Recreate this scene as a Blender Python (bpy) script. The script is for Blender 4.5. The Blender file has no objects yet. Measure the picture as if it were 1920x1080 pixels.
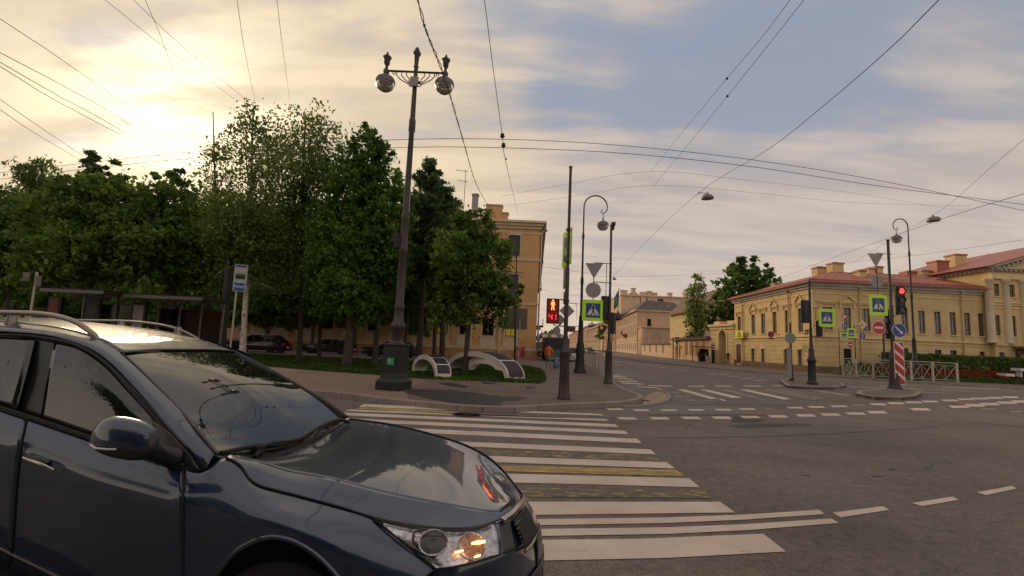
import bpy, math, random
import numpy as np
from math import pi, sin, cos, tan, atan2, radians, sqrt, floor
from mathutils import Vector, Matrix
R = random.Random(7)
scene = bpy.context.scene
# ------------------------------------------------------------------ camera
CAMH = 1.65; FPX = 900.0; PITCH = 0.115; ROLL = 0.043
cd = bpy.data.cameras.new('camera'); cam = bpy.data.objects.new('camera', cd)
scene.collection.objects.link(cam); scene.camera = cam
cd.sensor_width = 36; cd.lens = FPX / 1920 * 36; cd.clip_end = 3000; cd.clip_start = 0.05
MR = Matrix.Rotation(pi / 2 + PITCH, 3, 'X') @ Matrix.Rotation(ROLL, 3, 'Z')
cam.matrix_world = Matrix.Translation((0, 0, CAMH)) @ MR.to_4x4()
# ------------------------------------------------------------------ sun and sky
def ray(px, py):
    return MR @ Vector(((px - 960) / FPX, -(py - 540) / FPX, -1))
sd = ray(330, 215).normalized()
SUN_EL = math.asin(sd.z); SUN_AZ = atan2(sd.x, sd.y)
ld = bpy.data.lights.new('sun', 'SUN'); sun = bpy.data.objects.new('sun', ld)
scene.collection.objects.link(sun)
ld.energy = 1.3; ld.angle = radians(14); ld.color = (1, 0.74, 0.46)
sun.rotation_euler = sd.to_track_quat('Z', 'Y').to_euler()
scene.view_settings.view_transform = 'Standard'; scene.view_settings.look = 'None'
scene.view_settings.exposure = 0.28; scene.view_settings.gamma = 1.0
W = bpy.data.worlds.new('World'); scene.world = W; W.use_nodes = True
def world():
    nt = W.node_tree; N = nt.nodes; L = nt.links; N.clear()
    out = N.new('ShaderNodeOutputWorld'); bg = N.new('ShaderNodeBackground'); L.new(bg.outputs[0], out.inputs[0])
    tc = N.new('ShaderNodeTexCoord')
    def m(op, a, b=None, c=None, clamp=False):
        n = N.new('ShaderNodeMath'); n.operation = op; n.use_clamp = clamp
        for i, v in enumerate((a, b, c)):
            if v is None: continue
            if isinstance(v, (int, float)): n.inputs[i].default_value = v
            else: L.new(v, n.inputs[i])
        return n.outputs[0]
    def dot(v):
        n = N.new('ShaderNodeVectorMath'); n.operation = 'DOT_PRODUCT'
        L.new(tc.outputs['Generated'], n.inputs[0]); n.inputs[1].default_value = v; return n.outputs['Value']
    def mix(f, a, b, mode='MIX'):
        n = N.new('ShaderNodeMix'); n.data_type = 'RGBA'; n.blend_type = mode
        for s, v in ((0, f), (6, a), (7, b)):
            if isinstance(v, (int, float)): n.inputs[s].default_value = v
            elif isinstance(v, tuple): n.inputs[s].default_value = (*v, 1)
            else: L.new(v, n.inputs[s])
        return n.outputs[2]
    def sstep(v, a, b):
        n = N.new('ShaderNodeMapRange'); n.interpolation_type = 'SMOOTHERSTEP'
        L.new(v, n.inputs[0]); n.inputs[1].default_value = a; n.inputs[2].default_value = b
        return n.outputs[0]
    sep = N.new('ShaderNodeSeparateXYZ'); L.new(tc.outputs['Generated'], sep.inputs[0])
    x, y, z = sep.outputs
    zz = m('ADD', m('MAXIMUM', z, 0.0), 0.13)
    comb = N.new('ShaderNodeCombineXYZ'); L.new(m('DIVIDE', x, zz), comb.inputs[0]); L.new(m('DIVIDE', y, zz), comb.inputs[1])
    def noise(scale, detail, rough, off, sx=1.0, sy=1.0, dist=0.0, rot=0.9):
        mp = N.new('ShaderNodeMapping'); L.new(comb.outputs[0], mp.inputs[0])
        mp.inputs['Location'].default_value = off; mp.inputs['Scale'].default_value = (sx, sy, 1); mp.inputs['Rotation'].default_value = (0, 0, rot)
        n = N.new('ShaderNodeTexNoise'); L.new(mp.outputs[0], n.inputs['Vector'])
        n.inputs['Scale'].default_value = scale; n.inputs['Detail'].default_value = detail; n.inputs['Roughness'].default_value = rough
        n.inputs['Distortion'].default_value = dist
        return n.outputs[0]
    sky = N.new('ShaderNodeTexSky'); sky.sky_type = 'NISHITA'; sky.sun_disc = False
    sky.sun_elevation = SUN_EL; sky.sun_rotation = SUN_AZ; sky.dust_density = 2.0
    blue = mix(1.0, sky.outputs[0], (0.075, 0.075, 0.085), 'MULTIPLY')
    blue = mix(0.9, blue, (0.255, 0.29, 0.365))
    ds = dot(sd)
    # cloud cover: streaky banks with a few openings where the photograph shows blue
    n1 = noise(0.9, 5, 0.52, (3.1, 0.4, 0), 0.8, 2.2, 0.3)
    n2 = noise(2.2, 6, 0.55, (0.3, 5.4, 0), 0.6, 2.2, 0.3)
    cov = m('ADD', m('MULTIPLY', n1, 0.5), m('MULTIPLY', n2, 0.5))
    gap = None
    for (px, py, w, a) in ((1340, 150, 0.040, 0.17), (1130, 180, 0.03, 0.12), (1800, 30, 0.05, 0.16), (1470, 90, 0.03, 0.12), (1600, 170, 0.02, 0.08), (1020, 60, 0.03, 0.08)):
        d = dot(ray(px, py).normalized())
        g = m('MULTIPLY', sstep(d, 1 - w * 0.6, 1.0), a)
        gap = g if gap is None else m('ADD', gap, g)
    cov = m('SUBTRACT', cov, gap)
    mask = sstep(cov, 0.22, 0.54)
    # cloud light: warm towards the sun, grey away from it
    warm = sstep(ds, 0.62, 1.0)
    cl = mix(warm, (0.44, 0.385, 0.355), (0.69, 0.56, 0.39))
    shade = sstep(n2, 0.35, 0.68)
    cl2 = mix(shade, mix(1.0, cl, (0.88, 0.88, 0.91), 'MULTIPLY'), mix(1.0, cl, (1.08, 1.07, 1.05), 'MULTIPLY'))
    col = mix(mask, blue, cl2)
    hz = m('POWER', m('SUBTRACT', 1.0, m('MAXIMUM', z, 0.0), clamp=True), 5.0)
    hzc = mix(warm, (0.68, 0.55, 0.425), (0.76, 0.60, 0.37))
    col = mix(m('MULTIPLY', hz, 0.75), col, hzc)
    # thin bright cloud round the veiled sun
    n3 = noise(2.6, 6, 0.55, (1.3, 2.2, 0), 0.7, 1.6)
    glow = m('ADD', m('MULTIPLY', m('POWER', m('MAXIMUM', ds, 0.0), 30.0), 0.10), m('MULTIPLY', m('POWER', m('MAXIMUM', ds, 0.0), 120.0), 0.66))
    glow = m('MULTIPLY', glow, m('ADD', 0.25, m('MULTIPLY', sstep(n3, 0.3, 0.62), 1.1)))
    gcol = mix(1.0, (1.0, 0.86, 0.56), (1, 1, 1), 'MULTIPLY')
    gl = N.new('ShaderNodeVectorMath'); gl.operation = 'SCALE'; L.new(gcol, gl.inputs[0]); L.new(glow, gl.inputs['Scale'])
    ad = N.new('ShaderNodeVectorMath'); ad.operation = 'ADD'; L.new(col, ad.inputs[0]); L.new(gl.outputs[0], ad.inputs[1])
    # the half of the sky behind the photographer is lighter overcast
    back = sstep(y, 0.15, -0.75)
    up = sstep(z, 0.45, 0.95)
    k = m('ADD', 1.0, m('ADD', m('MULTIPLY', back, BACK), m('MULTIPLY', up, 0.25)))
    sc = N.new('ShaderNodeVectorMath'); sc.operation = 'SCALE'; L.new(ad.outputs[0], sc.inputs[0]); L.new(k, sc.inputs['Scale'])
    L.new(sc.outputs[0], bg.inputs[0]); bg.inputs[1].default_value = 1.0
BACK = 0.35
world()
# ------------------------------------------------------------------ point helpers: where a sight line meets a depth, a height or a facade
CAM = Vector((0, 0, CAMH))
def P(px, py, Y):
    d = ray(px, py); return CAM + d * (Y / d.y)
def G(px, py, z=0.0):
    d = ray(px, py); return CAM + d * ((z - CAMH) / d.z)
def proj(p):
    q = MR.transposed() @ (Vector(p) - CAM); return (960 + FPX * q.x / -q.z, 540 - FPX * q.y / -q.z)
def zat(X, Y, py):
    lo, hi = -2.0, 60.0
    for _ in range(40):
        mid = (lo + hi) / 2
        if proj((X, Y, mid))[1] > py: lo = mid
        else: hi = mid
    return lo
# ------------------------------------------------------------------ materials
MATS = {}
def mat(name, col, rough=0.6, metal=0.0, var=0.0, vscale=3.0, bump=0.0, bscale=30.0, emit=None, estr=0.0, spec=0.5, coat=0.0, ior=None, col2=None, detail=6, trans=0.0):
    if name in MATS: return MATS[name]
    m = bpy.data.materials.new(name); m.use_nodes = True; nt = m.node_tree; b = nt.nodes['Principled BSDF']
    b.inputs['Base Color'].default_value = (*col, 1); b.inputs['Roughness'].default_value = rough; b.inputs['Metallic'].default_value = metal
    b.inputs['Specular IOR Level'].default_value = spec; b.inputs['Coat Weight'].default_value = coat
    if ior: b.inputs['IOR'].default_value = ior
    if emit: b.inputs['Emission Color'].default_value = (*emit, 1); b.inputs['Emission Strength'].default_value = estr
    if trans: b.inputs['Transmission Weight'].default_value = trans
    if var or bump:
        tc = nt.nodes.new('ShaderNodeTexCoord'); geo = nt.nodes.new('ShaderNodeNewGeometry')
    if var:
        n = nt.nodes.new('ShaderNodeTexNoise'); n.inputs['Scale'].default_value = vscale; n.inputs['Detail'].default_value = detail; n.inputs['Roughness'].default_value = 0.65
        nt.links.new(geo.outputs['Position'], n.inputs['Vector'])
        cr = nt.nodes.new('ShaderNodeValToRGB'); nt.links.new(n.outputs[0], cr.inputs[0])
        c2 = col2 or tuple(c * (1 + var) for c in col); c1 = tuple(c * (1 - var) for c in col)
        cr.color_ramp.elements[0].position = 0.32; cr.color_ramp.elements[0].color = (*c1, 1)
        cr.color_ramp.elements[1].position = 0.68; cr.color_ramp.elements[1].color = (*c2, 1)
        nt.links.new(cr.outputs[0], b.inputs['Base Color'])
    if bump:
        n = nt.nodes.new('ShaderNodeTexNoise'); n.inputs['Scale'].default_value = bscale; n.inputs['Detail'].default_value = 4
        nt.links.new(geo.outputs['Position'], n.inputs['Vector'])
        bp = nt.nodes.new('ShaderNodeBump'); bp.inputs['Strength'].default_value = bump; bp.inputs['Distance'].default_value = 0.02
        nt.links.new(n.outputs[0], bp.inputs['Height']); nt.links.new(bp.outputs[0], b.inputs['Normal'])
    MATS[name] = m; return m
def ground_mat(name, a, b_, speck, scale=0.35, rough=0.85, crack=0.5, wear=0.0, wcol=(0.1, 0.09, 0.08), bump=0.25):
    m = bpy.data.materials.new(name); m.use_nodes = True; nt = m.node_tree; N = nt.nodes; L = nt.links; b = N['Principled BSDF']
    geo = N.new('ShaderNodeNewGeometry')
    def noise(s, d=6, r=0.6, mp=None):
        n = N.new('ShaderNodeTexNoise'); n.inputs['Scale'].default_value = s; n.inputs['Detail'].default_value = d; n.inputs['Roughness'].default_value = r
        L.new(mp or geo.outputs['Position'], n.inputs['Vector']); return n.outputs[0]
    def ramp(f, stops):
        r = N.new('ShaderNodeValToRGB'); L.new(f, r.inputs[0])
        e = r.color_ramp.elements
        while len(e) < len(stops): e.new(0.5)
        for i, (p, c) in enumerate(stops): e[i].position = p; e[i].color = (*c, 1)
        return r.outputs[0]
    def mix(f, x, y, mode='MIX'):
        n = N.new('ShaderNodeMix'); n.data_type = 'RGBA'; n.blend_type = mode
        for s, v in ((0, f), (6, x), (7, y)):
            if isinstance(v, (int, float)): n.inputs[s].default_value = v
            elif isinstance(v, tuple): n.inputs[s].default_value = (*v, 1)
            else: L.new(v, n.inputs[s])
        return n.outputs[2]
    base = ramp(noise(scale, 8, 0.62), [(0.3, a), (0.72, b_)])
    sp = ramp(noise(55, 3, 0.7), [(0.35, (1 - speck,) * 3), (0.68, (1 + speck,) * 3)])
    sp2 = ramp(noise(9, 4, 0.7), [(0.3, (1 - speck * .6,) * 3), (0.7, (1 + speck * .6,) * 3)])
    c = mix(1.0, mix(1.0, base, sp, 'MULTIPLY'), sp2, 'MULTIPLY')
    if crack:
        v = N.new('ShaderNodeTexVoronoi'); v.feature = 'DISTANCE_TO_EDGE'; v.inputs['Scale'].default_value = 0.17
        wp = N.new('ShaderNodeVectorMath'); wp.operation = 'ADD'
        nn = N.new('ShaderNodeTexNoise'); nn.inputs['Scale'].default_value = 1.2; nn.inputs['Detail'].default_value = 8; L.new(geo.outputs['Position'], nn.inputs['Vector'])
        L.new(geo.outputs['Position'], wp.inputs[0]); L.new(nn.outputs['Color'], wp.inputs[1]); L.new(wp.outputs[0], v.inputs['Vector'])
        cr = ramp(v.outputs['Distance'], [(0.0, (1, 1, 1)), (0.006, (0, 0, 0))])
        gate = ramp(noise(0.5, 3), [(0.5, (0, 0, 0)), (0.6, (crack,) * 3)])
        c = mix(mix(1.0, cr, gate, 'MULTIPLY'), c, tuple(x * 0.45 for x in a))
    if wear:
        mp = N.new('ShaderNodeMapping'); L.new(geo.outputs['Position'], mp.inputs[0]); mp.inputs['Scale'].default_value = (0.05, 0.8, 1); mp.inputs['Rotation'].default_value = (0, 0, -.06)
        c = mix(1.0, c, ramp(noise(1.0, 7, 0.65, mp.outputs[0]), [(0.34, (0.80, 0.79, 0.78)), (0.66, (1.12, 1.11, 1.10))]), 'MULTIPLY')
        c = mix(1.0, c, ramp(noise(2.6, 5, 0.7), [(0.27, (0.55, 0.53, 0.52)), (0.36, (1, 1, 1))]), 'MULTIPLY')
        g = ramp(noise(0.9, 9, 0.72), [(0.56, (0, 0, 0)), (0.66, (wear,) * 3)])
        c = mix(g, c, wcol)
    L.new(c, b.inputs['Base Color']); b.inputs['Roughness'].default_value = rough
    r = ramp(noise(0.6, 5), [(0.35, (rough - 0.13,) * 3), (0.65, (min(1, rough + 0.08),) * 3)]); L.new(r, b.inputs['Roughness'])
    b.inputs['Specular IOR Level'].default_value = 0.4
    bp = N.new('ShaderNodeBump'); bp.inputs['Strength'].default_value = bump; bp.inputs['Distance'].default_value = 0.01
    L.new(noise(70, 3, 0.7), bp.inputs['Height']); L.new(bp.outputs[0], b.inputs['Normal'])
    MATS[name] = m; return m
def paint_mat(name, col, worn, lo=0.42, hi=0.5, scale=6.0):
    """road paint that lets the asphalt show through where it is worn"""
    m = bpy.data.materials.new(name); m.use_nodes = True; nt = m.node_tree; N = nt.nodes; L = nt.links; b = N['Principled BSDF']
    geo = N.new('ShaderNodeNewGeometry'); mp = N.new('ShaderNodeMapping'); L.new(geo.outputs['Position'], mp.inputs[0]); mp.inputs['Scale'].default_value = (0.35, 1, 1)
    n = N.new('ShaderNodeTexNoise'); n.inputs['Scale'].default_value = scale; n.inputs['Detail'].default_value = 12; n.inputs['Roughness'].default_value = 0.8
    L.new(mp.outputs[0], n.inputs['Vector'])
    r = N.new('ShaderNodeValToRGB'); L.new(n.outputs[0], r.inputs[0]); e = r.color_ramp.elements
    e[0].position = lo; e[0].color = (*worn, 1); e[1].position = hi; e[1].color = (*col, 1)
    n2 = N.new('ShaderNodeTexNoise'); n2.inputs['Scale'].default_value = 1.3; n2.inputs['Detail'].default_value = 6; L.new(geo.outputs['Position'], n2.inputs['Vector'])
    r2 = N.new('ShaderNodeValToRGB'); L.new(n2.outputs[0], r2.inputs[0]); e = r2.color_ramp.elements
    e[0].position = 0.3; e[0].color = (0.78, 0.76, 0.74, 1); e[1].position = 0.7; e[1].color = (1, 1, 1, 1)
    mx = N.new('ShaderNodeMix'); mx.data_type = 'RGBA'; mx.blend_type = 'MULTIPLY'; mx.inputs[0].default_value = 1
    L.new(r.outputs[0], mx.inputs[6]); L.new(r2.outputs[0], mx.inputs[7]); L.new(mx.outputs[2], b.inputs['Base Color'])
    b.inputs['Roughness'].default_value = 0.75; MATS[name] = m; return m
def leaf_mat(name, a, b_):
    m = bpy.data.materials.new(name); m.use_nodes = True; nt = m.node_tree; N = nt.nodes; L = nt.links; b = N['Principled BSDF']
    geo = N.new('ShaderNodeNewGeometry')
    r = N.new('ShaderNodeValToRGB'); L.new(geo.outputs['Random Per Island'], r.inputs[0]); e = r.color_ramp.elements
    e[0].color = (*a, 1); e[1].color = (*b_, 1)
    n = N.new('ShaderNodeTexNoise'); n.inputs['Scale'].default_value = 0.7; n.inputs['Detail'].default_value = 3; L.new(geo.outputs['Position'], n.inputs['Vector'])
    r2 = N.new('ShaderNodeValToRGB'); L.new(n.outputs[0], r2.inputs[0]); e = r2.color_ramp.elements
    e[0].position = 0.35; e[0].color = (0.6, 0.65, 0.6, 1); e[1].position = 0.65; e[1].color = (1.35, 1.25, 1.0, 1)
    mx = N.new('ShaderNodeMix'); mx.data_type = 'RGBA'; mx.blend_type = 'MULTIPLY'; mx.inputs[0].default_value = 1
    L.new(r.outputs[0], mx.inputs[6]); L.new(r2.outputs[0], mx.inputs[7])
    L.new(mx.outputs[2], b.inputs['Base Color']); b.inputs['Roughness'].default_value = 0.55; b.inputs['Specular IOR Level'].default_value = 0.25
    tr = N.new('ShaderNodeBsdfTranslucent'); L.new(mx.outputs[2], tr.inputs[0])
    ms = N.new('ShaderNodeMixShader'); ms.inputs[0].default_value = 0.48
    L.new(b.outputs[0], ms.inputs[1]); L.new(tr.outputs[0], ms.inputs[2]); L.new(ms.outputs[0], N['Material Output'].inputs[0])
    MATS[name] = m; return m
ground_mat('asphalt', (0.100, 0.083, 0.071), (0.172, 0.144, 0.124), 0.50, crack=1.0, wear=0.5, wcol=(0.082, 0.066, 0.055))
ground_mat('asphalt_dark', (0.045, 0.04, 0.036), (0.07, 0.062, 0.055), 0.22, crack=0.0)
ground_mat('path_asphalt', (0.125, 0.092, 0.075), (0.168, 0.126, 0.103), 0.2, crack=0.6, wear=0.55, wcol=(0.055, 0.045, 0.04))
ground_mat('paving', (0.19, 0.128, 0.096), (0.25, 0.175, 0.133), 0.2, crack=0.0)
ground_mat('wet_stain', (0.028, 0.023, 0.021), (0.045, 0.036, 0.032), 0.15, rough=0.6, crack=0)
ground_mat('patch_grey', (0.115, 0.105, 0.10), (0.165, 0.15, 0.142), 0.25, scale=1.2, crack=0)
ground_mat('lawn_soil', (0.022, 0.038, 0.009), (0.042, 0.062, 0.015), 0.3, scale=1.2, crack=0)
ground_mat('soil', (0.035, 0.026, 0.02), (0.055, 0.04, 0.03), 0.3, scale=1.2, crack=0)
ground_mat('granite', (0.20, 0.165, 0.140), (0.29, 0.245, 0.21), 0.2, scale=2.0, crack=0)
ground_mat('sand_slab', (0.24, 0.18, 0.12), (0.33, 0.25, 0.165), 0.2, scale=2.0, crack=0)
paint_mat('white_paint', (0.56, 0.475, 0.40), (0.22, 0.18, 0.155), 0.32, 0.42)
paint_mat('worn_white', (0.40, 0.36, 0.32), (0.10, 0.085, 0.074), 0.42, 0.58)
paint_mat('faint_white', (0.24, 0.21, 0.185), (0.095, 0.082, 0.07), 0.46, 0.60)
paint_mat('yellow_paint', (0.50, 0.35, 0.09), (0.15, 0.115, 0.08), 0.40, 0.58, 9.0)
paint_mat('faint_yellow', (0.36, 0.27, 0.085), (0.095, 0.08, 0.068), 0.50, 0.58, 12.0)
paint_mat('red_paint', (0.27, 0.115, 0.075), (0.13, 0.10, 0.085), 0.38, 0.62, 3.0)
# ------------------------------------------------------------------ mesh building and object naming
COL = scene.collection
def tag(o, label=None, cat=None, group=None, kind=None):
    if label: o['label'] = label
    if cat: o['category'] = cat
    if group: o['group'] = group
    if kind: o['kind'] = kind
    return o
def empty(name, loc, label, cat, group=None, rz=0.0):
    o = bpy.data.objects.new(name, None); COL.objects.link(o); o.location = loc; o.rotation_euler = (0, 0, rz)
    o.empty_display_size = 0.3
    return tag(o, label, cat, group)
def wloc(o):
    v = Vector((0, 0, 0))
    while o: v = v + o.location; o = o.parent
    return v
class MB:
    def __init__(s, M=None): s.v = []; s.f = []; s.m = []; s.M = M; s.k = 0
    def add(s, vs, fs):
        b = len(s.v)
        for p in vs:
            p = Vector(p); s.v.append(s.M @ p if s.M else p)
        for f in fs: s.f.append([b + i for i in f]); s.m.append(s.k)
    def box(s, x0, y0, z0, x1, y1, z1):
        if x0 > x1: x0, x1 = x1, x0
        if y0 > y1: y0, y1 = y1, y0
        if z0 > z1: z0, z1 = z1, z0
        s.add([(x0,y0,z0),(x1,y0,z0),(x1,y1,z0),(x0,y1,z0),(x0,y0,z1),(x1,y0,z1),(x1,y1,z1),(x0,y1,z1)],
              [(0,3,2,1),(4,5,6,7),(0,1,5,4),(1,2,6,5),(2,3,7,6),(3,0,4,7)])
    def quad(s, a, b, c, d): s.add([a, b, c, d], [(0, 1, 2, 3)])
    def tube(s, pts, r, n=8, cap=True, closed=False):
        pts = [Vector(p) for p in pts]; k = len(pts)
        rs = r if isinstance(r, (list, tuple)) else [r] * k
        vs = []; u = None
        for i, p in enumerate(pts):
            if closed: t = pts[(i + 1) % k] - pts[i - 1]
            else: t = (pts[min(i + 1, k - 1)] - pts[max(i - 1, 0)])
            t.normalize()
            if u is None:
                u = t.orthogonal().normalized()
            else:
                u = (u - t * u.dot(t))
                u = u.normalized() if u.length > 1e-6 else t.orthogonal().normalized()
            w = t.cross(u)
            for j in range(n):
                a = 2 * pi * j / n; vs.append(p + (u * cos(a) + w * sin(a)) * rs[i])
        fs = []
        for i in range(k if closed else k - 1):
            i2 = (i + 1) % k
            for j in range(n): fs.append((i * n + j, i * n + (j + 1) % n, i2 * n + (j + 1) % n, i2 * n + j))
        if cap and not closed: fs.append(tuple(reversed(range(n)))); fs.append(tuple(range((k - 1) * n, k * n)))
        s.add(vs, fs)
    def lathe(s, prof, o=(0, 0, 0), n=20, ax=None, cap=True, flute=0.0, rot=0.0):
        """prof: list of (radius, height)"""
        o = Vector(o); vs = []
        for r, h in prof:
            for j in range(n):
                a = 2 * pi * j / n + rot; rr = r * (1 - flute * (j % 2))
                vs.append(o + (Vector((rr * cos(a), rr * sin(a), h)) if ax is None else ax @ Vector((rr * cos(a), rr * sin(a), h))))
        fs = []
        for i in range(len(prof) - 1):
            for j in range(n): fs.append((i * n + j, i * n + (j + 1) % n, (i + 1) * n + (j + 1) % n, (i + 1) * n + j))
        if cap:
            if prof[0][0] > 1e-5: fs.append(tuple(reversed(range(n))))
            if prof[-1][0] > 1e-5: fs.append(tuple(range((len(prof) - 1) * n, len(prof) * n)))
        s.add(vs, fs)
    def plate(s, poly, y0, y1, F=None):
        """poly in (x, z), extruded from y0 (front) to y1 (back)"""
        n = len(poly); vs = [(x, y0, z) for x, z in poly] + [(x, y1, z) for x, z in poly]
        if F: vs = [F @ Vector(v) for v in vs]
        s.add(vs, [tuple(range(n)), tuple(reversed(range(n, 2 * n)))] + [(i, i + n, (i + 1) % n + n, (i + 1) % n) for i in range(n)])
    def prism(s, poly, z0, z1):
        n = len(poly); s.add([(p[0], p[1], z0) for p in poly] + [(p[0], p[1], z1) for p in poly],
              [tuple(reversed(range(n))), tuple(range(n, 2 * n))] + [(i, (i + 1) % n, (i + 1) % n + n, i + n) for i in range(n)])
    def build(s, name, mt, parent=None, smooth=False, world=False, loc=None, bevel=0.0, sharp=40):
        me = bpy.data.meshes.new(name)
        off = Vector((0, 0, 0))
        if world and parent: off = wloc(parent)
        if loc is not None: off = off + Vector(loc)
        me.from_pydata([tuple(p - off) for p in s.v], [], s.f)
        for q in (mt if isinstance(mt, (list, tuple)) else [mt]): me.materials.append(MATS[q] if isinstance(q, str) else q)
        if max(s.m or [0]): me.polygons.foreach_set('material_index', s.m)
        if smooth:
            me.polygons.foreach_set('use_smooth', [True] * len(me.polygons))
            me.set_sharp_from_angle(angle=radians(sharp))
        me.update()
        o = bpy.data.objects.new(name, me); COL.objects.link(o)
        if parent: o.parent = parent
        if loc is not None: o.location = loc
        if bevel:
            b = o.modifiers.new('bevel', 'BEVEL'); b.width = bevel; b.segments = 2; b.limit_method = 'ANGLE'
        return o
def struct(name, mb, mt, **k): return tag(mb.build(name, mt, **k), kind='structure')
def sheet(name, pts, mt, z=None):
    b = MB(); b.add([(p[0], p[1], p[2] if z is None else z) for p in pts], [tuple(range(len(pts)))])
    return struct(name, b, mt)
def gp(l, z=0.0): return [G(x, y, z) for x, y in l]
def arc(cx, cy, r, a0, a1, n): return [(cx + r * cos(a0 + (a1 - a0) * i / n), cy + r * sin(a0 + (a1 - a0) * i / n)) for i in range(n + 1)]
def circ(r, n=32, cx=0, cy=0, sy=1.0): return [(cx + r * cos(2 * pi * i / n), cy + r * sy * sin(2 * pi * i / n)) for i in range(n)]
# ------------------------------------------------------------------ materials of things
mat('iron', (0.030, 0.026, 0.024), 0.5, 0.3, var=0.25, vscale=6, bump=0.15, bscale=60)
mat('iron_green', (0.016, 0.019, 0.017), 0.5, 0.2, var=0.3, vscale=5, bump=0.2, bscale=50)
mat('pole_brown', (0.052, 0.042, 0.036), 0.45, 0.4, var=0.2, vscale=5)
mat('pole_grey', (0.14, 0.125, 0.11), 0.45, 0.5, var=0.2, vscale=5)
mat('steel', (0.42, 0.38, 0.34), 0.4, 0.6, var=0.15, vscale=9)
mat('sign_back', (0.27, 0.25, 0.23), 0.55, 0.3, var=0.1, vscale=4)
mat('sign_white', (0.62, 0.60, 0.56), 0.4); mat('sign_blue', (0.012, 0.055, 0.23), 0.4); mat('sign_red', (0.48, 0.022, 0.014), 0.4)
mat('sign_green', (0.48, 0.80, 0.02), 0.4); mat('sign_black', (0.008, 0.008, 0.008), 0.5); mat('sign_yellow', (0.66, 0.38, 0.02), 0.4)
mat('sign_lime', (0.70, 0.72, 0.03), 0.4)
mat('signal_black', (0.010, 0.009, 0.009), 0.5, var=0.2, vscale=8)
mat('lens_off', (0.03, 0.028, 0.026), 0.25)
mat('lens_pale', (0.20, 0.19, 0.175), 0.3)
mat('red_lamp', (0.5, 0.02, 0.02), 0.4, emit=(1.0, 0.06, 0.045), estr=1.5)
mat('red_led', (0.5, 0.02, 0.02), 0.4, emit=(1.0, 0.035, 0.05), estr=2.2)
mat('orange_led', (0.5, 0.1, 0.02), 0.4, emit=(1.0, 0.22, 0.07), estr=2.2)
mat('led_board', (0.045, 0.006, 0.006), 0.4, emit=(1.0, 0.03, 0.03), estr=0.06)
mat('green_lamp', (0.02, 0.4, 0.1), 0.4, emit=(0.05, 1.0, 0.35), estr=0.8)
mat('headlamp_glow', (1, 0.6, 0.3), 0.4, emit=(1.0, 0.42, 0.12), estr=5.0)
mat('lamp_glass', (0.72, 0.66, 0.58), 0.12, trans=0.75, ior=1.35)
mat('lamp_inner', (0.30, 0.22, 0.14), 0.4)
mat('lamp_hood', (0.16, 0.145, 0.13), 0.42, 0.4, var=0.35, vscale=14)
mat('ochre_wall', (0.54, 0.31, 0.125), 0.85, var=0.10, vscale=0.6, bump=0.15, bscale=8, col2=(0.60, 0.35, 0.15))
mat('ochre_plinth', (0.40, 0.22, 0.09), 0.9, var=0.2, vscale=1.5)
mat('ochre_trim', (0.56, 0.42, 0.28), 0.85, var=0.12, vscale=1.2)
mat('yellow_wall', (0.60, 0.44, 0.21), 0.85, var=0.16, vscale=0.9, bump=0.12, bscale=8, col2=(0.66, 0.50, 0.25), detail=10)
mat('yellow_trim', (0.66, 0.50, 0.26), 0.85, var=0.12, vscale=1.0)
mat('cornice_grey', (0.46, 0.42, 0.37), 0.8, var=0.12, vscale=1.0)
mat('cream_column', (0.60, 0.50, 0.34), 0.8, var=0.08, vscale=1.0)
mat('plinth_brown', (0.16, 0.105, 0.065), 0.9, var=0.3, vscale=1.2)
mat('groove', (0.30, 0.17, 0.08), 0.9)
mat('peach_wall', (0.54, 0.35, 0.23), 0.88, var=0.10, vscale=0.35, col2=(0.58, 0.39, 0.26))
mat('peach_light', (0.58, 0.42, 0.28), 0.88, var=0.15, vscale=0.6)
mat('pink_wall', (0.55, 0.32, 0.19), 0.88, var=0.12, vscale=0.35)
mat('ruin_wall', (0.52, 0.36, 0.20), 0.9, var=0.40, vscale=0.8, detail=10)
mat('brick_brown', (0.26, 0.13, 0.07), 0.9, var=0.4, vscale=2.0)
mat('red_roof', (0.32, 0.105, 0.072), 0.5, 0.1, var=0.22, vscale=0.8)
mat('grey_roof', (0.085, 0.070, 0.066), 0.85, 0.0, var=0.2, vscale=0.6)
mat('tin_roof', (0.30, 0.27, 0.235), 0.5, 0.2, var=0.25, vscale=0.8)
mat('window_glass', (0.010, 0.010, 0.011), 0.06, ior=1.45)
mat('clear_pane', (.75, .75, .72), 0.03, ior=1.45, trans=.85)
mat('far_window', (.035, .028, .024), .45); mat('sign_white_shaded', (.36, .35, .34), .5); mat('window_frame', (0.085, 0.045, 0.03), 0.6); mat('window_frame_pale', (0.30, 0.24, 0.18), 0.6)  # bus stop plate: white darkened in its colour for the shade there
mat('curtain', (0.16, 0.13, 0.10), 0.9, var=0.5, vscale=1.5)
mat('door_brown', (0.085, 0.030, 0.020), 0.6, var=0.2, vscale=2)
mat('dark_void', (0.012, 0.010, 0.009), 0.9)
mat('distant_wall', (0.56, 0.50, 0.43), 0.9, var=0.08, vscale=0.3)
mat('yellow_poster', (0.62, 0.55, 0.02), 0.5, var=0.25, vscale=4)
mat('red_poster', (0.36, 0.03, 0.05), 0.5, var=0.4, vscale=3)
mat('bark', (0.055, 0.042, 0.032), 0.9, var=0.35, vscale=5, bump=0.6, bscale=20)
mat('bark_birch', (0.44, 0.38, 0.30), 0.8, var=0.75, vscale=7, bump=0.3)
leaf_mat('leaf_chestnut', (0.074, 0.138, 0.026), (0.174, 0.270, 0.054))
leaf_mat('leaf_lime', (0.058, 0.135, 0.024), (0.135, 0.27, 0.05))
leaf_mat('leaf_birch', (.085,.135,.03), (.18,.25,.06))
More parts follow.
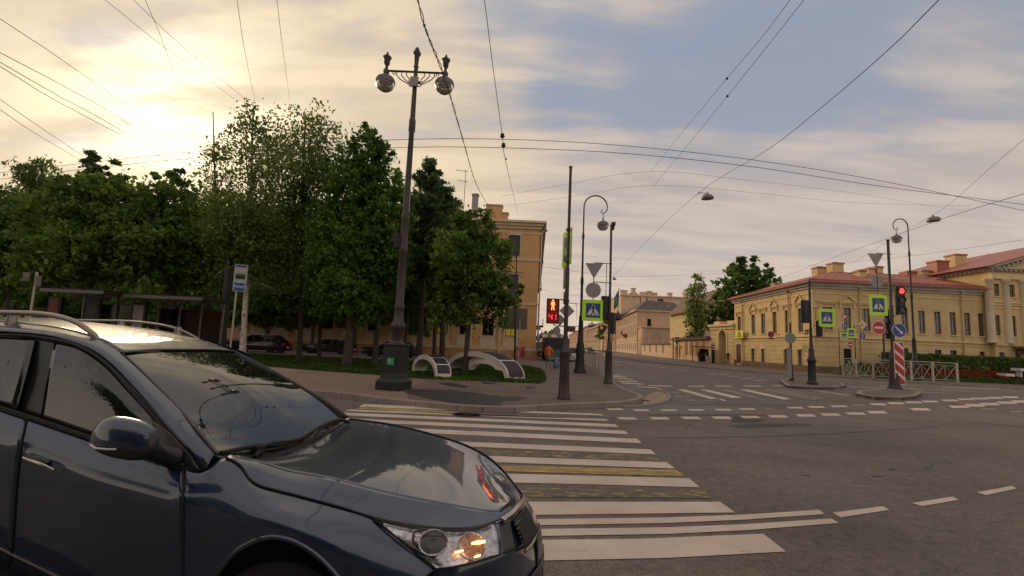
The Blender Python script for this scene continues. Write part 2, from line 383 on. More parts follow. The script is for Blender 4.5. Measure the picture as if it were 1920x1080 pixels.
leaf_mat('leaf_dark', (0.061, 0.128, 0.027), (0.135, 0.223, 0.049))
leaf_mat('leaf_conifer', (0.060, 0.112, 0.045), (0.128, 0.195, 0.075))
leaf_mat('leaf_far', (.15,.20,.06), (.26,.32,.11))
leaf_mat('grass_blade', (0.035, 0.075, 0.010), (0.075, 0.130, 0.022))
leaf_mat('flower_red', (0.15, 0.03, 0.014), (0.24, 0.055, 0.022))
leaf_mat('shrub_pale', (0.12, 0.17, 0.03), (0.22, 0.24, 0.05))
mat('cable', (0.022, 0.019, 0.018), 0.6); mat('cable_grey', (0.15, 0.13, 0.12), 0.6)
mat('sculpture_white', (0.62, 0.56, 0.50), 0.5, var=0.10, vscale=3)
mat('sculpture_panel', (0.012, 0.012, 0.014), 0.55)
# ------------------------------------------------------------------ ground, roads, kerbs
b = MB(); b.add([(-900, -300, 0), (1100, -300, 0), (1100, 1600, 0), (-900, 1600, 0)], [(0, 1, 2, 3)]); struct('road', b, 'asphalt')
KZ = 0.14
kerbL = [(1207, 742), (1203, 746), (1180, 752), (1130, 755), (1057, 757), (1010, 760), (965, 763), (905, 762), (857, 759.5), (780, 752), (708, 745), (640, 736), (566, 729)]
kl = [G(x, y, KZ) for x, y in kerbL]
e = kl[-1]; d = (kl[-1] - kl[-2]).normalized()
kl += [e + Vector((-4, 0.1, 0)), Vector((-60, e.y + 1.0, KZ))]
kr = [G(x, y, KZ) for x, y in [(1205, 740), (1192, 736), (1155, 719), (1148, 712)]] + [Vector((6.3, 36, KZ)), Vector((11, 95, KZ)), Vector((26, 300, KZ)), Vector((32, 420, KZ))]
def kerb_run(name, pts, w, h0, h1, mt='granite', side=1, gaps=True):
    """granite kerb stones following a line, inside edge offset to the given side"""
    m_ = MB()
    # resample into stones about a metre long
    out = [pts[0]]
    for a, c in zip(pts, pts[1:]):
        L_ = (c - a).length; n = max(1, int(round(L_ / 1.0))) if L_ < 60 else 12
        for i in range(1, n + 1): out.append(a.lerp(c, i / n))
    offs = []
    for i, p in enumerate(out):
        t = (out[min(i + 1, len(out) - 1)] - out[max(i - 1, 0)]); t.z = 0; t.normalize()
        offs.append(p + Vector((-t.y, t.x, 0)) * w * side)
    for i in range(len(out) - 1):
        a, c, a2, c2 = out[i], out[i + 1], offs[i], offs[i + 1]
        L_ = (c - a).length; g = 0.008 / L_ if L_ > 0.3 and gaps else 0
        p0, p1, q0, q1 = a.lerp(c, g), a.lerp(c, 1 - g), a2.lerp(c2, g), a2.lerp(c2, 1 - g)
        j = R.uniform(-0.004, 0.004); ch = 0.015
        def z(p, zz): return (p.x, p.y, zz)
        n0 = (q0 - p0).normalized() * ch
        vs = [z(p0, h0), z(p1, h0), z(p0, h1 + j - ch), z(p1, h1 + j - ch), z(p0 + n0, h1 + j), z(p1 + n0, h1 + j), z(q0, h1 + j), z(q1, h1 + j), z(q0, h0), z(q1, h0)]
        m_.add(vs, [(0, 1, 3, 2), (2, 3, 5, 4), (4, 5, 7, 6), (6, 7, 9, 8), (0, 2, 4, 6, 8), (1, 9, 7, 5, 3)])
    return struct(name, m_, mt)
left_edge = list(reversed(kl)) + kr
kerb_run('kerb', left_edge, 0.17, -0.02, KZ, side=1)
def inset(pts, w, side=1):
    o = []
    for i, p in enumerate(pts):
        t = (pts[min(i + 1, len(pts) - 1)] - pts[max(i - 1, 0)]); t.z = 0; t.normalize(); o.append(p + Vector((-t.y, t.x, 0)) * w * side)
    return o
le = inset(left_edge, 0.15)
block = le + [Vector((-60, 420, KZ))]
b = MB(); b.prism([(p.x, p.y) for p in block], -0.05, KZ - 0.008); struct('pavement', b, 'path_asphalt')
# paler paving to the left of the crossing
pv = gp([(762, 731), (801, 712), (700, 700), (577, 692), (500, 684)], KZ - 0.004)
left_in = [p for p in le if p.x < G(762, 738, KZ).x]
pts = left_in + [G(765, 749.5, KZ)] + pv + [Vector((-60, pv[-1].y + 2, 0))]
sheet('paving', pts, 'paving', KZ - 0.003)
# damp patches on the corner
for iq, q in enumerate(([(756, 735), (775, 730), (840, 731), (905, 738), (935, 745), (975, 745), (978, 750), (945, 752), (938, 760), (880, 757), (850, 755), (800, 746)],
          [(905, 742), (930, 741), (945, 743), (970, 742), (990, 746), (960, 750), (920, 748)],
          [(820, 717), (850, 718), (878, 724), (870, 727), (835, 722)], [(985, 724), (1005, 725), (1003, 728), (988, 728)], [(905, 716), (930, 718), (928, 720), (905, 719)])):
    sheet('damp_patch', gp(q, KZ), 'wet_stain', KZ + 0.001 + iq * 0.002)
for q in ([(900, 741), (940, 744), (945, 749), (905, 748)],):
    pass
# lawn
lawn = gp([(380, 680), (500, 687), (577, 694), (650, 699), (717, 704), (762, 708.5), (860, 713), (960, 717), (1010, 719), (1021, 717), (1024, 710), (1020, 698), (1008, 691), (987, 687.5), (900, 684), (780, 679), (686, 674), (560, 668.5), (467, 664), (380, 660)], KZ)
b = MB(); b.prism([(p.x, p.y) for p in reversed(lawn)] if False else [(p.x, p.y) for p in lawn] + [(-40, lawn[-1].y + 1), (-40, lawn[0].y)], 0.1, KZ + 0.012); struct('lawn', b, 'lawn_soil')
b = MB(); b.prism([(p.x, p.y) for p in gp([(965, 716.5), (1010, 718.4), (1020, 716.6), (1022.5, 710), (1018, 699), (1008, 693), (985, 700)], KZ)], 0.1, KZ + 0.018); struct('bare_soil', b, 'soil')
kerb_run('lawn_kerb', gp([(380, 660.5), (467, 664.5), (560, 669), (686, 674.6), (780, 679.6)], KZ), 0.12, 0.1, KZ + 0.08, side=1)
# kerb ramp slab with its own low edging
slab = gp([(1206, 745), (1232, 733), (1246, 735), (1256, 740), (1257, 746), (1248, 751), (1228, 756), (1206, 758)], 0.03)
b = MB(); b.prism([(p.x, p.y) for p in slab], -0.02, 0.035); struct('dropped_kerb_slab', b, 'sand_slab')
ed = gp([(1226, 732.5), (1243, 733), (1256, 738), (1259, 744), (1252, 750.5), (1233, 756.5), (1206, 760), (1170, 762)], 0.05)
kerb_run('dropped_kerb_edge', ed, 0.10, -0.02, 0.06, 'granite', side=-1)
b = MB(); b.M = Matrix.Translation(G(1213.5, 752, 0.036)); b.box(-0.10, -0.02, 0, 0.10, 0.25, 0.005); struct('gully_opening', b, 'dark_void')
# right-hand pavement
RK = [(1083, 652.5), (1110, 657), (1150, 668.5), (1200, 675.5), (1267, 682.5), (1333, 689), (1420, 696), (1500, 701), (1579, 705.5), (1690, 713.5), (1798, 720), (1920, 727.5), (2100, 737)]
rk = [G(x, y, KZ) for x, y in RK]
kerb_run('kerb', rk, 0.2, -0.02, KZ, side=1)
ri = inset(rk, 0.18)
b = MB(); b.prism([(p.x, p.y) for p in ri] + [(150, ri[-1].y), (150, 420), (40, 420)], -0.05, KZ - 0.008); struct('pavement', b, 'path_asphalt')
# traffic islands
def island(pts):
    q = gp(pts, KZ); kerb_run('island_kerb', q + [q[0]], 0.2, -0.02, KZ, side=1)
    b = MB(); b.prism([(p.x, p.y) for p in q], -0.02, KZ - 0.01); struct('traffic_island', b, 'path_asphalt')
island([(1475, 722.5), (1520, 725.5), (1562, 725.5), (1586, 722.5), (1580, 718.5), (1540, 714.5), (1480, 710.5), (1462, 713)])
island([(1604, 737), (1640, 743.5), (1690, 744.5), (1718, 741.5), (1728, 736.5), (1720, 732.5), (1690, 729.5), (1640, 729), (1608, 732)])
# ------------------------------------------------------------------ road markings
def mark(name, quads, mt, z=0.006):
    b = MB()
    for q in quads:
        b.add([(p.x, p.y, z) for p in gp(q, z)], [tuple(range(len(q)))])
    return struct(name, b, mt)
def stripe(x0, y0, x1, y1, xr, t0, tr, slant):
    """centre line from (x0,y0) to (x1,y1); extended left by xr; thickness t0..tr; slanted right end"""
    m_ = (y1 - y0) / (x1 - x0)
    xl = xr; yl = y0 + (xl - x0) * m_; tl = t0 + (tr - t0) * (xl - x0) / (x1 - x0)
    return [(xl, yl - tl / 2), (x1 - slant, y1 - tr / 2), (x1 + slant, y1 + tr / 2), (xl - slant, yl + tl / 2)]
Z = [
    [(682, 757.5), (1126, 776), (1133, 779.2), (672, 763)],
    [(656, 767.5), (1136, 785.8), (1143, 789.2), (646, 770.6)],
    [(634, 773), (1153, 795.4), (1161, 801), (622, 777.6)],
    [(590, 781.5), (1171, 807.6), (1179, 814), (570, 787)],
    [(540, 792), (1195, 822.6), (1203, 831), (520, 799)],
    [(480, 812), (1219, 842.5), (1230, 852), (470, 820)],
    [(420, 837), (1250, 866.4), (1266, 878.4), (400, 848)],
    [(340, 872), (1292, 896.8), (1312, 913.4), (320, 888)]]
mark('zebra_crossing', Z + [
    [(300, 935), (984, 940.5), (1350, 940.8), (1379, 960.8), (990, 965.5), (280, 962)],
    [(260, 1003), (1010, 1012), (1200, 1010), (1431, 1000.6), (1474, 1034), (1250, 1046), (1010, 1051), (200, 1048)]], 'white_paint')
mark('stop_line', [[(300, 976), (985, 973.5), (1250, 970), (1400, 964.5), (1536, 955.7), (1546, 963.8), (1400, 974), (1250, 980.5), (990, 985), (290, 986)],
                   [(280, 995), (995, 992), (1250, 988.5), (1400, 982.5), (1559, 972), (1573, 980.5), (1400, 994), (1250, 1001), (1000, 1005), (270, 1010)]], 'white_paint')
mark('lane_dash', [[(1561, 961), (1655, 949), (1668, 956), (1576, 970)], [(1709, 943), (1786, 931), (1798, 937), (1729, 949)], [(1831, 923), (1897, 911), (1907, 916), (1849, 928)],
                   [(1955, 896), (2010, 884), (2020, 888), (1972, 901)]], 'white_paint')
mark('yellow_stripe', [[(682, 762.5), (868, 772.5), (866, 777), (668, 766.5)], [(400, 857), (1268, 881), (1286, 893), (380, 868)]], 'yellow_paint')
mark('worn_yellow_stripe', [[(400, 825), (1231, 853.5), (1239, 865), (390, 835)], [(300, 905), (1320, 919), (1334, 934), (280, 925)], [(880, 776), (1140, 784), (1143, 786), (880, 778.5)]], 'faint_yellow')
mark('worn_crossing', [[(760, 803), (1180, 817), (1186, 821), (760, 809)], [(660, 772.5), (1000, 784), (1000, 786), (660, 775)]], 'faint_white', 0.004)
def dashes(lst, w, h, sk=6, sc=2.341, ox=1100, oy=740):
    out = []
    for t in lst:
        u, v = t[0], t[1]; ww = t[2] if len(t) > 2 else w
        x, y = ox + u / sc, oy + v / sc
        out.append([(x - ww / 2 - sk / 2, y - h / 2), (x + ww / 2 - sk / 2, y - h / 2), (x + ww / 2 + sk / 2, y + h / 2), (x - ww / 2 + sk / 2, y + h / 2)])
    return out
mark('crossing_dash', dashes([(178, 104), (320, 104), (458, 102), (592, 101), (718, 98), (840, 95), (962, 91), (1070, 87), (1182, 83), (1275, 77), (1465, 64), (1635, 53), (1705, 47), (1770, 41), (1845, 35), (1912, 30)], 33, 4.6, 8), 'white_paint')
mark('crossing_dash', dashes([(125, 64), (240, 68), (360, 68), (480, 67), (600, 66), (705, 63), (915, 57), (1008, 54), (1108, 51), (1280, 42), (1358, 38), (1435, 34), (1508, 30), (1595, 25), (1665, 20), (1725, 17), (1790, 14), (1860, 11)], 29, 3.2, 6), 'white_paint')
mark('worn_dash', dashes([(255, 111, 24), (808, 61, 18), (1195, 46, 22), (1560, 59, 16), (1765, 63, 24), (1885, 75, 24), (420, 10, 30)], 20, 2.2, 3), 'worn_white')
mark('red_patch', [[(1432, 768), (1475, 768), (1472, 775), (1405, 777), (1408, 771)], [(1500, 766), (1530, 767), (1535, 771), (1512, 773)], [(1645, 759), (1690, 761), (1712, 767), (1680, 769), (1655, 764)],
                   [(1770, 748), (1800, 751), (1845, 757), (1815, 760), (1775, 753)]], 'red_paint', 0.004)
mark('road_repair', [[(1360, 796.5), (1440, 794), (1525, 794.5), (1520, 798), (1440, 801), (1385, 803)], [(1375, 780), (1440, 786), (1420, 792), (1370, 792)]], 'asphalt_dark', 0.003)
mark('road_seam', [[(1235, 820.5), (1420, 818), (1570, 812), (1760, 800), (1760, 800.7), (1570, 813), (1420, 819.2), (1235, 821.3)], [(1500, 889.5), (1520, 891), (1514, 893), (1498, 890.6)], [(1632, 891), (1662, 893), (1640, 895)], [(1668, 878), (1682, 879), (1676, 883), (1664, 881)]], 'asphalt_dark', 0.003)
mark('road_patch', [[(1150, 762), (1260, 758), (1330, 760), (1400, 768), (1370, 776), (1240, 777), (1170, 774)]], 'patch_grey', 0.002)
mark('road_seam', [[(1215, 776.6), (1290, 777.2), (1400, 777), (1480, 781), (1400, 779), (1290, 779), (1215, 778.5)], [(1285, 759.3), (1322, 759), (1322, 760.2), (1285, 760.5)]], 'asphalt_dark', 0.0035)
s7 = lambda l: [[(1150 + u / 7.11, 680 + v / 7.11) for u, v in q] for q in l]
mark('side_crossing', s7([[(850, 358), (955, 358), (1390, 478), (1290, 482)], [(1155, 360), (1260, 362), (1720, 465), (1590, 472)], [(1680, 358), (1790, 360), (2380, 486), (2270, 490)],
                          [(1390, 482), (1440, 482), (1520, 508), (1470, 508)]]), 'white_paint')
mark('side_crossing', s7([[(1420, 358), (1520, 360), (2060, 500), (2010, 500)], [(760, 382), (830, 390), (910, 402), (830, 402)], [(1990, 350), (2060, 352), (2740, 492), (2680, 492)], [(2130, 350), (2180, 350), (2820, 478), (2780, 480)],
                          [(980, 495), (1060, 488), (1165, 512), (1010, 512)], [(1190, 502), (1350, 500), (1370, 510), (1215, 512)]]), 'worn_white')
mark('side_crossing', [[(1497, 728), (1508, 728), (1598, 741), (1583, 742)], [(1590, 724), (1660, 728), (1660, 729.3), (1590, 726)]], 'worn_white')
mark('give_way_dash', s7([[(1000, 307), (1200, 307), (1230, 318), (1000, 317)], [(1340, 307), (1560, 307), (1590, 317), (1370, 317)], [(1720, 306), (1960, 306), (1990, 317), (1750, 317)], [(470, 302), (760, 305), (790, 316), (470, 312)], [(2100, 300), (2290, 302), (2310, 312), (2120, 310)]]), 'white_paint')
mark('hatching', s7([[(0, 175), (170, 188), (195, 200), (0, 190)], [(0, 205), (240, 215), (290, 228), (0, 213)], [(60, 240), (310, 247), (330, 258), (90, 250)], [(90, 262), (390, 280), (410, 292), (120, 275)], [(300, 310), (560, 330), (640, 350), (560, 340), (330, 322)], [(0, 160), (110, 165), (120, 172), (0, 168)],
                     [(590, 350), (640, 355), (660, 364), (610, 362)]]), 'white_paint')
mark('worn_hatching', s7([[(90, 290), (260, 300), (400, 345), (370, 395), (230, 360)], [(370, 390), (480, 400), (640, 440), (560, 445), (420, 420)], [(480, 375), (600, 385), (700, 425), (640, 430)]]), 'faint_white', 0.004)
mark('lane_line', [[(1150, 676.5), (1200, 682.6), (1290, 694.5), (1290, 695.3), (1200, 684), (1150, 678)]], 'worn_white')
mark('lane_line', [[(1150, 682), (1167, 685.5), (1165, 686.5), (1150, 684)]], 'worn_white')
mark('lane_line', [[(1130, 665), (1200, 679), (1200, 679.5), (1130, 665.5)]], 'faint_white')
mark('hatching', s7([[(1380, 160), (1520, 152), (1570, 158), (1430, 170)], [(1530, 185), (1680, 172), (1720, 178), (1570, 192)], [(1690, 210), (1850, 197), (1920, 205), (1740, 222)], [(1250, 150), (1330, 140), (1380, 146), (1290, 156)], [(1860, 236), (2010, 222), (2080, 228), (1920, 248)]]), 'worn_white')
mark('road_patch', s7([[(0, 90), (200, 120), (550, 205), (550, 212), (350, 205), (0, 155)]]), 'patch_grey', 0.003)
s6 = lambda l: [[(1700 + u / 6, 560 + v / 6) for u, v in q] for q in l]
mark('lane_line', s6([[(390, 993), (800, 1000), (1320, 1010), (1320, 1024), (700, 1012), (410, 1002)], [(240, 1015), (700, 1038), (740, 1048), (500, 1036), (240, 1021)]]), 'worn_white')
mark('lane_line', [[(1650, 723), (1735, 730), (1732, 731.5), (1650, 725)], [(1720, 734), (1780, 737), (1780, 738), (1720, 735.5)]], 'worn_white')
# manhole on the crossing
mh = G(876, 777, 0.01); b = MB(); b.lathe([(0.34, 0), (0.34, 0.012), (0.30, 0.012), (0.29, 0.006)], (mh.x, mh.y, 0.0), 28); b.box(mh.x - .25, mh.y - .01, .006, mh.x + .25, mh.y + .01, .012); b.box(mh.x - .01, mh.y - .25, .006, mh.x + .01, mh.y + .25, .0125)
tag(b.build('manhole_cover', 'iron'), 'round dark iron manhole cover set in the far stripes of the zebra crossing', 'manhole cover')
# ------------------------------------------------------------------ buildings
class Fac:
    """a vertical facade plane through ground point A heading along d; n points outward"""
    def __init__(s, A, B):
        s.A = Vector((A[0], A[1], 0)); d = Vector((B[0], B[1], 0)) - s.A; s.len = d.length; s.d = d.normalized(); s.n = Vector((s.d.y, -s.d.x, 0))
        s.M = Matrix(((s.d.x, -s.n.x, 0, s.A.x), (s.d.y, -s.n.y, 0, s.A.y), (0, 0, 1, 0), (0, 0, 0, 1)))   # local x along, y into the wall, z up
    def uv(s, px, py):
        r = ray(px, py); t = (s.A - CAM).dot(s.n) / r.dot(s.n); p = CAM + r * t; return ((p - s.A).dot(s.d), p.z)
    def s(s, px, py=600): return s.uv(px, py)[0]
def rect(F, x0, y0, x1, y1):
    a = F.uv(x0, (y0 + y1) / 2)[0]; c = F.uv(x1, (y0 + y1) / 2)[0]; xm = (x0 + x1) / 2
    return (a, F.uv(xm, y1)[1], c, F.uv(xm, y0)[1])
def wall_mesh(b, s0, s1, z0, z1, holes, depth=0.22, thick=0.35):
    xs = sorted(set([s0, s1] + [h[0] for h in holes] + [h[2] for h in holes])); zs = sorted(set([z0, z1] + [h[1] for h in holes] + [h[3] for h in holes]))
    xs = [x for x in xs if s0 <= x <= s1]; zs = [z for z in zs if z0 <= z <= z1]
    for i in range(len(xs) - 1):
        j = 0
        while j < len(zs) - 1:
            cx = (xs[i] + xs[i + 1]) / 2
            def inh(jj):
                cz = (zs[jj] + zs[jj + 1]) / 2
                return any(h[0] < cx < h[2] and h[1] < cz < h[3] for h in holes)
            if inh(j): j += 1; continue
            k = j
            while k + 1 < len(zs) - 1 and not inh(k + 1): k += 1
            b.quad((xs[i], 0, zs[j]), (xs[i + 1], 0, zs[j]), (xs[i + 1], 0, zs[k + 1]), (xs[i], 0, zs[k + 1])); j = k + 1
    for (a, c, e, f) in holes:
        b.quad((a, 0, c), (a, depth, c), (a, depth, f), (a, 0, f)); b.quad((e, 0, c), (e, 0, f), (e, depth, f), (e, depth, c))
        b.quad((a, 0, f), (a, depth, f), (e, depth, f), (e, 0, f)); b.quad((a, 0, c), (e, 0, c), (e, depth, c), (a, depth, c))
def window(F, r, root, fm='window_frame', depth=0.16, mull=1, tr=(0.68,), sill='', label=None, glass='window_glass', cur=False):
    if cur: glass = 'clear_pane'
    a, c, e, f = r; b = MB(F.M); t = 0.06
    b.box(a + .003, depth - 0.03, c + .003, a + t, depth + 0.05, f - .003); b.box(e - t, depth - 0.03, c + .003, e - .003, depth + 0.05, f - .003)
    b.box(a + t, depth - 0.03, f - t, e - t, depth + 0.05, f - .003); b.box(a + t, depth - 0.03, c + .003, e - t, depth + 0.05, c + t)
    for i in range(mull):
        x = a + (e - a) * (i + 1) / (mull + 1); b.box(x - .025, depth - 0.02, c + t, x + .025, depth + .04, f - t)
    for q in tr:
        z = c + (f - c) * q; b.box(a + t, depth - 0.022, z - .025, e - t, depth + .042, z + .025)
    w = b.build('window', fm, root, world=True)
    if label: w['label'] = label
    g = MB(F.M); g.box(a + t * .6, depth + 0.008, c + t * .6, e - t * .6, depth + 0.02, f - t * .6); g.build('pane', glass, w, world=True)
    if cur:
        g = MB(F.M); zc = c + (f - c) * R.uniform(0.0, 0.55); hw = (e - a) * R.uniform(0.12, 0.36)
        g.box(a + t, depth + .06, zc, a + t + hw, depth + .07, f - t); g.box(e - t - hw, depth + .06, zc, e - t, depth + .07, f - t); g.build('curtain', 'curtain', w, world=True)
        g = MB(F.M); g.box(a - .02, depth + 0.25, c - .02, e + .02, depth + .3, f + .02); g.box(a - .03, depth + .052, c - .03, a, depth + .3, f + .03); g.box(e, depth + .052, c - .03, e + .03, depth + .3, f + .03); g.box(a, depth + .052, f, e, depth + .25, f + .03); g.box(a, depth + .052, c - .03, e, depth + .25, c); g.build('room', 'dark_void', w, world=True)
    if sill:
        g = MB(F.M); g.box(a - .12, -0.10, c - .09, e + .12, depth - .03, c - .003); g.build('sill', sill, w, world=True)
    return w
def surround(b, r, w=0.14, o=0.05):
    a, c, e, f = r
    b.box(a - w, -o, c, a - .003, 0.03, f + w); b.box(e + .003, -o, c, e + w, 0.03, f + w); b.box(a - .003, -o, f + .003, e + .003, 0.03, f + w)
def hood(b, r, ped=False, gap=0.30, w=0.42, h=0.55):
    a, c, e, f = r; z = f + gap
    b.box(a - w, -0.22, z, e + w, 0.03, z + .09); b.box(a - w + .07, -0.13, z - .14, e + w - .07, 0.03, z - .003)
    for x in (a - w + .12, e + w - .26): b.box(x, -0.12, z - .45, x + .14, 0.02, z - .145)
    if ped:
        cx = (a + e) / 2; W_ = (e - a) / 2 + w; t = .11
        for sx in (-1, 1):
            poly = [(cx + sx * W_, z + .093), (cx + sx * (W_ - .14), z + .093), (cx, z + h - t + .02), (cx, z + h + .06)]
            if sx < 0: poly.reverse()
            b.plate(poly, -0.21, 0.03)
        b.plate([(cx - W_ + .3, z + .095), (cx + W_ - .3, z + .095), (cx, z + h - .16)], -0.05, 0.02)
def band(b, s0, s1, z, h, o): b.box(s0, -o, z, s1, 0.03, z + h)
def pipe(F, root, s, z0, z1, mt='yellow_trim'):
    b = MB(F.M); b.tube([(s, -.28, z1 + .25), (s, -.26, z1), (s, -.14, z1 - .35), (s, -.14, z0 + .3), (s, -.3, z0)], 0.075, 8)
    b.lathe([(0.075, 0), (0.17, .22), (.17, .3), (.075, .3)], (s, -.28, z1 + .1), 10)
    for z in np.arange(z0 + 1, z1 - .5, 2.2): b.lathe([(.095, 0), (.095, .05)], (s, -.14, float(z)), 8)
    return b.build('drainpipe', mt, root, world=True)
def chimney(root, x0, y0, z0, w, d, h, mt, cap='red_roof', pots=0):
    b = MB(); b.box(x0 - w / 2, y0 - d / 2, z0 - 1.0, x0 + w / 2, y0 + d / 2, z0 + h); c = b.build('chimney', mt, root, world=True)
    g = MB(); g.box(x0 - w / 2 - .08, y0 - d / 2 - .08, z0 + h + .002, x0 + w / 2 + .08, y0 + d / 2 + .08, z0 + h + .16)
    g.add([(x0 - w / 2 - .05, y0 - d / 2 - .05, z0 + h + .162), (x0 + w / 2 + .05, y0 - d / 2 - .05, z0 + h + .162), (x0 + w / 2 + .05, y0 + d / 2 + .05, z0 + h + .162), (x0 - w / 2 - .05, y0 + d / 2 + .05, z0 + h + .162), (x0, y0, z0 + h + .34)], [(0, 1, 4), (1, 2, 4), (2, 3, 4), (3, 0, 4)])
    g.build('cap', cap, c, world=True); return c
def panes(F, hs, y0, y1, mt, root, name='window'):
    for h in hs: g = MB(F.M); g.box(h[0], y0, h[1], h[2], y1, h[3]); g.build(name, mt, root, world=True)
# ---- the ochre apartment house behind the trees
C0 = G(1004, 674, KZ); YL = C0.y
FL = Fac((-62, YL), (C0.x, YL))
root = empty('apartment_house', (C0.x - 10, YL, 0), 'tall ochre corner house with white cornice standing behind the park trees', 'building')
SL = FL.len
def sL(px, py): return FL.uv(px, py)[0]
zc_ = FL.uv(990, 430)[1]                      # underside of the cornice
sp = sL(956, 616) - sL(913, 616) * 1.0
holes = []; kinds = []
n_w = int(SL / sp) + 1
w0 = sL(958, 616)
z1b, z1t = FL.uv(957, 631)[1], FL.uv(957, 598)[1]
z2b, z2t = FL.uv(962, 556)[1], FL.uv(962, 515)[1]
z3b, z3t = FL.uv(965, 480)[1], FL.uv(965, 441)[1]
for i in range(n_w):
    s = w0 - i * sp
    if s < 1.2: break
    for k, (a, c) in enumerate(((z1b, z1t), (z2b, z2t), (z3b, z3t))):
        holes.append((s - .58, a, s + .58, c)); kinds.append((i, k))
vents = [(s_ - .45, .7, s_ + .45, 1.05) for s_ in (sL(870, 660), sL(912, 664), sL(700, 640), sL(560, 640))]
b = MB(FL.M); wall_mesh(b, 0, SL, KZ, zc_, holes + vents); b.build('wall', 'ochre_wall', root, world=True)
b = MB(FL.M)
for v in vents: b.box(v[0], .2, v[1], v[2], .25, v[3])
b.build('vent_grille', 'dark_void', root, world=True)
b = MB(FL.M); hz_ = FL.uv(980, 655)[1]
band(b, 0, SL + .12, hz_ - .15, .28, .12)
band(b, 0, SL + .12, FL.uv(980, 572)[1], .25, .10); band(b, 0, SL + .12, FL.uv(980, 489)[1], .30, .09)
band(b, 0, SL + .12, zc_ - .55, .22, .06)
for i, k in kinds: pass
for h, (i, k) in zip(holes, kinds):
    surround(b, h, .14, .06)
    if k == 1: hood(b, h, False, .30, .45)
    if k == 0: b.box(h[0] - .2, -.06, hz_ + .14, h[2] + .2, .02, h[1] - .12)
    if k < 2: b.box(h[0] - .3, -.1, h[1] - .1, h[2] + .3, .02, h[1] - .003)
b.build('facade_trim', 'ochre_trim', root, world=True)
b = MB(FL.M)
for i in range(0, n_w, 1):
    s = w0 - i * sp + sp / 2
    if s < 1 or s > SL - .5: continue
    b.box(s - .28, -.05, KZ + 1.75, s + .28, .02, FL.uv(980, 572)[1] - .003)
b.build('pilaster', 'ochre_wall', root, world=True)
b = MB(FL.M); b.box(0, -.10, KZ, SL + .12, .0, hz_ - .153); b.build('plinth', 'ochre_plinth', root, world=True)
# cornice, street side and roof
Ls = 62.0; dS = Vector((0.052, 1, 0)).normalized(); B1 = Vector((C0.x, YL, 0)); B2 = B1 + dS * Ls
FS = Fac((B1.x, B1.y), (B2.x, B2.y))
hs = [(3 + i * 3.2 - .55, a, 3 + i * 3.2 + .55, c) for i in range(18) for a, c in ((z1b, z1t), (z2b, z2t), (z3b, z3t))]
b = MB(FS.M); wall_mesh(b, 0, Ls, KZ, zc_, hs); b.build('street_wall', 'ochre_wall', root, world=True)
panes(FS, hs, .15, .2, 'window_glass', root)
b = MB()
for o, z0, h in ((.18, zc_, .3), (.38, zc_ + .303, .28), (.62, zc_ + .586, .22)):
    b.prism([(-62, YL - o), (C0.x + o, YL - o), (B2.x + o, B2.y), (-62, B2.y)], z0, z0 + h)
b.build('cornice', 'ochre_trim', root, world=True)
b = MB(); zt = zc_ + .81; ex = C0.x + .62
b.add([(-62, YL - .6, zt), (ex, YL - .6, zt), (ex + 3.3, YL + Ls, zt), (-62, YL + Ls, zt), (-62, YL + 6.5, zt + 1.75), (C0.x - 6.2, YL + 6.5, zt + 1.75), (C0.x - 3.5, YL + Ls, zt + 1.75)], [(0, 1, 5, 4), (1, 2, 6, 5), (4, 5, 6, 3), (0, 4, 3)])
b.build('roof', 'tin_roof', root, world=True)
for k, (h, (i, kk)) in enumerate(zip(holes, kinds)):
    lit = kk == 0 and i in (0, 3)
    w = window(FL, h, root, 'window_frame', .16, 1, (.6,) if kk else (.7,), '', None)
    if lit:
        g = MB(FL.M); g.box(h[0] + .08, .165, h[1] + .1, h[2] - .08, .167, h[3] - .75); g.build('yellow_poster', 'yellow_poster', w, world=True)
# balcony brackets on the street side that show against the sky
for z, o in ((zc_ - 2.4, .5), (zc_ - 5.4, .45), (zc_ - 10.0, .75), (zc_ - 11.2, .7), (zc_ - 3.8, .3)):
    b = MB(FS.M); s0 = R.uniform(4, 9); b.box(s0, -o, z, s0 + 1.8, .02, z + .18); b.box(s0 + .2, -o * .6, z - .3, s0 + 1.6, .02, z - .003); b.tube([(s0 + .05, -o + .05, z + .18), (s0 + .05, -o + .05, z + .9), (s0 + 1.7, -o + .05, z + .9), (s0 + 1.7, -o + .05, z + .18)], .03, 6)
    b.build('balcony', 'iron', root, world=True)
b = MB(FS.M); b.tube([(.35, -.16, KZ), (.35, -.16, zc_)], .09, 8); b.tube([(.5, -.2, zc_ - .2), (.5, -.55, zc_ + .3), (.9, -.7, zc_ + .1)], .1, 8); b.build('drainpipe', 'steel', root, world=True)
p = P(963, 700, YL); b = MB(FL.M); s_ = sL(935, 650); b.tube([(s_, -.2, KZ), (s_, -.2, zc_ - .3)], .085, 8); b.build('drainpipe', 'ochre_trim', root, world=True)
# chimneys: a tall grey stack and a broad ochre one
def chim_px(root, x0, x1, yt, yb, Y, mt, d=1.2, cap='tin_roof'):
    a, c = P(x0, (yt + yb) / 2, Y), P(x1, (yt + yb) / 2, Y); xm = (x0 + x1) / 2
    zt_, zb_ = P(xm, yt, Y).z, P(xm, yb, Y).z
    return chimney(root, (a.x + c.x) / 2, Y + d / 2, zb_, abs(c.x - a.x), d, zt_ - zb_ - .3, mt, cap)
chim_px(root, 885, 896, 361, 395, YL + 6, 'sign_back', .7); chim_px(root, 912, 942, 381, 398, YL + 5, 'ochre_wall', 1.2); chim_px(root, 942, 953, 396, 402, YL + 5, 'ochre_wall', 1.0)
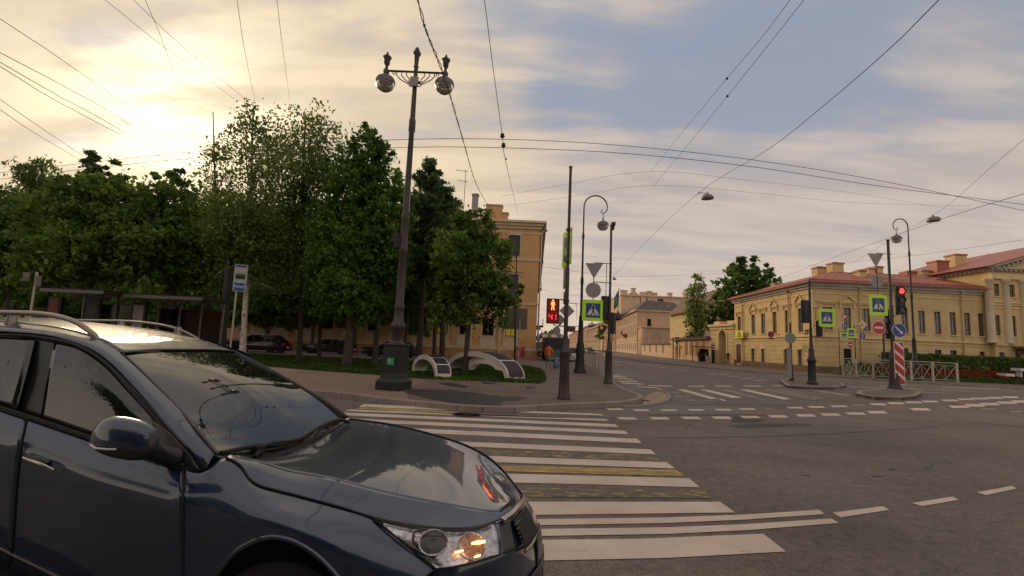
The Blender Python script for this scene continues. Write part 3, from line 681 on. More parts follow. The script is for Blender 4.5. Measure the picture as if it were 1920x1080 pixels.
# awning over a doorway and posters near the corner
b = MB(FL.M); s0, s1 = sL(800, 568), sL(860, 568); zA = FL.uv(830, 568)[1]; b.box(s0, -1.3, zA, s1, 0, zA + .12); b.tube([(s0, -1.28, zA + .14), (s1, -1.28, zA + .14)], .03, 6); b.build('entrance_canopy', 'steel', root, world=True)
a = rect(FL, 967, 650, 984, 676); b = MB(FL.M); b.box(a[0], -.14, max(a[1], .3), a[0] + (a[2] - a[0]) * .47, -.105, a[3]); b.box(a[0] + (a[2] - a[0]) * .53, -.14, max(a[1], .3), a[2], -.105, a[3]); b.build('red_poster', 'red_poster', root, world=True)
b = MB(FL.M); b.tube(circ(.16, 18) and [(a[0] + .22 + .13 * cos(t * pi / 9), -.145, (a[1] + a[3]) / 2 + .3 * sin(t * pi / 9)) for t in range(18)], .022, 6, closed=True); b.build('poster_ring', 'sign_white', root, world=True)
# television aerial
ar = P(872, 345, YL + 4); az0 = zt + .6
t_ = empty('tv_aerial', (ar.x, ar.y, az0), 'thin television aerial with cross rods on the ochre house roof', 'aerial')
b = MB(); ztop = zat(ar.x, ar.y, 318); b.tube([(ar.x, ar.y, az0), (ar.x, ar.y, ztop)], .035, 6); b.build('mast', 'cable', t_, world=True)
for zz, w in ((zat(ar.x, ar.y, 321), 1.1), (zat(ar.x, ar.y, 340), .9)):
    b = MB(); b.tube([(ar.x - w, ar.y, zz + .1), (ar.x + w * .3, ar.y, zz - .05)], .022, 5)
    for k in range(5):
        x = ar.x - w + k * w * .3; b.tube([(x, ar.y - .35, zz + .1 - k * .03), (x, ar.y + .35, zz + .1 - k * .03)], .014, 5)
    b.build('cross_rod', 'cable', t_, world=True)
# big green advertisement bracket at the corner of the ochre house (grey panel)
# ---- the yellow corner house with red roof
XA = P(1527, 690, 46.0).x
A = Vector((XA, 46.0, 0)); Bf = P(1378, 680, 64.0); FLs = Fac((Bf.x, 64.0), (A.x, 46.0)); FR = Fac((A.x, 46.0), (P(1856, 640, 46.0).x, 46.0))
root = empty('corner_house', (A.x, A.y, 0), 'yellow two storey corner house with red metal roof and pedimented windows', 'building')
zE = FR.uv(1527, 540)[1]; zB = (FLs.uv(1527, 635)[1] + FR.uv(1700, 635)[1]) / 2
def avg(F, rs, i): return sum(rect(F, *q)[i] for q in rs) / len(rs)
lw = [(1383, 595, 1389.5, 630), (1409, 591, 1416, 628), (1427, 588, 1435, 626.5), (1448.5, 584.5, 1456, 624.5), (1471.5, 580, 1479.5, 623), (1496, 577, 1505.5, 621)]
zl0, zl1 = avg(FLs, lw, 1), avg(FLs, lw, 3)
LU = [(rect(FLs, *q)[0], zl0, rect(FLs, *q)[2], zl1) for q in lw]
lg = [(1409, 655, 1415.5, 681), (1427.5, 655, 1434, 681.5), (1470, 654, 1476, 682), (1496, 653, 1505, 683)]
zg0, zg1 = avg(FLs, lg, 1), avg(FLs, lg, 3)
LG = [(rect(FLs, *q)[0], zg0, rect(FLs, *q)[2], zg1) for q in lg]
ds0, ds1 = FLs.s(1380.5, 665), FLs.s(1389.5, 665); dz = FLs.uv(1385, 645.5)[1]
LD = (ds0, KZ + .25, ds1, dz)
b = MB(FLs.M); wall_mesh(b, 0, FLs.len, KZ, zE, LU + LG + [LD]); b.build('wall', 'yellow_wall', root, world=True)
ru = [(1543, 572, 1561, 618), (1582, 576, 1596, 620), (1617, 578, 1632, 621), (1660, 580, 1670, 622), (1690, 583, 1703, 625), (1722, 583, 1735, 626), (1752, 585, 1764.5, 627), (1781, 586, 1793, 628), (1808, 588, 1820, 628.5), (1835, 590, 1846, 629.5)]
zr0, zr1 = avg(FR, ru, 1), avg(FR, ru, 3)
RU = [(rect(FR, *q)[0], zr0, rect(FR, *q)[2], zr1) for q in ru]
rg = [(1690, 655, 1704, 668), (1753, 656, 1766, 667), (1782, 656.5, 1794.5, 667), (1837, 657.5, 1847, 668)]
zb1 = avg(FR, rg, 3); RG = [(rect(FR, *q)[0], zb1 - 1.0, rect(FR, *q)[2], zb1) for q in rg]
dq = rect(FR, 1582, 654, 1597, 677); RD = (dq[0], KZ + .35, dq[2], dq[3])
b = MB(FR.M); wall_mesh(b, 0, FR.len, KZ, zE, RU + RG + [RD]); b.build('wall', 'yellow_wall', root, world=True)
for F, ws, pe in ((FLs, LU, (0, 1, 0, 1, 0, 1)), (FR, RU, (0, 1, 0, 0, 0, 0, 0, 0, 0, 0))):
    b = MB(F.M); g = F.len
    band(b, -.0, g + (.0), zB, .16, .14); band(b, 0, g, zB - .30, .07, .06); band(b, 0, g, zE - .55, .10, .06)
    for i, (w, q) in enumerate(zip(ws, pe)):
        if F is FLs or i < 3: hood(b, w, q, .55 if F is FLs else .45, .45 if F is FLs else .5, .85 if F is FLs else .75)
        b.box(w[0] - .1, -.09, w[1] - .1, w[2] + .1, .0, w[1] - .003)
    if F is FLs:
        for i, w in enumerate(LG):
            surround(b, w, .14, .05)
    b.build('facade_trim', 'yellow_trim', root, world=True)
    b = MB(F.M)
    z = KZ + 1.0
    ends = [h for h in (LG + [LD] if F is FLs else RG + [RD])]
    xs = sorted([(h[0] - .22, h[2] + .22) for h in ends])
    while z < zB - .5:
        s = .02
        for (a, c) in xs + [(g, g)]:
            if a - s > .4: b.box(s, -.004, z, a, .01, z + .035)
            s = max(s, c)
        z += .48
    b.build('rustication', 'groove', root, world=True)
    b = MB(F.M); s = 0
    for (a, c) in sorted([((LD if F is FLs else RD)[0] - .05, (LD if F is FLs else RD)[2] + .05)]) + [(g, g)]:
        b.box(s, -.13, KZ - .1, a, 0, KZ + .62); s = c
    b.build('plinth', 'plinth_brown', root, world=True)
for w in LU: window(FLs, w, root, 'window_frame', .16, 1, (.70,), cur=True)
for w in LG: window(FLs, w, root, 'window_frame', .16, 1, (.70,), cur=True)
for w in RU: window(FR, w, root, 'window_frame', .16, 1, (.72,), cur=True)
for w in RG: window(FR, w, root, 'window_frame', .16, 1, ())
for F, q, mt in ((FLs, LD, 'door_brown'), (FR, RD, 'dark_void')):
    b = MB(F.M); b.box(q[0], .12, q[1], q[2], .2, q[3]); 
    for u in (.15, .55):
        for v in (.1, .42, .72): b.box(q[0] + (q[2] - q[0]) * u, .09, q[1] + (q[3] - q[1]) * v, q[0] + (q[2] - q[0]) * (u + .3), .118, q[1] + (q[3] - q[1]) * (v + .2))
    d_ = b.build('door', mt, root, world=True)
    b = MB(F.M); b.lathe([(.03, 0), (.04, .05)], (q[0] + .2, .08, q[1] + 1.0), 8); b.build('handle', 'steel', d_, world=True)
b = MB(FR.M); cx = (RD[0] + RD[2]) / 2; w = (RD[2] - RD[0]) / 2
pa = arc(cx, RD[3] - .02, w + .02, 0, pi, 14); po = arc(cx, RD[3] - .02, w + .22, 0, pi, 14)
for i in range(14): b.plate([pa[i], po[i], po[i + 1], pa[i + 1]], -.06, .0)
b.build('door_arch', 'yellow_trim', root, world=True)
# cornice following both fronts
def along(F, o, s): return F.A + F.d * s + F.n * o
b = MB(); far = Vector((FLs.A.x, 64.2, 0)); xe = FR.A.x + FR.len
for o, z0, h in ((.16, zE, .22), (.36, zE + .223, .2), (.55, zE + .426, .16)):
    p0 = along(FLs, o, -.2); nx = FLs.n.x; c0 = Vector((A.x - o * 1.0, A.y - o, 0))
    b.prism([(c0.x, c0.y), (xe, A.y - o), (xe, 58), (41.4, 58), (41.4, 64.2), (p0.x, 64.2)], z0, z0 + h)
b.build('cornice', 'cornice_grey', root, world=True)
zt = zE + .60; rz_ = 2.15
E0 = (A.x - .75, A.y - .75, zt); E1 = (xe, A.y - .75, zt); R0 = (A.x + 6, A.y + 6, zt + rz_); R1 = (xe, A.y + 6, zt + rz_); E2 = (xe, A.y + 12.6, zt); V_ = (A.x + 12, A.y + 12.6, zt); E3 = (A.x + 12, 64.6, zt); E4 = (Bf.x - .7, 64.6, zt); R2 = (A.x + 6.4, 64.6, zt + rz_)
b = MB(); vs = [E0, E1, R0, R1, E2, V_, E3, E4, R2]; b.add(vs, [(0, 1, 3, 2), (0, 2, 8, 7), (2, 5, 6, 8), (2, 3, 4, 5), (6, 7, 8)])
lo = [(x, y, z - .07) for x, y, z in (E0, E1)]; b.add([E0, E1, (E1[0], E1[1], zt - .09), (E0[0], E0[1], zt - .09)], [(0, 3, 2, 1)]); b.add([E4, E0, (E0[0], E0[1], zt - .09), (E4[0], E4[1], zt - .09)], [(0, 3, 2, 1)])
rf = b.build('roof', 'red_roof', root, world=True)
b = MB()
def seam(a, c, n):
    for i in range(1, n): pass
for i in range(1, 26):   # standing seams and the eaves upstand
    x = E0[0] + (E1[0] - E0[0]) * i / 26; y1 = R0[1]; t = min(1, (x - E0[0]) / 6.75)
    b.tube([(x, E0[1], zt + .03), (x, E0[1] + 6.75 * t, zt + rz_ * t + .03)], .025, 4)
for i in range(1, 28):
    y = E0[1] + (E4[1] - E0[1]) * i / 28; t = min(1, (y - E0[1]) / 6.75); x0 = E0[0] + (E4[0] - E0[0]) * i / 28; xr = R0[0] + .02 * i
    b.tube([(x0, y, zt + .03), (x0 + (xr - x0) * t, y, zt + rz_ * t + .03)], .025, 4)
b.tube([(E4[0] + .45, E4[1], zt + .22), (E0[0] + .45, E0[1] + .45, zt + .22), (E1[0], E1[1] + .45, zt + .22)], .06, 6)
b.build('roof_seam', 'red_roof', rf, world=True)
for s_ in (FLs.s(1394, 600), FLs.s(1481, 600)): pipe(FLs, root, s_, KZ + .2, zE - .1, 'yellow_wall')
for s_ in (FR.s(1612, 600), FR.s(1803, 600)): pipe(FR, root, s_, KZ + .2, zE - .1, 'yellow_wall')
for x0, x1, yt, yb, Y, mt, c in ((1532, 1554, 498, 517, 54, 'yellow_wall', 'red_roof'), (1561, 1582, 490, 516, 52, 'yellow_wall', 'red_roof'), (1612, 1624, 504, 530, 49, 'yellow_wall', 'red_roof'), (1629, 1641, 500, 518, 53, 'yellow_wall', 'red_roof'), (1644, 1656, 497, 518, 53, 'yellow_wall', 'red_roof'),
        (1701, 1720, 506, 524, 53, 'red_roof', 'red_roof'), (1729, 1745, 504, 525, 53, 'yellow_wall', 'tin_roof'), (1453, 1473, 529, 541, 62, 'yellow_wall', 'red_roof'), (1758, 1772, 520, 544, 49, 'red_roof', 'red_roof'), (1783, 1795, 526, 546, 48.6, 'red_roof', 'red_roof'), (1809, 1822, 524, 548, 48.6, 'red_roof', 'red_roof')):
    chim_px(root, x0, x1, yt, yb, Y, mt, 1.0, c)
# street number plates and road signs fixed to the corner house
b = MB(FLs.M); q = rect(FLs, 1509.5, 618, 1516, 622.5); b.box(q[0], -.05, q[1], q[2], 0, q[3]); q = rect(FLs, 1509.5, 624, 1516, 627); b.box(q[0], -.05, q[1], q[2], 0, q[3]); b.build('number_plate', 'sign_black', root, world=True)
b = MB(FLs.M); q = rect(FLs, 1387, 620, 1400.5, 634); b.box(q[0], -.5, q[1], q[2], -.46, q[3]); w = b.build('warning_sign', 'sign_lime', root, world=True)
b = MB(FLs.M); cx = (q[0] + q[2]) / 2; hw = (q[2] - q[0]) * .38; zb = q[1] + .15; zt_ = q[3] - .12
b.plate([(cx - hw, zb), (cx + hw, zb), (cx, zt_)], -.506, -.502); k_ = b.build('triangle', 'sign_black', w, world=True); b = MB(FLs.M); b.plate([(cx - hw * .76, zb + .07), (cx + hw * .76, zb + .07), (cx, zt_ - .18)], -.512, -.508); b.build('triangle_face', 'sign_yellow', w, world=True)
b = MB(FLs.M)
for dx in (-.22, .12): b.plate([(cx + dx - .02, zb + .1), (cx + dx + .12, zb + .1), (cx + dx + .1, zb + .5), (cx + dx, zb + .5)], -.518, -.514); b.plate(circ(.07, 10, cx + dx + .05, zb + .58), -.518, -.514)
b.build('figures', 'sign_black', w, world=True)
# ---- the taller portico house to its right
FP_ = Fac((xe, 45.55), (xe + 22, 45.55))
root2 = empty('portico_house', (xe, 45.55, 0), 'taller yellow house with white columns and a red pediment roof at the right edge', 'building')
zPE = FP_.uv(1854, 508)[1]
pu = [(1866, 591, 1876, 629), (1896, 592, 1905.5, 631)]; pt = [(1864, 532, 1874, 555), (1893, 534, 1903, 557)]; pb = [(1875, 657.5, 1885, 668)]
PU = [rect(FP_, *q) for q in pu]; PT = [rect(FP_, *q) for q in pt]
st = PU[1][0] - PU[0][0]
for k in (1, 2, 3, 4, 5): q = PU[1]; PU.append((q[0] + st * k, q[1], q[2] + st * k, q[3])); q = PT[1]; PT.append((q[0] + st * k, q[1], q[2] + st * k, q[3]))
PB_ = [(q[0] + .2, zb1 - 1, q[2] + .2, zb1) for q in PU]
b = MB(FP_.M); wall_mesh(b, 0, 22, KZ, zPE, PU + PT + PB_); b.build('wall', 'yellow_wall', root2, world=True)
b = MB(); b.quad((xe, 45.551, KZ), (xe, 45.551, zPE), (xe, 64, zPE), (xe, 64, KZ)); b.build('side_wall', 'yellow_wall', root2, world=True)
b = MB(FP_.M); band(b, -.05, 22, zB - .1, .22, .16); band(b, -.05, 22, zPE - .75, .5, .2)
zu = PU[0][3]
for q in PU[:4]: b.box(q[0] - .5, -.12, q[3] + .95, q[2] + .5, .0, q[3] + 1.05); b.box(q[0] - .45, -.08, q[3] + .65, q[2] + .45, 0, q[3] + .75); b.box(q[0] - .1, -.1, q[1] - .1, q[2] + .1, 0, q[1] - .003)
for q in PT[:4]: b.box(q[0] - .45, -.12, q[1] - .62, q[2] + .45, 0, q[1] - .5); b.box(q[0] - .1, -.1, q[1] - .1, q[2] + .1, 0, q[1] - .003)
b.build('facade_trim', 'yellow_trim', root2, world=True)
for k in range(5):
    cxp = (1855.5, 1888)[0] if k == 0 else None
    s = FP_.s(1857, 600) + k * (FP_.s(1889, 600) - FP_.s(1857, 600))
    b = MB(FP_.M); b.lathe([(.42, zB + .13), (.42, zB + .3), (.34, zB + .34), (.33, zB + 2.5), (.29, zPE - 1.15), (.33, zPE - 1.1), (.42, zPE - .95), (.42, zPE - .76)], (s, .0, 0), 20); b.build('column', 'cream_column', root2, smooth=True, world=True)
for q in PU + PT + PB_: window(FP_, q, root2, 'window_frame', .16, 1, (.7,) if q[3] - q[1] > 1.2 else (.5,), cur=True)
b = MB()
for o, z0, h in ((.2, zPE, .2), (.42, zPE + .203, .16)): b.prism([(xe - o, 45.55 - o), (xe + 22 + o, 45.55 - o), (xe + 22 + o, 64), (xe - o, 64)], z0, z0 + h)
for i in range(50): b.box(xe - .16 + i * .45, 45.55 - .36, zPE + .02, xe + .04 + i * .45, 45.55 - .201, zPE + .18)
for i in range(38): b.box(xe - .37, 45.7 + i * .48, zPE + .02, xe - .201, 45.9 + i * .48, zPE + .18)
b.build('cornice', 'cornice_grey', root2, world=True)
apx = xe + 11; ah = 11 * .34; zz = zPE + .37
b = MB(); b.add([(xe + .3, 45.35, zz), (xe + 21.7, 45.35, zz), (apx, 45.35, zz + ah - .2)], [(0, 1, 2)]); b.build('pediment', 'yellow_wall', root2, world=True)
b = MB()
for sx in (-1, 1):
    q = [(apx + sx * 11.6, zz - .02), (apx + sx * 10.9, zz - .02), (apx, zz + ah - .32), (apx, zz + ah + .02)]
    if sx < 0: q.reverse()
    b.plate([(x, z) for x, z in q], 45.55 - .62, 45.4)
for i in range(1, 24):
    for sx in (-1, 1):
        x = apx + sx * (11 - i * .46); z = zz + ah * (i * .46) / 11; b.box(x - .1, 45.02, z - .42, x + .1, 45.33, z - .22)
b.build('pediment_cornice', 'cornice_grey', root2, world=True)
b = MB(); b.add([(apx - 11.9, 44.8, zz - .03), (apx, 44.8, zz + ah + .06), (apx + 11.9, 44.8, zz - .03), (apx - 11.9, 64.5, zz - .03), (apx, 64.5, zz + ah + .06), (apx + 11.9, 64.5, zz - .03)], [(0, 1, 4, 3), (1, 2, 5, 4), (3, 4, 5)]); b.add([(apx - 11.9, 44.79, zz - .12), (apx, 44.79, zz + ah - .03), (apx, 44.79, zz + ah + .06), (apx - 11.9, 44.79, zz - .03)], [(0, 1, 2, 3)]); b.build('roof', 'red_roof', root2, world=True)
b = MB(FP_.M); s0 = FP_.s(1896, 640); b.box(s0, -1.6, zB - .35, 22, -.17, zB - .12); b.box(s0 + .3, -1.2, zB - .9, s0 + .9, -.17, zB - .353); b.build('balcony_slab', 'plinth_brown', root2, world=True)
b = MB(FP_.M)
for i in range(26): b.tube([(s0 + .1 + i * .42, -1.5, zB - .12), (s0 + .1 + i * .42, -1.5, zB + .75)], .04, 5)
b.tube([(s0 + .05, -1.5, zB + .78), (21.9, -1.5, zB + .78)], .05, 6); b.build('balustrade', 'cornice_grey', root2, world=True)
for x0, x1, yt, yb, Y, mt, c in ((1757, 1780, 486, 509, 52, 'red_roof', 'red_roof'), (1791, 1813, 474, 496, 53, 'yellow_wall', 'red_roof')): chim_px(root2, x0, x1, yt, yb + 6, Y, mt, 1.3, c)
# ---- gateway with tall arch beside the corner house
GA = P(1333, 680, 70.0); FG = Fac((GA.x, 70.0), (Bf.x - .02, 64.03))
root = empty('gateway', (GA.x, 70, 0), 'yellow stone gateway with one tall round arch next to the corner house', 'gateway')
zGT = FG.uv(1355, 612)[1]; c0, c1 = FG.s(1348, 660), FG.s(1362, 660); cr_ = (c1 - c0) / 2; cz = FG.uv(1355, 619)[1] - cr_
b = MB(FG.M); n = 12; a_ = arc((c0 + c1) / 2, cz, cr_, pi, 0, n)
b.quad((0, 0, KZ), (c0, 0, KZ), (c0, 0, zGT), (0, 0, zGT)); b.quad((c1, 0, KZ), (FG.len, 0, KZ), (FG.len, 0, zGT), (c1, 0, zGT))
for i in range(n):
    (xa, za), (xb, zb) = a_[i], a_[i + 1]; b.quad((xa, 0, za), (xb, 0, zb), (xb, 0, zGT), (xa, 0, zGT)); b.quad((xa, 0, za), (xa, 1.2, za), (xb, 1.2, zb), (xb, 0, zb))
b.quad((c0, 0, KZ), (c0, 1.2, KZ), (c0, 1.2, cz), (c0, 0, cz)); b.quad((c1, 0, KZ), (c1, 0, cz), (c1, 1.2, cz), (c1, 1.2, KZ))
b.box(0, 1.201, KZ, FG.len, 1.3, zGT); b.quad((0, 0, KZ), (0, 0, zGT), (0, 1.3, zGT), (0, 1.3, KZ))
b.build('wall', 'yellow_wall', root, world=True)
b = MB(FG.M)
ao = arc((c0 + c1) / 2, cz, cr_ + .3, pi, 0, n)
for i in range(n): b.plate([a_[i], a_[i + 1], ao[i + 1], ao[i]], -.08, .0)
b.box(c0 - .3, -.081, KZ, c0 - .003, 0, cz); b.box(c1 + .003, -.081, KZ, c1 + .3, 0, cz)
b.box(-.3, -.35, zGT, FG.len, 1.5, zGT + .3); b.box(-.1, -.15, zGT - .4, FG.len, 0, zGT - .003); b.build('trim', 'yellow_trim', root, world=True)
b = MB(FG.M); b.box(.5, .2, zGT + .303, 2.2, .9, zGT + .75); b.box(FG.len - 2.2, .2, zGT + .303, FG.len - .3, .9, zGT + .75); b.build('parapet', 'yellow_trim', root, world=True)
b = MB(FG.M); b.box(2.21, .1, zGT + .303, FG.len - 2.21, 1.3, zGT + .7); b.build('roof', 'red_roof', root, world=True)
b = MB(FG.M); b.box(c0 + .02, 1.0, KZ, c1 - .02, 1.1, cz + cr_ - .1); b.build('gate_leaf', 'plinth_brown', root, world=True)
b = MB(FG.M); z = KZ + .7
while z < zGT - .7:
    b.box(.02, -.004, z, c0 - .32, .01, z + .04); b.box(c1 + .32, -.004, z, FG.len, .01, z + .04); z += .55
b.build('rustication', 'groove', root, world=True)
# ---- the ruined single storey frontage and the niche wall
RA = P(1262, 672, 92.0); FK = Fac((RA.x, 92.0), (GA.x - .05, 70.1))
root = empty('ruined_outbuilding', (RA.x, 90, 0), 'low crumbling outbuilding with patchy plaster left of the gateway', 'outbuilding')
zK = FK.uv(1295, 637)[1]
kh = [(FK.s(1273, 660), KZ + .1, FK.s(1279, 660), FK.uv(1276, 650)[1])]
b = MB(FK.M); wall_mesh(b, 0, FK.len, KZ, zK, kh); b.box(kh[0][0], .2, KZ, kh[0][2], .25, kh[0][3]); b.build('wall', 'ruin_wall', root, world=True)
b = MB(FK.M)
for cxp in (1287, 1297, 1307, 1319):
    s = FK.s(cxp, 660); pl = [(s - 1.0, KZ + .8), (s + 1.0, KZ + .8)] + arc(s, KZ + 2.2, 1.0, 0, pi, 8); b = MB(FK.M); b.plate(pl, -.012, 0); b.build('bare_brick', 'brick_brown', root, world=True)
b = MB(FK.M); b.box(-.3, -.5, zK, FK.len, 2.5, zK + .22); 
for i in range(9): s = R.uniform(0, FK.len - 2); b.box(s, -.3, zK + .222, s + R.uniform(.6, 1.8), .4, zK + R.uniform(.35, .6))
b.build('roof', 'grey_roof', root, world=True)
b = MB(FK.M); s = FK.s(1262, 660) ; b.box(.0, -.4, KZ, 1.2, -.003, zK - .1); b.box(2.2, -.35, KZ, 3.2, -.003, zK - .1); b.build('pier', 'ruin_wall', root, world=True)
b = MB(FK.M); b.tube([(3.5, -.5, zK + .5), (3.6, -.5, zK - .4), (4.6, -.6, zK - .9), (5.4, -.6, zK - .9)], .14, 8); b.build('duct', 'steel', root, world=True)
NA = P(1203, 668, 128.0); FN = Fac((NA.x, 128.0), (RA.x - .05, 92.1))
root = empty('niche_wall', (NA.x, 110, 0), 'long low yellow wall with a row of arched niches beside the peach house', 'wall')
zN = FN.uv(1230, 646)[1]
b = MB(FN.M); b.box(0, 0, KZ, FN.len, .5, zN); b.build('wall', 'peach_light', root, world=True)
b = MB(FN.M)
for cxp in (1209, 1219, 1230.5, 1243):
    s = FN.s(cxp, 660); pl = [(s - .9, KZ + .9), (s + .9, KZ + .9)] + arc(s, KZ + 3.0, .9, 0, pi, 8)
    b.plate(pl, -.02, -.003)
b.build('niche', 'groove', root, world=True)
b = MB(FN.M); b.box(-.1, -.25, zN, FN.len, .8, zN + .25); b.build('coping', 'grey_roof', root, world=True)
# ---- the peach house with a blank gable wall
root = empty('peach_house', (NA.x, 140, 0), 'peach three storey house with large blank side wall and dark grey roof', 'building')
P0 = P(1194, 668, 143.0); FB = Fac((P0.x, 143.0), (P(1290, 660, 143.0).x, 143.0)); FT = Fac((P(1155, 660, 196.0).x, 196.0), (P0.x, 143.0))
FB2 = Fac((P(1204, 660, 138.0).x, 138.0), (P(1285, 660, 138.0).x, 138.0))
zP = FB.uv(1194, 583)[1]; zP2 = FB2.uv(1205, 614)[1]
wq = rect(FB, 1213.5, 598, 1221, 612); wq = (wq[0], max(wq[1], zP2 + .2), wq[2], wq[3])
b = MB(FB.M); wall_mesh(b, 0, FB.len, KZ, zP, [wq]); b.quad((FB.len, 0, KZ), (FB.len, 30, KZ), (FB.len, 30, zP), (FB.len, 0, zP)); b.build('side_wall', 'peach_wall', root, world=True)
b = MB(FB2.M); b.box(0, 0, KZ, FB2.len, 5.0, zP2); b.build('side_wing', 'peach_wall', root, world=True)
b = MB(FB2.M); b.box(-.3, -.3, zP2, FB2.len, 5, zP2 + .2); b.box(.1, -.05, KZ, .6, -.003, zP2 - .1); b.box(1.6, -.05, KZ, 2.1, -.003, zP2 - .1); b.build('side_trim', 'peach_light', root, world=True)
window(FB, wq, root, 'window_frame', .2, 1, (.6,))
b = MB(FB.M); b.box(-.5, -.5, zP, FB.len, .3, zP + .45); b.build('cornice', 'peach_light', root, world=True)
hs = []; L_ = FT.len
for i in range(12):
    s = 2.5 + i * (L_ - 5) / 11
    hs += [(s - .75, 1.2, s + .75, 3.4), (s - .7, 5.4, s + .7, 9.0), (s - .7, 11.0 if zP > 13 else 9.8, s + .7, min(zP - 1, 13.4))]
b = MB(FT.M); wall_mesh(b, 0, L_, KZ, zP, hs, .12); b.build('wall', 'peach_light', root, world=True)
panes(FT, hs, .1, .2, 'far_window', root)
b = MB(FT.M); band(b, 0, L_, 4.2, .4, .15); band(b, 0, L_, 9.4, .3, .15); b.box(-.3, -.8, zP, L_ + .3, .3, zP + .5)
for i in range(13): s = .6 + i * (L_ - 1.2) / 12; b.box(s - .35, -.1, 4.7, s + .35, 0, zP - .003)
b.build('facade_trim', 'peach_light', root, world=True)
b = MB(); q = [P(1196, 583, 143.0), P(1290, 586, 143.0)]; xa, xb = q[0].x, q[1].x; zt = zP + .45
b.add([(xa - .6, 142.4, zt), (xb, 142.4, zt), (xb, 170, zt), (xa - .6 + 3, 196, zt), (xa + 4.5, 150, zt + 3.6), (xb - 2, 150, zt + 3.2)], [(0, 1, 5, 4), (0, 4, 3), (1, 2, 5), (2, 3, 4, 5)]); b.build('roof', 'grey_roof', root, world=True)
for x0, x1, yt, yb in ((1250, 1257, 571, 583), (1283, 1288, 570, 583)): chim_px(root, x0, x1, yt, yb, 146, 'peach_light', 1.5, 'grey_roof')
b = MB(FT.M); s = L_ * .55; b.box(s - 2.5, -1.6, 6.2, s + 2.5, 0, 6.5); b.box(s - 2, -1.0, 5.4, s + 2, 0, 6.19)
for i in range(9): b.tube([(s - 2.4 + i * .6, -1.55, 6.5), (s - 2.4 + i * .6, -1.55, 7.5)], .05, 5)
b.tube([(s - 2.45, -1.55, 7.5), (s + 2.45, -1.55, 7.5)], .06, 5); b.build('balcony', 'brick_brown', root, world=True)
# ---- taller house behind with a comb of chimneys
root = empty('chimney_house', (P(1220, 600, 205).x, 205, 0), 'tall peach house behind with many square chimneys along its parapet', 'building')
FC = Fac((P(1163, 650, 205).x, 205), (P(1296, 650, 205).x, 205)); zC = FC.uv(1230, 557)[1]
wn = [rect(FC, 1200, 559, 1207, 575), rect(FC, 1212, 559, 1221, 571), rect(FC, 1233, 560, 1244, 570)]
b = MB(FC.M); wall_mesh(b, 0, FC.len, KZ, zC, wn, .4); b.build('wall', 'peach_light', root, world=True)
for q in wn: window(FC, q, root, 'window_frame', .35, 1, (.5,))
b = MB(FC.M); b.box(-.2, -.6, zC, FC.len + .2, 20, zC + .5)
b.quad((0, .01, KZ), (0, .01, zC), (0, 45, zC), (0, 45, KZ)); b.build('parapet', 'peach_light', root, world=True)
for x0, x1, yt in ((1165, 1177, 545), (1185, 1192, 541), (1201.5, 1211, 549), (1214, 1222, 547), (1223, 1232, 550), (1253.5, 1261, 550), (1283, 1289, 550)):
    a = rect(FC, x0, yt, x1, 556); b = MB(FC.M); zlo = zC + .5 if x0 < 1200 or x0 > 1240 else zC - 3
    b.box(a[0], -.25 if zlo < zC else .3, zlo + .003, a[2], 2.2, a[3]); b.box(a[0] - .2, -.4 if zlo < zC else .1, a[3] + .002, a[2] + .2, 2.4, a[3] + .3); b.build('chimney', 'peach_light', root, world=True)
b = MB(FC.M); a = rect(FC, 1177, 552, 1201, 558); b.plate([(a[0], zC + .5), (a[2], zC + .5), ((a[0] + a[2]) / 2, zC + 2.6)], 1, 3); b.build('gable', 'peach_light', root, world=True)
# ---- yellow gable behind the birch
root = empty('gable_house', (P(1325, 600, 105).x, 105, 0), 'yellow gabled house half hidden behind the birch and the big tree', 'building')
q0, q1 = P(1313, 660, 105), P(1352, 660, 105); za, zb = P(1316, 578, 105).z, P(1340, 543, 105).z
b = MB(); b.add([(q0.x, 105, KZ), (q1.x + 6, 105, KZ), (q1.x + 6, 105, za), ((q0.x + q1.x + 6) / 2 - 1, 105, zb), (q0.x, 105, za), (q0.x, 125, KZ), (q0.x, 125, za)], [(0, 1, 2, 3, 4), (0, 4, 6, 5)]); b.build('wall', 'yellow_wall', root, world=True)
mx = (q0.x + q1.x + 6) / 2 - 1
b = MB()
b.add([(q0.x - .8, 104.2, za - .5), (mx, 104.2, zb + .2), (q1.x + 6.8, 104.2, za - .5), (q0.x - .8, 125, za - .5), (mx, 125, zb + .2), (q1.x + 6.8, 125, za - .5)], [(0, 1, 4, 3), (1, 2, 5, 4)]); b.add([(q0.x - .8, 104.19, za - 1.1), (mx, 104.19, zb - .4), (mx, 104.19, zb + .2), (q0.x - .8, 104.19, za - .5)], [(0, 1, 2, 3)]); b.build('roof', 'plinth_brown', root, world=True)
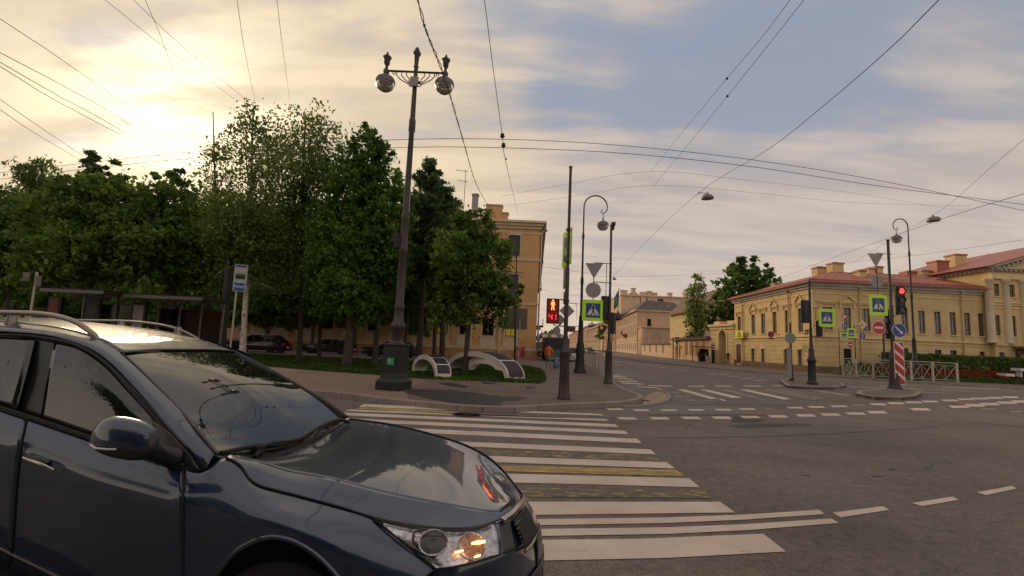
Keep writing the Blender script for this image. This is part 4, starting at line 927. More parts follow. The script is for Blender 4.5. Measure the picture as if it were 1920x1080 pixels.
# ---- the street front running on to the vanishing point
def street_house(px0, Y0, px1, Y1, pyt, mt, label, fl=4, nb=12):
    a, c = P(px0, 650, Y0), P(px1, 650, Y1); F = Fac((c.x, Y1), (a.x, Y0)); z1 = zat(a.x, Y0, pyt); L_ = F.len
    root = empty('terrace_house', (a.x, Y0, 0), label, 'building', 'houses of the far street front'); hs = []
    fh = (z1 - .8) / fl
    for i in range(nb):
        s = (i + .5) * L_ / nb
        for k in range(fl): hs.append((s - L_ / nb * .2, .9 + k * fh, s + L_ / nb * .2, .9 + k * fh + fh * .62))
    b = MB(F.M); wall_mesh(b, 0, L_, KZ, z1, hs, .12); b.quad((L_, 0, KZ), (L_, 25, KZ), (L_, 25, z1), (L_, 0, z1)); b.build('wall', mt, root, world=True)
    panes(F, hs, .1, .2, 'far_window', root)
    b = MB(F.M); b.box(0, -.9, z1, L_ + .4, 1, z1 + .7)
    for k in range(1, fl): b.box(0, -.3, .45 + k * fh, L_, 0, .8 + k * fh)
    for i in range(nb + 1): s = min(max(i * L_ / nb, .5), L_ - .5); b.box(s - .4, -.3, KZ, s + .4, -.003, .44 + fh) if False else b.box(s - .35, -.10, .81 + fh, s + .35, -.003, z1 - .003)
    b.build('facade_trim', mt, root, world=True)
    b = MB(F.M); b.add([(0, -.8, z1 + .71), (L_ + .3, -.8, z1 + .71), (L_ + .3, 24, z1 + .71), (0, 24, z1 + .71), (2, 8, z1 + 3.2), (L_ - 2, 8, z1 + 3.2)], [(0, 1, 5, 4), (1, 2, 5), (2, 3, 4, 5), (3, 0, 4)]); b.build('roof', 'grey_roof', root, world=True)
    for i in range(4): s = R.uniform(3, L_ - 3); g = MB(F.M); g.box(s - 1, 5, z1 + 1, s + 1, 6.5, z1 + 4.2 + R.random()); g.build('chimney', mt, root, world=True)
street_house(1154, 198, 1124, 262, 596, 'pink_wall', 'pinkish terrace house just beyond the peach house on the long street', 4, 14)
street_house(1123.5, 263, 1100, 350, 612, 'peach_light', 'cream terrace house in the middle of the far street front', 4, 16)
street_house(1099.6, 352, 1080, 480, 613, 'peach_wall', 'farther peach terrace house with tall ground floor on the long street', 4, 16)
street_house(1079.6, 485, 1066, 700, 622, 'pink_wall', 'smallest and farthest terrace house at the end of the long street', 4, 14)
# low white range closing the view down the side street
root = empty('far_building', (P(1030, 645, 300).x, 300, 0), 'long pale low building closing the view down the side street', 'building')
FF = Fac((P(1006, 650, 300).x, 300), (P(1062, 650, 300).x, 300)); zF = FF.uv(1025, 632)[1]; L_ = FF.len; hs = []
for i in range(9):
    s = (i + .5) * L_ / 9
    for z in (1.5, 5.0): 
        if z + 2 < zF: hs.append((s - .55, z, s + .55, z + 1.9))
b = MB(FF.M); wall_mesh(b, 0, L_, KZ, zF, hs, .3); b.build('wall', 'distant_wall', root, world=True)
panes(FF, hs, .3, .4, 'window_glass', root)
b = MB(FF.M); b.add([(-1, -.6, zF), (L_ + 1, -.6, zF), (L_ + 1, 14, zF), (-1, 14, zF), (3, 6, zF + 2.6), (L_ - 3, 6, zF + 2.6)], [(0, 1, 5, 4), (1, 2, 5), (2, 3, 4, 5), (3, 0, 4)]); rf_ = b.build('roof', 'grey_roof', root, world=True)
for i in range(3):
    s = 3 + i * 6; g = MB(FF.M); g.plate([(s, zF), (s + 3.4, zF), (s + 3.4, zF + 1.1), (s + 1.7, zF + 2.1), (s, zF + 1.1)], -.7, 2); g.build('dormer', 'distant_wall', rf_, world=True)
# ------------------------------------------------------------------ trees
RG_ = np.random.default_rng(11)
def leaf_mesh(name, cen, size, mt, parent, elong=1.6, droop=0.0, gravity=False):
    n = len(cen); rg = RG_
    d = rg.normal(size=(n, 3)); d[:, 2] -= droop; d /= np.linalg.norm(d, axis=1)[:, None] + 1e-9
    e = rg.normal(size=(n, 3)); e -= d * (e * d).sum(1)[:, None]; e /= np.linalg.norm(e, axis=1)[:, None] + 1e-9
    s = size * rg.uniform(0.55, 1.35, n)[:, None]
    a = d * s * elong / 2; c = e * s / 2
    V = np.stack([cen - a, cen - a * 0.1 + c, cen + a, cen - a * 0.1 - c], 1).reshape(-1, 3) - np.array(wloc(parent))
    me = bpy.data.meshes.new(name); me.vertices.add(4 * n); me.vertices.foreach_set('co', V.astype(np.float32).ravel())
    me.loops.add(4 * n); me.loops.foreach_set('vertex_index', np.arange(4 * n, dtype=np.int32)); me.polygons.add(n)
    me.polygons.foreach_set('loop_start', np.arange(0, 4 * n, 4, dtype=np.int32)); me.polygons.foreach_set('loop_total', np.full(n, 4, dtype=np.int32))
    me.materials.append(MATS[mt]); me.update(); me.validate()
    o = bpy.data.objects.new(name, me); COL.objects.link(o); o.parent = parent; return o
def crown_points(blobs, n, clump=0.2, per=26, shell=0.55):
    """blobs: list of (centre, rx, ry, rz, weight)"""
    rg = RG_; out = []; cl = []; w = np.array([b[4] for b in blobs], float); w /= w.sum()
    for (c, rx, ry, rz, _), k in zip(blobs, w):
        m_ = max(3, int(n * k / per)); d = rg.normal(size=(m_, 3)); d /= np.linalg.norm(d, axis=1)[:, None]
        r = rg.uniform(shell ** 3, 1.0, m_) ** (1 / 3) * rg.uniform(0.78, 1.14, m_); rr = np.array([rx, ry, rz])
        tuft = rg.random(m_) < .13; r = np.where(tuft, r * rg.uniform(1.08, 1.26, m_), r); cc = np.array(c) + d * r[:, None] * rr; cl.append(cc)
        sg = clump * min(rx, rz) * rg.uniform(.45, 1.35, (m_, 1, 1)) * np.where(tuft, .6, 1.0)[:, None, None]
        out.append((cc[:, None, :] + rg.normal(size=(m_, per, 3)) * sg * np.array([1, 1, .75])).reshape(-1, 3))
    return np.concatenate(out), np.concatenate(cl)
def tree(name, label, base, Y, blobs_px, leaf, lsize, dens=6.5, bark='bark', trunk_r=0.18, clump=0.2, limbs=26, group=None, cat='tree', base_z=None, shell=0.5, elong=1.6, trunk_px=None, per=40, depth=1.0, droop=0):
    """base: (px,) of the trunk foot; blobs in pixels (cx, cy, rx, ry[, weight]) at depth Y"""
    bz = KZ if base_z is None else base_z; lsize = lsize * (.68 if Y < 40 else .8)
    X0 = P(base[0], base[1], Y).x; root = empty(name, (X0, Y, bz), label, cat, group)
    bl = []; area = 0; top = -9
    for q in blobs_px:
        cx, cy, rx, ry = q[:4]; c = P(cx, cy, Y + (q[5] if len(q) > 5 else R.uniform(-.5, .5))); k = Y / FPX
        bl.append((tuple(c), rx * k, rx * k * depth, ry * k, rx * ry * (q[4] if len(q) > 4 else 1))); area += 3.14 * rx * ry * (q[4] if len(q) > 4 else 1); top = max(top, c.z + ry * k * .75)
    n = int(dens * area / ((lsize * FPX / Y) ** 2 * .8)); n = min(n, 80000)
    pts, cl = crown_points(bl, n, clump * (.80 if per == 40 else 1), per, shell)
    # trunk and limbs reaching the leaf clumps
    b = MB(); foot = Vector((X0, Y, bz - .1)); hgt = top - bz
    cb = Vector(np.mean([q[0] for q in bl], axis=0)); tp = Vector(trunk_px and P(trunk_px[0], trunk_px[1], Y) or (cb.x, Y, bz + hgt * .9))
    path = []; m_ = 9
    for i in range(m_):
        t = i / (m_ - 1); p = foot.lerp(tp, t); p.x += sin(t * 5 + X0) * .05 * hgt * .18 * t; path.append(p)
    rs = [trunk_r * (1.25 if i == 0 else 1) * (1 - .8 * i / (m_ - 1)) for i in range(m_)]
    b.tube(path, rs, 8)
    idx = RG_.choice(len(cl), min(limbs, len(cl)), replace=False)
    for i in idx:
        e = Vector(cl[i]); h = e.z - bz; t0 = max(.34 if h < 4 else .42, min(.92, (h - (e - path[-1]).length * .12) / hgt * .72)); k = t0 * (m_ - 1); k0 = int(k); st = path[k0].lerp(path[min(k0 + 1, m_ - 1)], k - k0)
        r0 = trunk_r * (1 - .8 * t0) * .5; mid = st.lerp(e, .5); mid.z -= (e - st).length * .06 * (1 if droop == 0 else -1)
        b.tube([st, st.lerp(mid, .5) + Vector((0, 0, .02)), mid, mid.lerp(e, .5) + Vector((R.uniform(-.1, .1), R.uniform(-.1, .1), .08)), e], [r0, r0 * .8, r0 * .6, r0 * .4, .012], 5, cap=False)
    b.build('trunk', bark, root, smooth=True, world=True, sharp=80)
    leaf_mesh('crown', pts, lsize, leaf, root, elong, droop)
    return root
PK = 'trees of the park'
tree('broadleaf_tree', 'dark leafy tree cut by the left edge of the photo', (15, 640), 27, [(15, 470, 55, 85), (-30, 440, 60, 90), (30, 420, 40, 40)], 'leaf_dark', .22, group=PK)
tree('weeping_tree', 'slender weeping tree rising behind the big chestnuts at far left', (85, 640), 33, [(72, 330, 34, 36, .5), (60, 370, 38, 50, .5), (95, 400, 40, 60, .7)], 'leaf_birch', .16, 6, clump=.28, droop=1.2, elong=2.6, trunk_px=(80, 300), group=PK, limbs=40)
def conifer(label, base, Y, top, halfw, bottom, n=26, lsize=.16, sparse=1.0, group=PK):
    X0 = P(base[0], base[1], Y).x; root = empty('conifer_tree', (X0, Y, KZ), label, 'tree', group); tp = P(top[0], top[1], Y); bt = P(top[0], bottom, Y).z
    b = MB(); foot = Vector((X0, Y, KZ - .1)); b.tube([foot, foot.lerp(tp, .5), tp], [.2, .11, .015], 7); cen = []
    k = halfw * Y / FPX
    for i in range(n):
        t = (i + R.random() * .6) / n; z = bt + (tp.z - bt) * t; c = foot.lerp(tp, (z - KZ) / (tp.z - KZ))
        for a in range(5):
            th = R.uniform(0, 2 * pi); L_ = k * (1 - t) ** .75 * R.uniform(.4, 1.3) + .12; e = c + Vector((cos(th) * L_, sin(th) * L_, L_ * R.uniform(.15, .6)))
            b.tube([c, c.lerp(e, .5) - Vector((0, 0, L_ * .06)), e], [.03, .018, .006], 4, cap=False)
            m_ = int((4 + 125 * L_) * sparse)
            for j in range(m_):
                u = R.uniform(.12, 1.05); q = c.lerp(e, u) + Vector((R.gauss(0, .09 + .05 * L_ * (1 - u * .6)), R.gauss(0, .09 + .05 * L_ * (1 - u * .6)), R.gauss(-.04, .08))); cen.append(q)
    b.build('trunk', 'bark', root, world=True); leaf_mesh('crown', np.array([tuple(c) for c in cen]), lsize, 'leaf_conifer', root, 2.6); return root
conifer('thin spruce tip showing above the chestnuts at far left', (172, 640), 36, (172, 281), 38, 480, 22, .17, .8)
tree('chestnut_tree', 'broad dark chestnut filling the left of the park beside the red shelter', (165, 640), 23, [(110, 420, 62, 80), (190, 400, 75, 88), (150, 480, 90, 62), (80, 490, 50, 55), (235, 460, 60, 80), (210, 345, 30, 36), (115, 350, 24, 24)], 'leaf_chestnut', .24, 8, trunk_r=.25, group=PK, clump=.18)
tree('chestnut_tree', 'rounded dark chestnut right of the broad one above the second shelter', (325, 640), 25, [(320, 400, 62, 72), (300, 470, 62, 65), (370, 440, 52, 75), (318, 335, 28, 24), (345, 500, 60, 50), (262, 410, 30, 60)], 'leaf_dark', .24, 8, trunk_r=.25, group=PK, clump=.18)
tree('birch_tree', 'tall airy birch with white trunk behind the bus stop sign', (456, 664), 24, [(470, 240, 42, 50, .28), (500, 320, 60, 55, .32), (430, 300, 40, 50, .14), (450, 420, 62, 70, .8), (415, 480, 40, 66, .8), (500, 470, 48, 76, .7)], 'leaf_birch', .15, 6.5, 'bark_birch', .16, clump=.27, limbs=80, trunk_px=(478, 205), elong=1.9, group=PK, per=20, shell=.2)
tree('birch_tree', 'bare topped leaning tree between birch and chestnut', (425, 650), 28, [(420, 290, 34, 44, .14), (400, 360, 36, 46, .25), (425, 430, 45, 60, .6)], 'leaf_birch', .15, 6, 'bark', .13, clump=.28, limbs=60, trunk_px=(396, 210), elong=1.9, group=PK, per=18, shell=.2)
tree('birch_tree', 'wide airy tree with fine foliage just left of the green lime', (563, 655), 27, [(590, 240, 50, 44, .30), (545, 290, 60, 60, .34), (600, 330, 50, 60, .5), (545, 400, 58, 60, .8), (520, 480, 50, 70, .9)], 'leaf_birch', .16, 6.5, 'bark', .15, clump=.25, limbs=70, trunk_px=(575, 215), elong=1.8, group=PK, per=22, shell=.2)
tree('lime_tree', 'tall fresh green lime tree left of the ornate lamp post', (652, 668), 24, [(690, 290, 42, 58), (660, 350, 62, 66), (715, 370, 42, 80), (640, 430, 62, 70), (700, 460, 55, 66), (620, 520, 48, 60), (660, 560, 60, 44)], 'leaf_lime', .21, 8, trunk_r=.22, group=PK, clump=.18, trunk_px=(685, 280))
tree('lime_tree', 'darker low crowned tree tucked against the ornate lamp post', (703, 672), 25.5, [(700, 500, 55, 60), (670, 560, 56, 40), (735, 480, 40, 80), (755, 400, 24, 60)], 'leaf_dark', .21, 7.5, trunk_r=.17, group=PK, clump=.2)
tree('broadleaf_tree', 'young tree with bending stem between the lamp post and conifer', (757, 660), 30, [(770, 500, 42, 60), (760, 560, 44, 36), (790, 430, 30, 60)], 'leaf_dark', .21, 7, trunk_r=.12, group=PK, clump=.22)
conifer('ragged dark larch standing right of the ornate lamp post', (786, 660), 28, (808, 296), 78, 520, 20, .13, .9)
conifer('lower spruce top between larch and small chestnut', (830, 655), 31, (838, 352), 50, 520, 16, .12, .9)
tree('chestnut_tree', 'compact chestnut with single trunk behind the white arches', (874, 662), 24, [(890, 430, 42, 46), (860, 490, 48, 62), (915, 500, 50, 62), (880, 560, 58, 50), (945, 560, 34, 48), (836, 570, 30, 40)], 'leaf_chestnut', .22, 7.5, trunk_r=.15, group=PK, clump=.19)
tree('broadleaf_tree', 'dark understorey tree behind the lime trunks', (600, 655), 34, [(600, 520, 60, 60), (560, 570, 56, 46), (480, 565, 56, 48), (660, 480, 60, 70), (640, 590, 60, 26), (710, 590, 50, 26), (520, 600, 60, 18)], 'leaf_dark', .26, 6, trunk_r=.15, group=PK, clump=.22)
tree('broadleaf_tree', 'dark understorey tree filling the gap behind the bus stop sign', (400, 650), 35, [(390, 540, 60, 60), (320, 570, 60, 46), (240, 565, 70, 50), (150, 560, 70, 50), (60, 555, 60, 50), (200, 590, 90, 26), (330, 595, 90, 24)], 'leaf_dark', .28, 6, trunk_r=.15, group=PK, clump=.22)
tree('broadleaf_tree', 'dark tree filling the space behind the larch', (815, 655), 36, [(795, 420, 44, 84), (838, 440, 40, 76), (850, 540, 50, 60), (775, 520, 48, 80), (790, 590, 56, 34)], 'leaf_dark', .28, 6, trunk_r=.15, group=PK, clump=.22)
for i, (px, ll) in enumerate(((420, 'added back row tree shading the house, behind the birch trunk'), (500, 'added back row tree shading the ochre house, second from the left'), (585, 'added back row tree shading the ochre house behind the parked hatchback'), (665, 'added back row tree shading the ochre house behind the lime trunks'), (745, 'added back row tree shading the ochre house behind the ornate lamp'), (815, 'rightmost added back row tree shading the ochre house'))):  # row added to keep sky light off the ochre house wall
    tree('broadleaf_tree', ll, (px, 655), 46.5, [(px, 540, 62, 46), (px + 14, 480, 52, 52), (px - 10, 575, 56, 26)], 'leaf_dark', .42, 5, trunk_r=.2, group=PK, clump=.22)
RT = 'trees beyond the crossing'
tree('birch_tree', 'slim pale birch behind the ruined outbuilding', (1305, 640), 88, [(1308, 530, 14, 16, .7), (1304, 560, 20, 30, .8), (1305, 595, 22, 32, .9), (1302, 625, 18, 22, .9)], 'leaf_far', .42, 5, 'bark', .25, clump=.26, limbs=30, trunk_px=(1310, 520), group=RT, per=16, shell=.2)
tree('broadleaf_tree', 'huge dark green tree behind the gateway and corner house', (1385, 640), 82, [(1400, 505, 24, 30), (1375, 535, 34, 40), (1420, 530, 32, 38), (1360, 575, 30, 36), (1395, 580, 40, 36), (1340, 600, 16, 22), (1440, 520, 14, 20)], 'leaf_dark', .62, 8, trunk_r=.5, group=RT, clump=.2)
tree('street_tree', 'small round green tree on the far pavement of the long street', (1131, 655), 150, [(1133, 610, 9, 14), (1128, 625, 10, 12)], 'leaf_far', .8, 8, trunk_r=.2, group=RT)
tree('broadleaf_tree', 'distant rounded tree above the low pale building', (1036, 640), 330, [(1034, 622, 14, 7), (1044, 626, 8, 6), (1022, 627, 8, 5)], 'leaf_far', 1.6, 8, trunk_r=.5, group=RT)
tree('broadleaf_tree', 'tree top just peeping over the portico house roof', (1850, 600), 78, [(1852, 481, 7, 6), (1790, 491, 7, 6)], 'leaf_dark', .5, 8, trunk_r=.3, group=RT)
# grass blades, hedge, flower bed
def scatter_in(poly, n, z0, z1):
    xs = [p[0] for p in poly]; ys = [p[1] for p in poly]; out = []
    while len(out) < n:
        x, y = R.uniform(min(xs), max(xs)), R.uniform(min(ys), max(ys)); c = False; j = len(poly) - 1
        for i in range(len(poly)):
            if (poly[i][1] > y) != (poly[j][1] > y) and x < (poly[j][0] - poly[i][0]) * (y - poly[i][1]) / (poly[j][1] - poly[i][1]) + poly[i][0]: c = not c
            j = i
        if c: out.append((x, y, R.uniform(z0, z1)))
    return np.array(out)
def stuff_mesh(name, pts, size, mt, elong):
    e_ = bpy.data.objects.new('tmp', None); o = leaf_mesh(name, pts, size, mt, e_, elong); o.parent = None; bpy.data.objects.remove(e_); return tag(o, kind='stuff')
tag(stuff_mesh('grass', scatter_in([(p.x, p.y) for p in lawn], 26000, KZ + .01, KZ + .05), .09, 'grass_blade', 2.2), 'short park grass round the trees and arches', 'grass')
# right-hand planted bank, hedge and flowers
bk0 = [G(x, y, KZ) for x, y in [(1655, 707), (1720, 710), (1800, 712.5), (1930, 715), (2050, 719)]]
bx0, bx1 = bk0[0].x, bk0[-1].x + 12; yb0 = 38.6; yb1 = 44.2
q = [P(1640, 700, yb0).x, P(2060, 700, yb0).x]
b = MB(); b.add([(q[0], yb0, KZ), (q[1], yb0, KZ), (q[1] + 4, yb1, 1.15), (q[0] + 1.5, yb1, 1.15), (q[0], yb1, KZ)], [(0, 1, 2, 3), (0, 3, 4)]); struct('lawn', b, 'lawn_soil')
def bank(x, y): return KZ + (1.15 - KZ) * (y - yb0) / (yb1 - yb0)
pts = scatter_in([(q[0] + .3, yb0), (q[1], yb0), (q[1] + 3, yb1), (q[0] + 1.5, yb1)], 14000, 0, .06); pts[:, 2] += bank(0, pts[:, 1]); tag(stuff_mesh('grass', pts, .12, 'grass_blade', 2.2), 'short grass on the planted bank', 'grass')
pts = scatter_in([(q[0] + 3, 40.2), (q[1], 40.2), (q[1], 42.6), (q[0] + 2.5, 42.6)], 16000, .02, .22); pts[:, 2] += bank(0, pts[:, 1]); tag(stuff_mesh('flower_bed', pts, .13, 'flower_red', 1.2), 'red brown flower bed below the clipped hedge', 'flower bed')
pts = scatter_in([(q[0] + 2, 42.3), (q[1], 42.3), (q[1], 42.9), (q[0] + 2, 42.9)], 2500, .0, .45); pts[:, 2] += bank(0, pts[:, 1]); pts = pts[(np.sin(pts[:, 0] * 1.7) + np.sin(pts[:, 0] * 4.1)) > .2]; tag(stuff_mesh('pale_plants', pts, .16, 'shrub_pale', 1.6), 'pale green plants along the hedge foot', 'plants')
hx0, hx1 = P(1662, 690, 43.4).x, q[1] + 6; hz1 = zat(P(1800, 670, 43.2).x, 43.2, 666)
he = empty('hedge', (hx0, 43.5, KZ), 'long clipped dark green hedge in front of the yellow wing', 'hedge')
b = MB(); b.box(hx0 + .15, 43.15, KZ, hx1, 44.1, hz1 - .15); b.build('hedge_core', 'lawn_soil', he, world=True)
n = 30000; pts = np.stack([RG_.uniform(hx0, hx1, n), 43.6 + RG_.choice([-1, 1], n) * .0 + RG_.uniform(-.62, .62, n), RG_.uniform(KZ, hz1, n)], 1)
keep = (np.abs(pts[:, 1] - 43.6) > .42) | (pts[:, 2] > hz1 - .2); pts = pts[keep]; pts[:, 2] += np.sin(pts[:, 0] * 3) * .03; leaf_mesh('foliage', pts, .13, 'leaf_dark', he, 1.4)
bn = G(1880, 703, KZ)
for x0, y0, x1, w in ((1868, 702, 1896, .8), (1895, 692.5, 1925, .9)):
    a = P(x0, y0, 41); c = P(x1, y0 + 1, 40.5); b = MB(); b.box(a.x, 40.2, a.z - .1, c.x, 41, a.z + .12); b.box(a.x + .2, 40.4, a.z - .6, a.x + .5, 40.8, a.z - .102); b.box(c.x - .5, 40.4, a.z - .6, c.x - .2, 40.8, a.z - .102)
    tag(b.build('bench', 'sign_white'), 'low white bench slab on the lawn before the flower bed' if x0 == 1868 else 'upper white bench slab against the flower bed at the right edge', 'bench')
# ------------------------------------------------------------------ signs
def frame_at(p, yaw=0.0, tilt=0.0):
    return Matrix.Translation(p) @ Matrix.Rotation(yaw, 4, 'Z') @ Matrix.Rotation(tilt, 4, 'Y')
def rrect(w, h, r=0.03, n=4):
    o = []
    for cx, cy, a in ((w / 2 - r, -h / 2 + r, -pi / 2), (w / 2 - r, h / 2 - r, 0), (-w / 2 + r, h / 2 - r, pi / 2), (-w / 2 + r, -h / 2 + r, pi)): o += arc(cx, cy, r, a, a + pi / 2, n)
    return o
WALK = [[(-.02, .235), (.03, .235), (.045, .17), (.03, .06), (-.03, .06), (-.05, .16)], [(-.03, .07), (.02, .07), (.0, -.06), (-.06, -.17), (-.095, -.155), (-.04, -.05)], [(.0, .07), (.035, .07), (.055, -.04), (.105, -.13), (.15, -.14), (.145, -.165), (.09, -.165), (.02, -.05)],
        [(-.045, .205), (-.03, .165), (-.075, .11), (-.12, .06), (-.135, .08), (-.10, .13)], [(.035, .20), (.045, .165), (.08, .11), (.125, .08), (.135, .10), (.10, .135), (.06, .19)]]
def sign(kind, root, p, w, yaw=0.0, face=True, name=None):
    """builds a sign plate whose face looks towards -y of its frame; p is its centre in world space"""
    F = frame_at(p, yaw); L = []
    def lay(poly, d, mt, nm):
        b = MB(F); b.plate(poly, -d, -d + .0035); L.append((b, mt, nm))
    def finish(poly, mt, nm):
        b = MB(F); b.plate(poly, 0, .025); o = b.build(nm, [mt, 'sign_back'], root, world=True)
        me = o.data; idx = [0] * len(me.polygons)
        for i, f in enumerate(me.polygons):
            if i > 0: idx[i] = 1
        me.polygons.foreach_set('material_index', idx)
        for b_, m_, n_ in L: b_.build(n_, m_, o, world=True)
        return o
    if kind == 'cross' or kind == 'cross_tall':
        h = w * (1.0 if kind == 'cross' else 1.15); k = w / .95
        lay(rrect(.64 * k, .64 * k * h / w, .02), .004, 'sign_blue', 'blue_panel'); lay([(-.285 * k, -.22 * k), (.285 * k, -.22 * k), (0, .29 * k)], .009, 'sign_white', 'white_triangle')
        b = MB(F)
        for q in WALK: b.plate([(x * k * .98, (z - .035) * k * .98) for x, z in q], -.0145, -.0105)
        b.plate(circ(.033 * k, 10, .0, .21 * k), -.0145, -.0105)
        for x in (-.2, -.1, .1, .2): b.plate([((x - .02) * k, -.20 * k), ((x + .03) * k, -.20 * k), ((x + .015) * k, -.165 * k), ((x - .02) * k, -.165 * k)], -.0145, -.0105)
        L.append((b, 'sign_black', 'walking_figure')); return finish(rrect(w, h, .03), 'sign_green', name or 'crosswalk_sign')
    if kind == 'noentry':
        lay(circ(w * .46, 32), .004, 'sign_red', 'red_disc'); lay(rrect(w * .66, w * .16, .01), .009, 'sign_white', 'white_bar'); return finish(circ(w / 2), 'sign_white', 'no_entry_sign')
    if kind == 'keepright':
        lay(circ(w * .465), .004, 'sign_blue', 'blue_disc'); c = cos(pi / 4); k = w
        def rt(l): return [((x - z) * c * -1 if False else (x * c + z * c) * k, (-x * c + z * c) * k) for x, z in l]
        lay(rt([(-.36, -.05), (.15, -.05), (.15, -.13), (.37, 0), (.15, .13), (.15, .05), (-.36, .05)]), .009, 'sign_white', 'white_arrow'); return finish(circ(w / 2), 'sign_white', 'keep_right_sign')
    if kind == 'ahead':
        lay(circ(w * .465), .004, 'sign_blue', 'blue_disc'); k = w; lay([(x * k, z * k) for x, z in [(-.05, -.34), (.05, -.34), (.05, .12), (.15, .12), (0, .36), (-.15, .12), (-.05, .12)]], .009, 'sign_white', 'white_arrow'); return finish(circ(w / 2), 'sign_white', 'ahead_only_sign')
    if kind == 'turnright':
        lay(circ(w * .465), .004, 'sign_blue', 'blue_disc'); k = w; lay([(x * k, z * k) for x, z in [(-.22, -.3), (-.12, -.3), (-.12, .04), (.08, .04), (.08, -.05), (.32, .10), (.08, .25), (.08, .15), (-.22, .15)]], .009, 'sign_white', 'white_arrow'); return finish(circ(w / 2), 'sign_white', 'turn_right_sign')
    if kind == 'yield':
        t = [(-w / 2, .433 * w), (0, -.433 * w), (w / 2, .433 * w)]; lay([(x * .66, (z - .07 * w) * .66 + .07 * w) for x, z in t], .004, 'sign_white', 'white_field'); return finish(t, 'sign_red', 'give_way_sign')
    if kind == 'priority':
        h = w / 2; lay([(-h * .66, 0), (0, -h * .66), (h * .66, 0), (0, h * .66)], .004, 'sign_yellow', 'yellow_field'); return finish([(-h, 0), (0, -h), (h, 0), (0, h)], 'sign_white', 'priority_road_sign')
    if kind == 'back_tri': return finish([(-w / 2, .433 * w), (0, -.433 * w), (w / 2, .433 * w)], 'sign_back', 'triangular_sign_back')
    if kind == 'back_disc': return finish(circ(w / 2), 'sign_back', 'round_sign_back')
    if kind == 'back_dia': return finish([(-w / 2, 0), (0, -w / 2), (w / 2, 0), (0, w / 2)], 'sign_back', 'diamond_sign_back')
    if kind == 'back_rect': return finish(rrect(w, w * 1.9, .03), 'sign_back', 'rectangular_sign_back')
    if kind == 'board':
        h = 4.2 * w
        lay(rrect(w * .9, h * .965, .01), .004, 'sign_red', 'red_field'); b = MB(F)
        for k in range(5):
            z = h * (.5 + .06) - k * h * .235; W2 = w * .45; th = h * .075; dz = h * .19
            poly = [(-W2, z), (-W2, z - th), (W2, z - th - dz), (W2, z - dz)]
            zt = h * .4825; zb = -zt
            def clip(pl, lim, keep_above):
                o = []
                for i in range(len(pl)):
                    (x0_, z0_), (x1_, z1_) = pl[i - 1], pl[i]; in0 = (z0_ >= lim) == keep_above; in1 = (z1_ >= lim) == keep_above
                    if in0 != in1: t = (lim - z0_) / (z1_ - z0_); o.append((x0_ + (x1_ - x0_) * t, lim))
                    if in1: o.append((x1_, z1_))
                return o
            poly = clip(clip(poly, zt, False), zb, True)
            if len(poly) > 2: b.plate(poly, -.0125, -.009)
        L.append((b, 'sign_white', 'white_bars')); return finish(rrect(w, h, .02), 'sign_white', 'striped_board')
def signal(root, p, w, h, yaw=0.0, lit=None, n=3, back=False, mt='signal_black', visor=True, depth=.22):
    F = frame_at(p, yaw); b = MB(F); b.box(-w / 2, 0, -h / 2, w / 2, depth, h / 2); o = b.build('traffic_light', mt, root, world=True, bevel=.02)
    if not back:
        for i in range(n):
            z = h / 2 - (i + .5) * h / n; r = min(w, h / n) * .37; m_ = ('red_lamp' if lit == i else 'lens_off'); b = MB(F); b.plate(circ(r, 20, 0, z), -.02, .01); b.build('lens', m_, o, world=True)
            if visor:
                b = MB(F); a_ = arc(0, z, r * 1.12, -.3, pi + .3, 14); c_ = arc(0, z, r * 1.2, -.3, pi + .3, 14)
                for k in range(14):
                    (xa, za), (xb, zb), (xc, zc), (xd, zd) = a_[k], a_[k + 1], c_[k + 1], c_[k]; d = -.09
                    b.add([(xa, 0, za), (xb, 0, zb), (xb, d, zb), (xa, d, za), (xd, 0, zd), (xc, 0, zc), (xc, d, zc), (xd, d, zd)], [(0, 1, 2, 3), (4, 7, 6, 5), (3, 2, 6, 7)])
                b.build('visor', mt, o, world=True)
    return o
def mast(label, base, top, r=.055, foot=None, mt='pole_brown', name='signal_mast', cat='signal mast', group=None, spike=False, rtop=None, z=KZ):
    g = G(base[0], base[1], z); ztop = zat(g.x, g.y, top); root = empty(name, (g.x, g.y, z), label, cat, group); b = MB()
    f = foot or []; zb = f[-1][1] if f else 0
    b.lathe([(r, zb), (r, (ztop - z) * .55), (rtop or r * .82, (ztop - z) * .56), (rtop or r * .8, ztop - z)] + ([(r * 1.2, ztop - z), (r * 1.2, ztop - z + .04), (.01, ztop - z + .28)] if spike else [(r * .95, ztop - z), (r * .9, ztop - z + .05), (0.01, ztop - z + .06)]), (0, 0, 0), 14)
    b.build('pole', mt, root, smooth=True)
    if f: b = MB(); b.lathe(f, (0, 0, 0), 16); b.build('base', mt, root, smooth=True)
    return root, g, ztop
def at(g, px, py, dy=0.0): return P(px, py, g.y + dy)
def wid(g, px): return px * g.y / FPX
def arm(root, a, b_, r=.018, mt='pole_brown', name='bracket'):
    m_ = MB(); m_.tube([a, b_], r, 6); return m_.build(name, mt, root, world=True)
SM = 'slim masts with signs and signals round the junction'
foot1 = [(.19, 0), (.19, .06), (.16, .12), (.145, .5), (.135, 1.25), (.15, 1.3), (.15, 1.36), (.10, 1.45), (.075, 1.75), (.075, 1.8)]
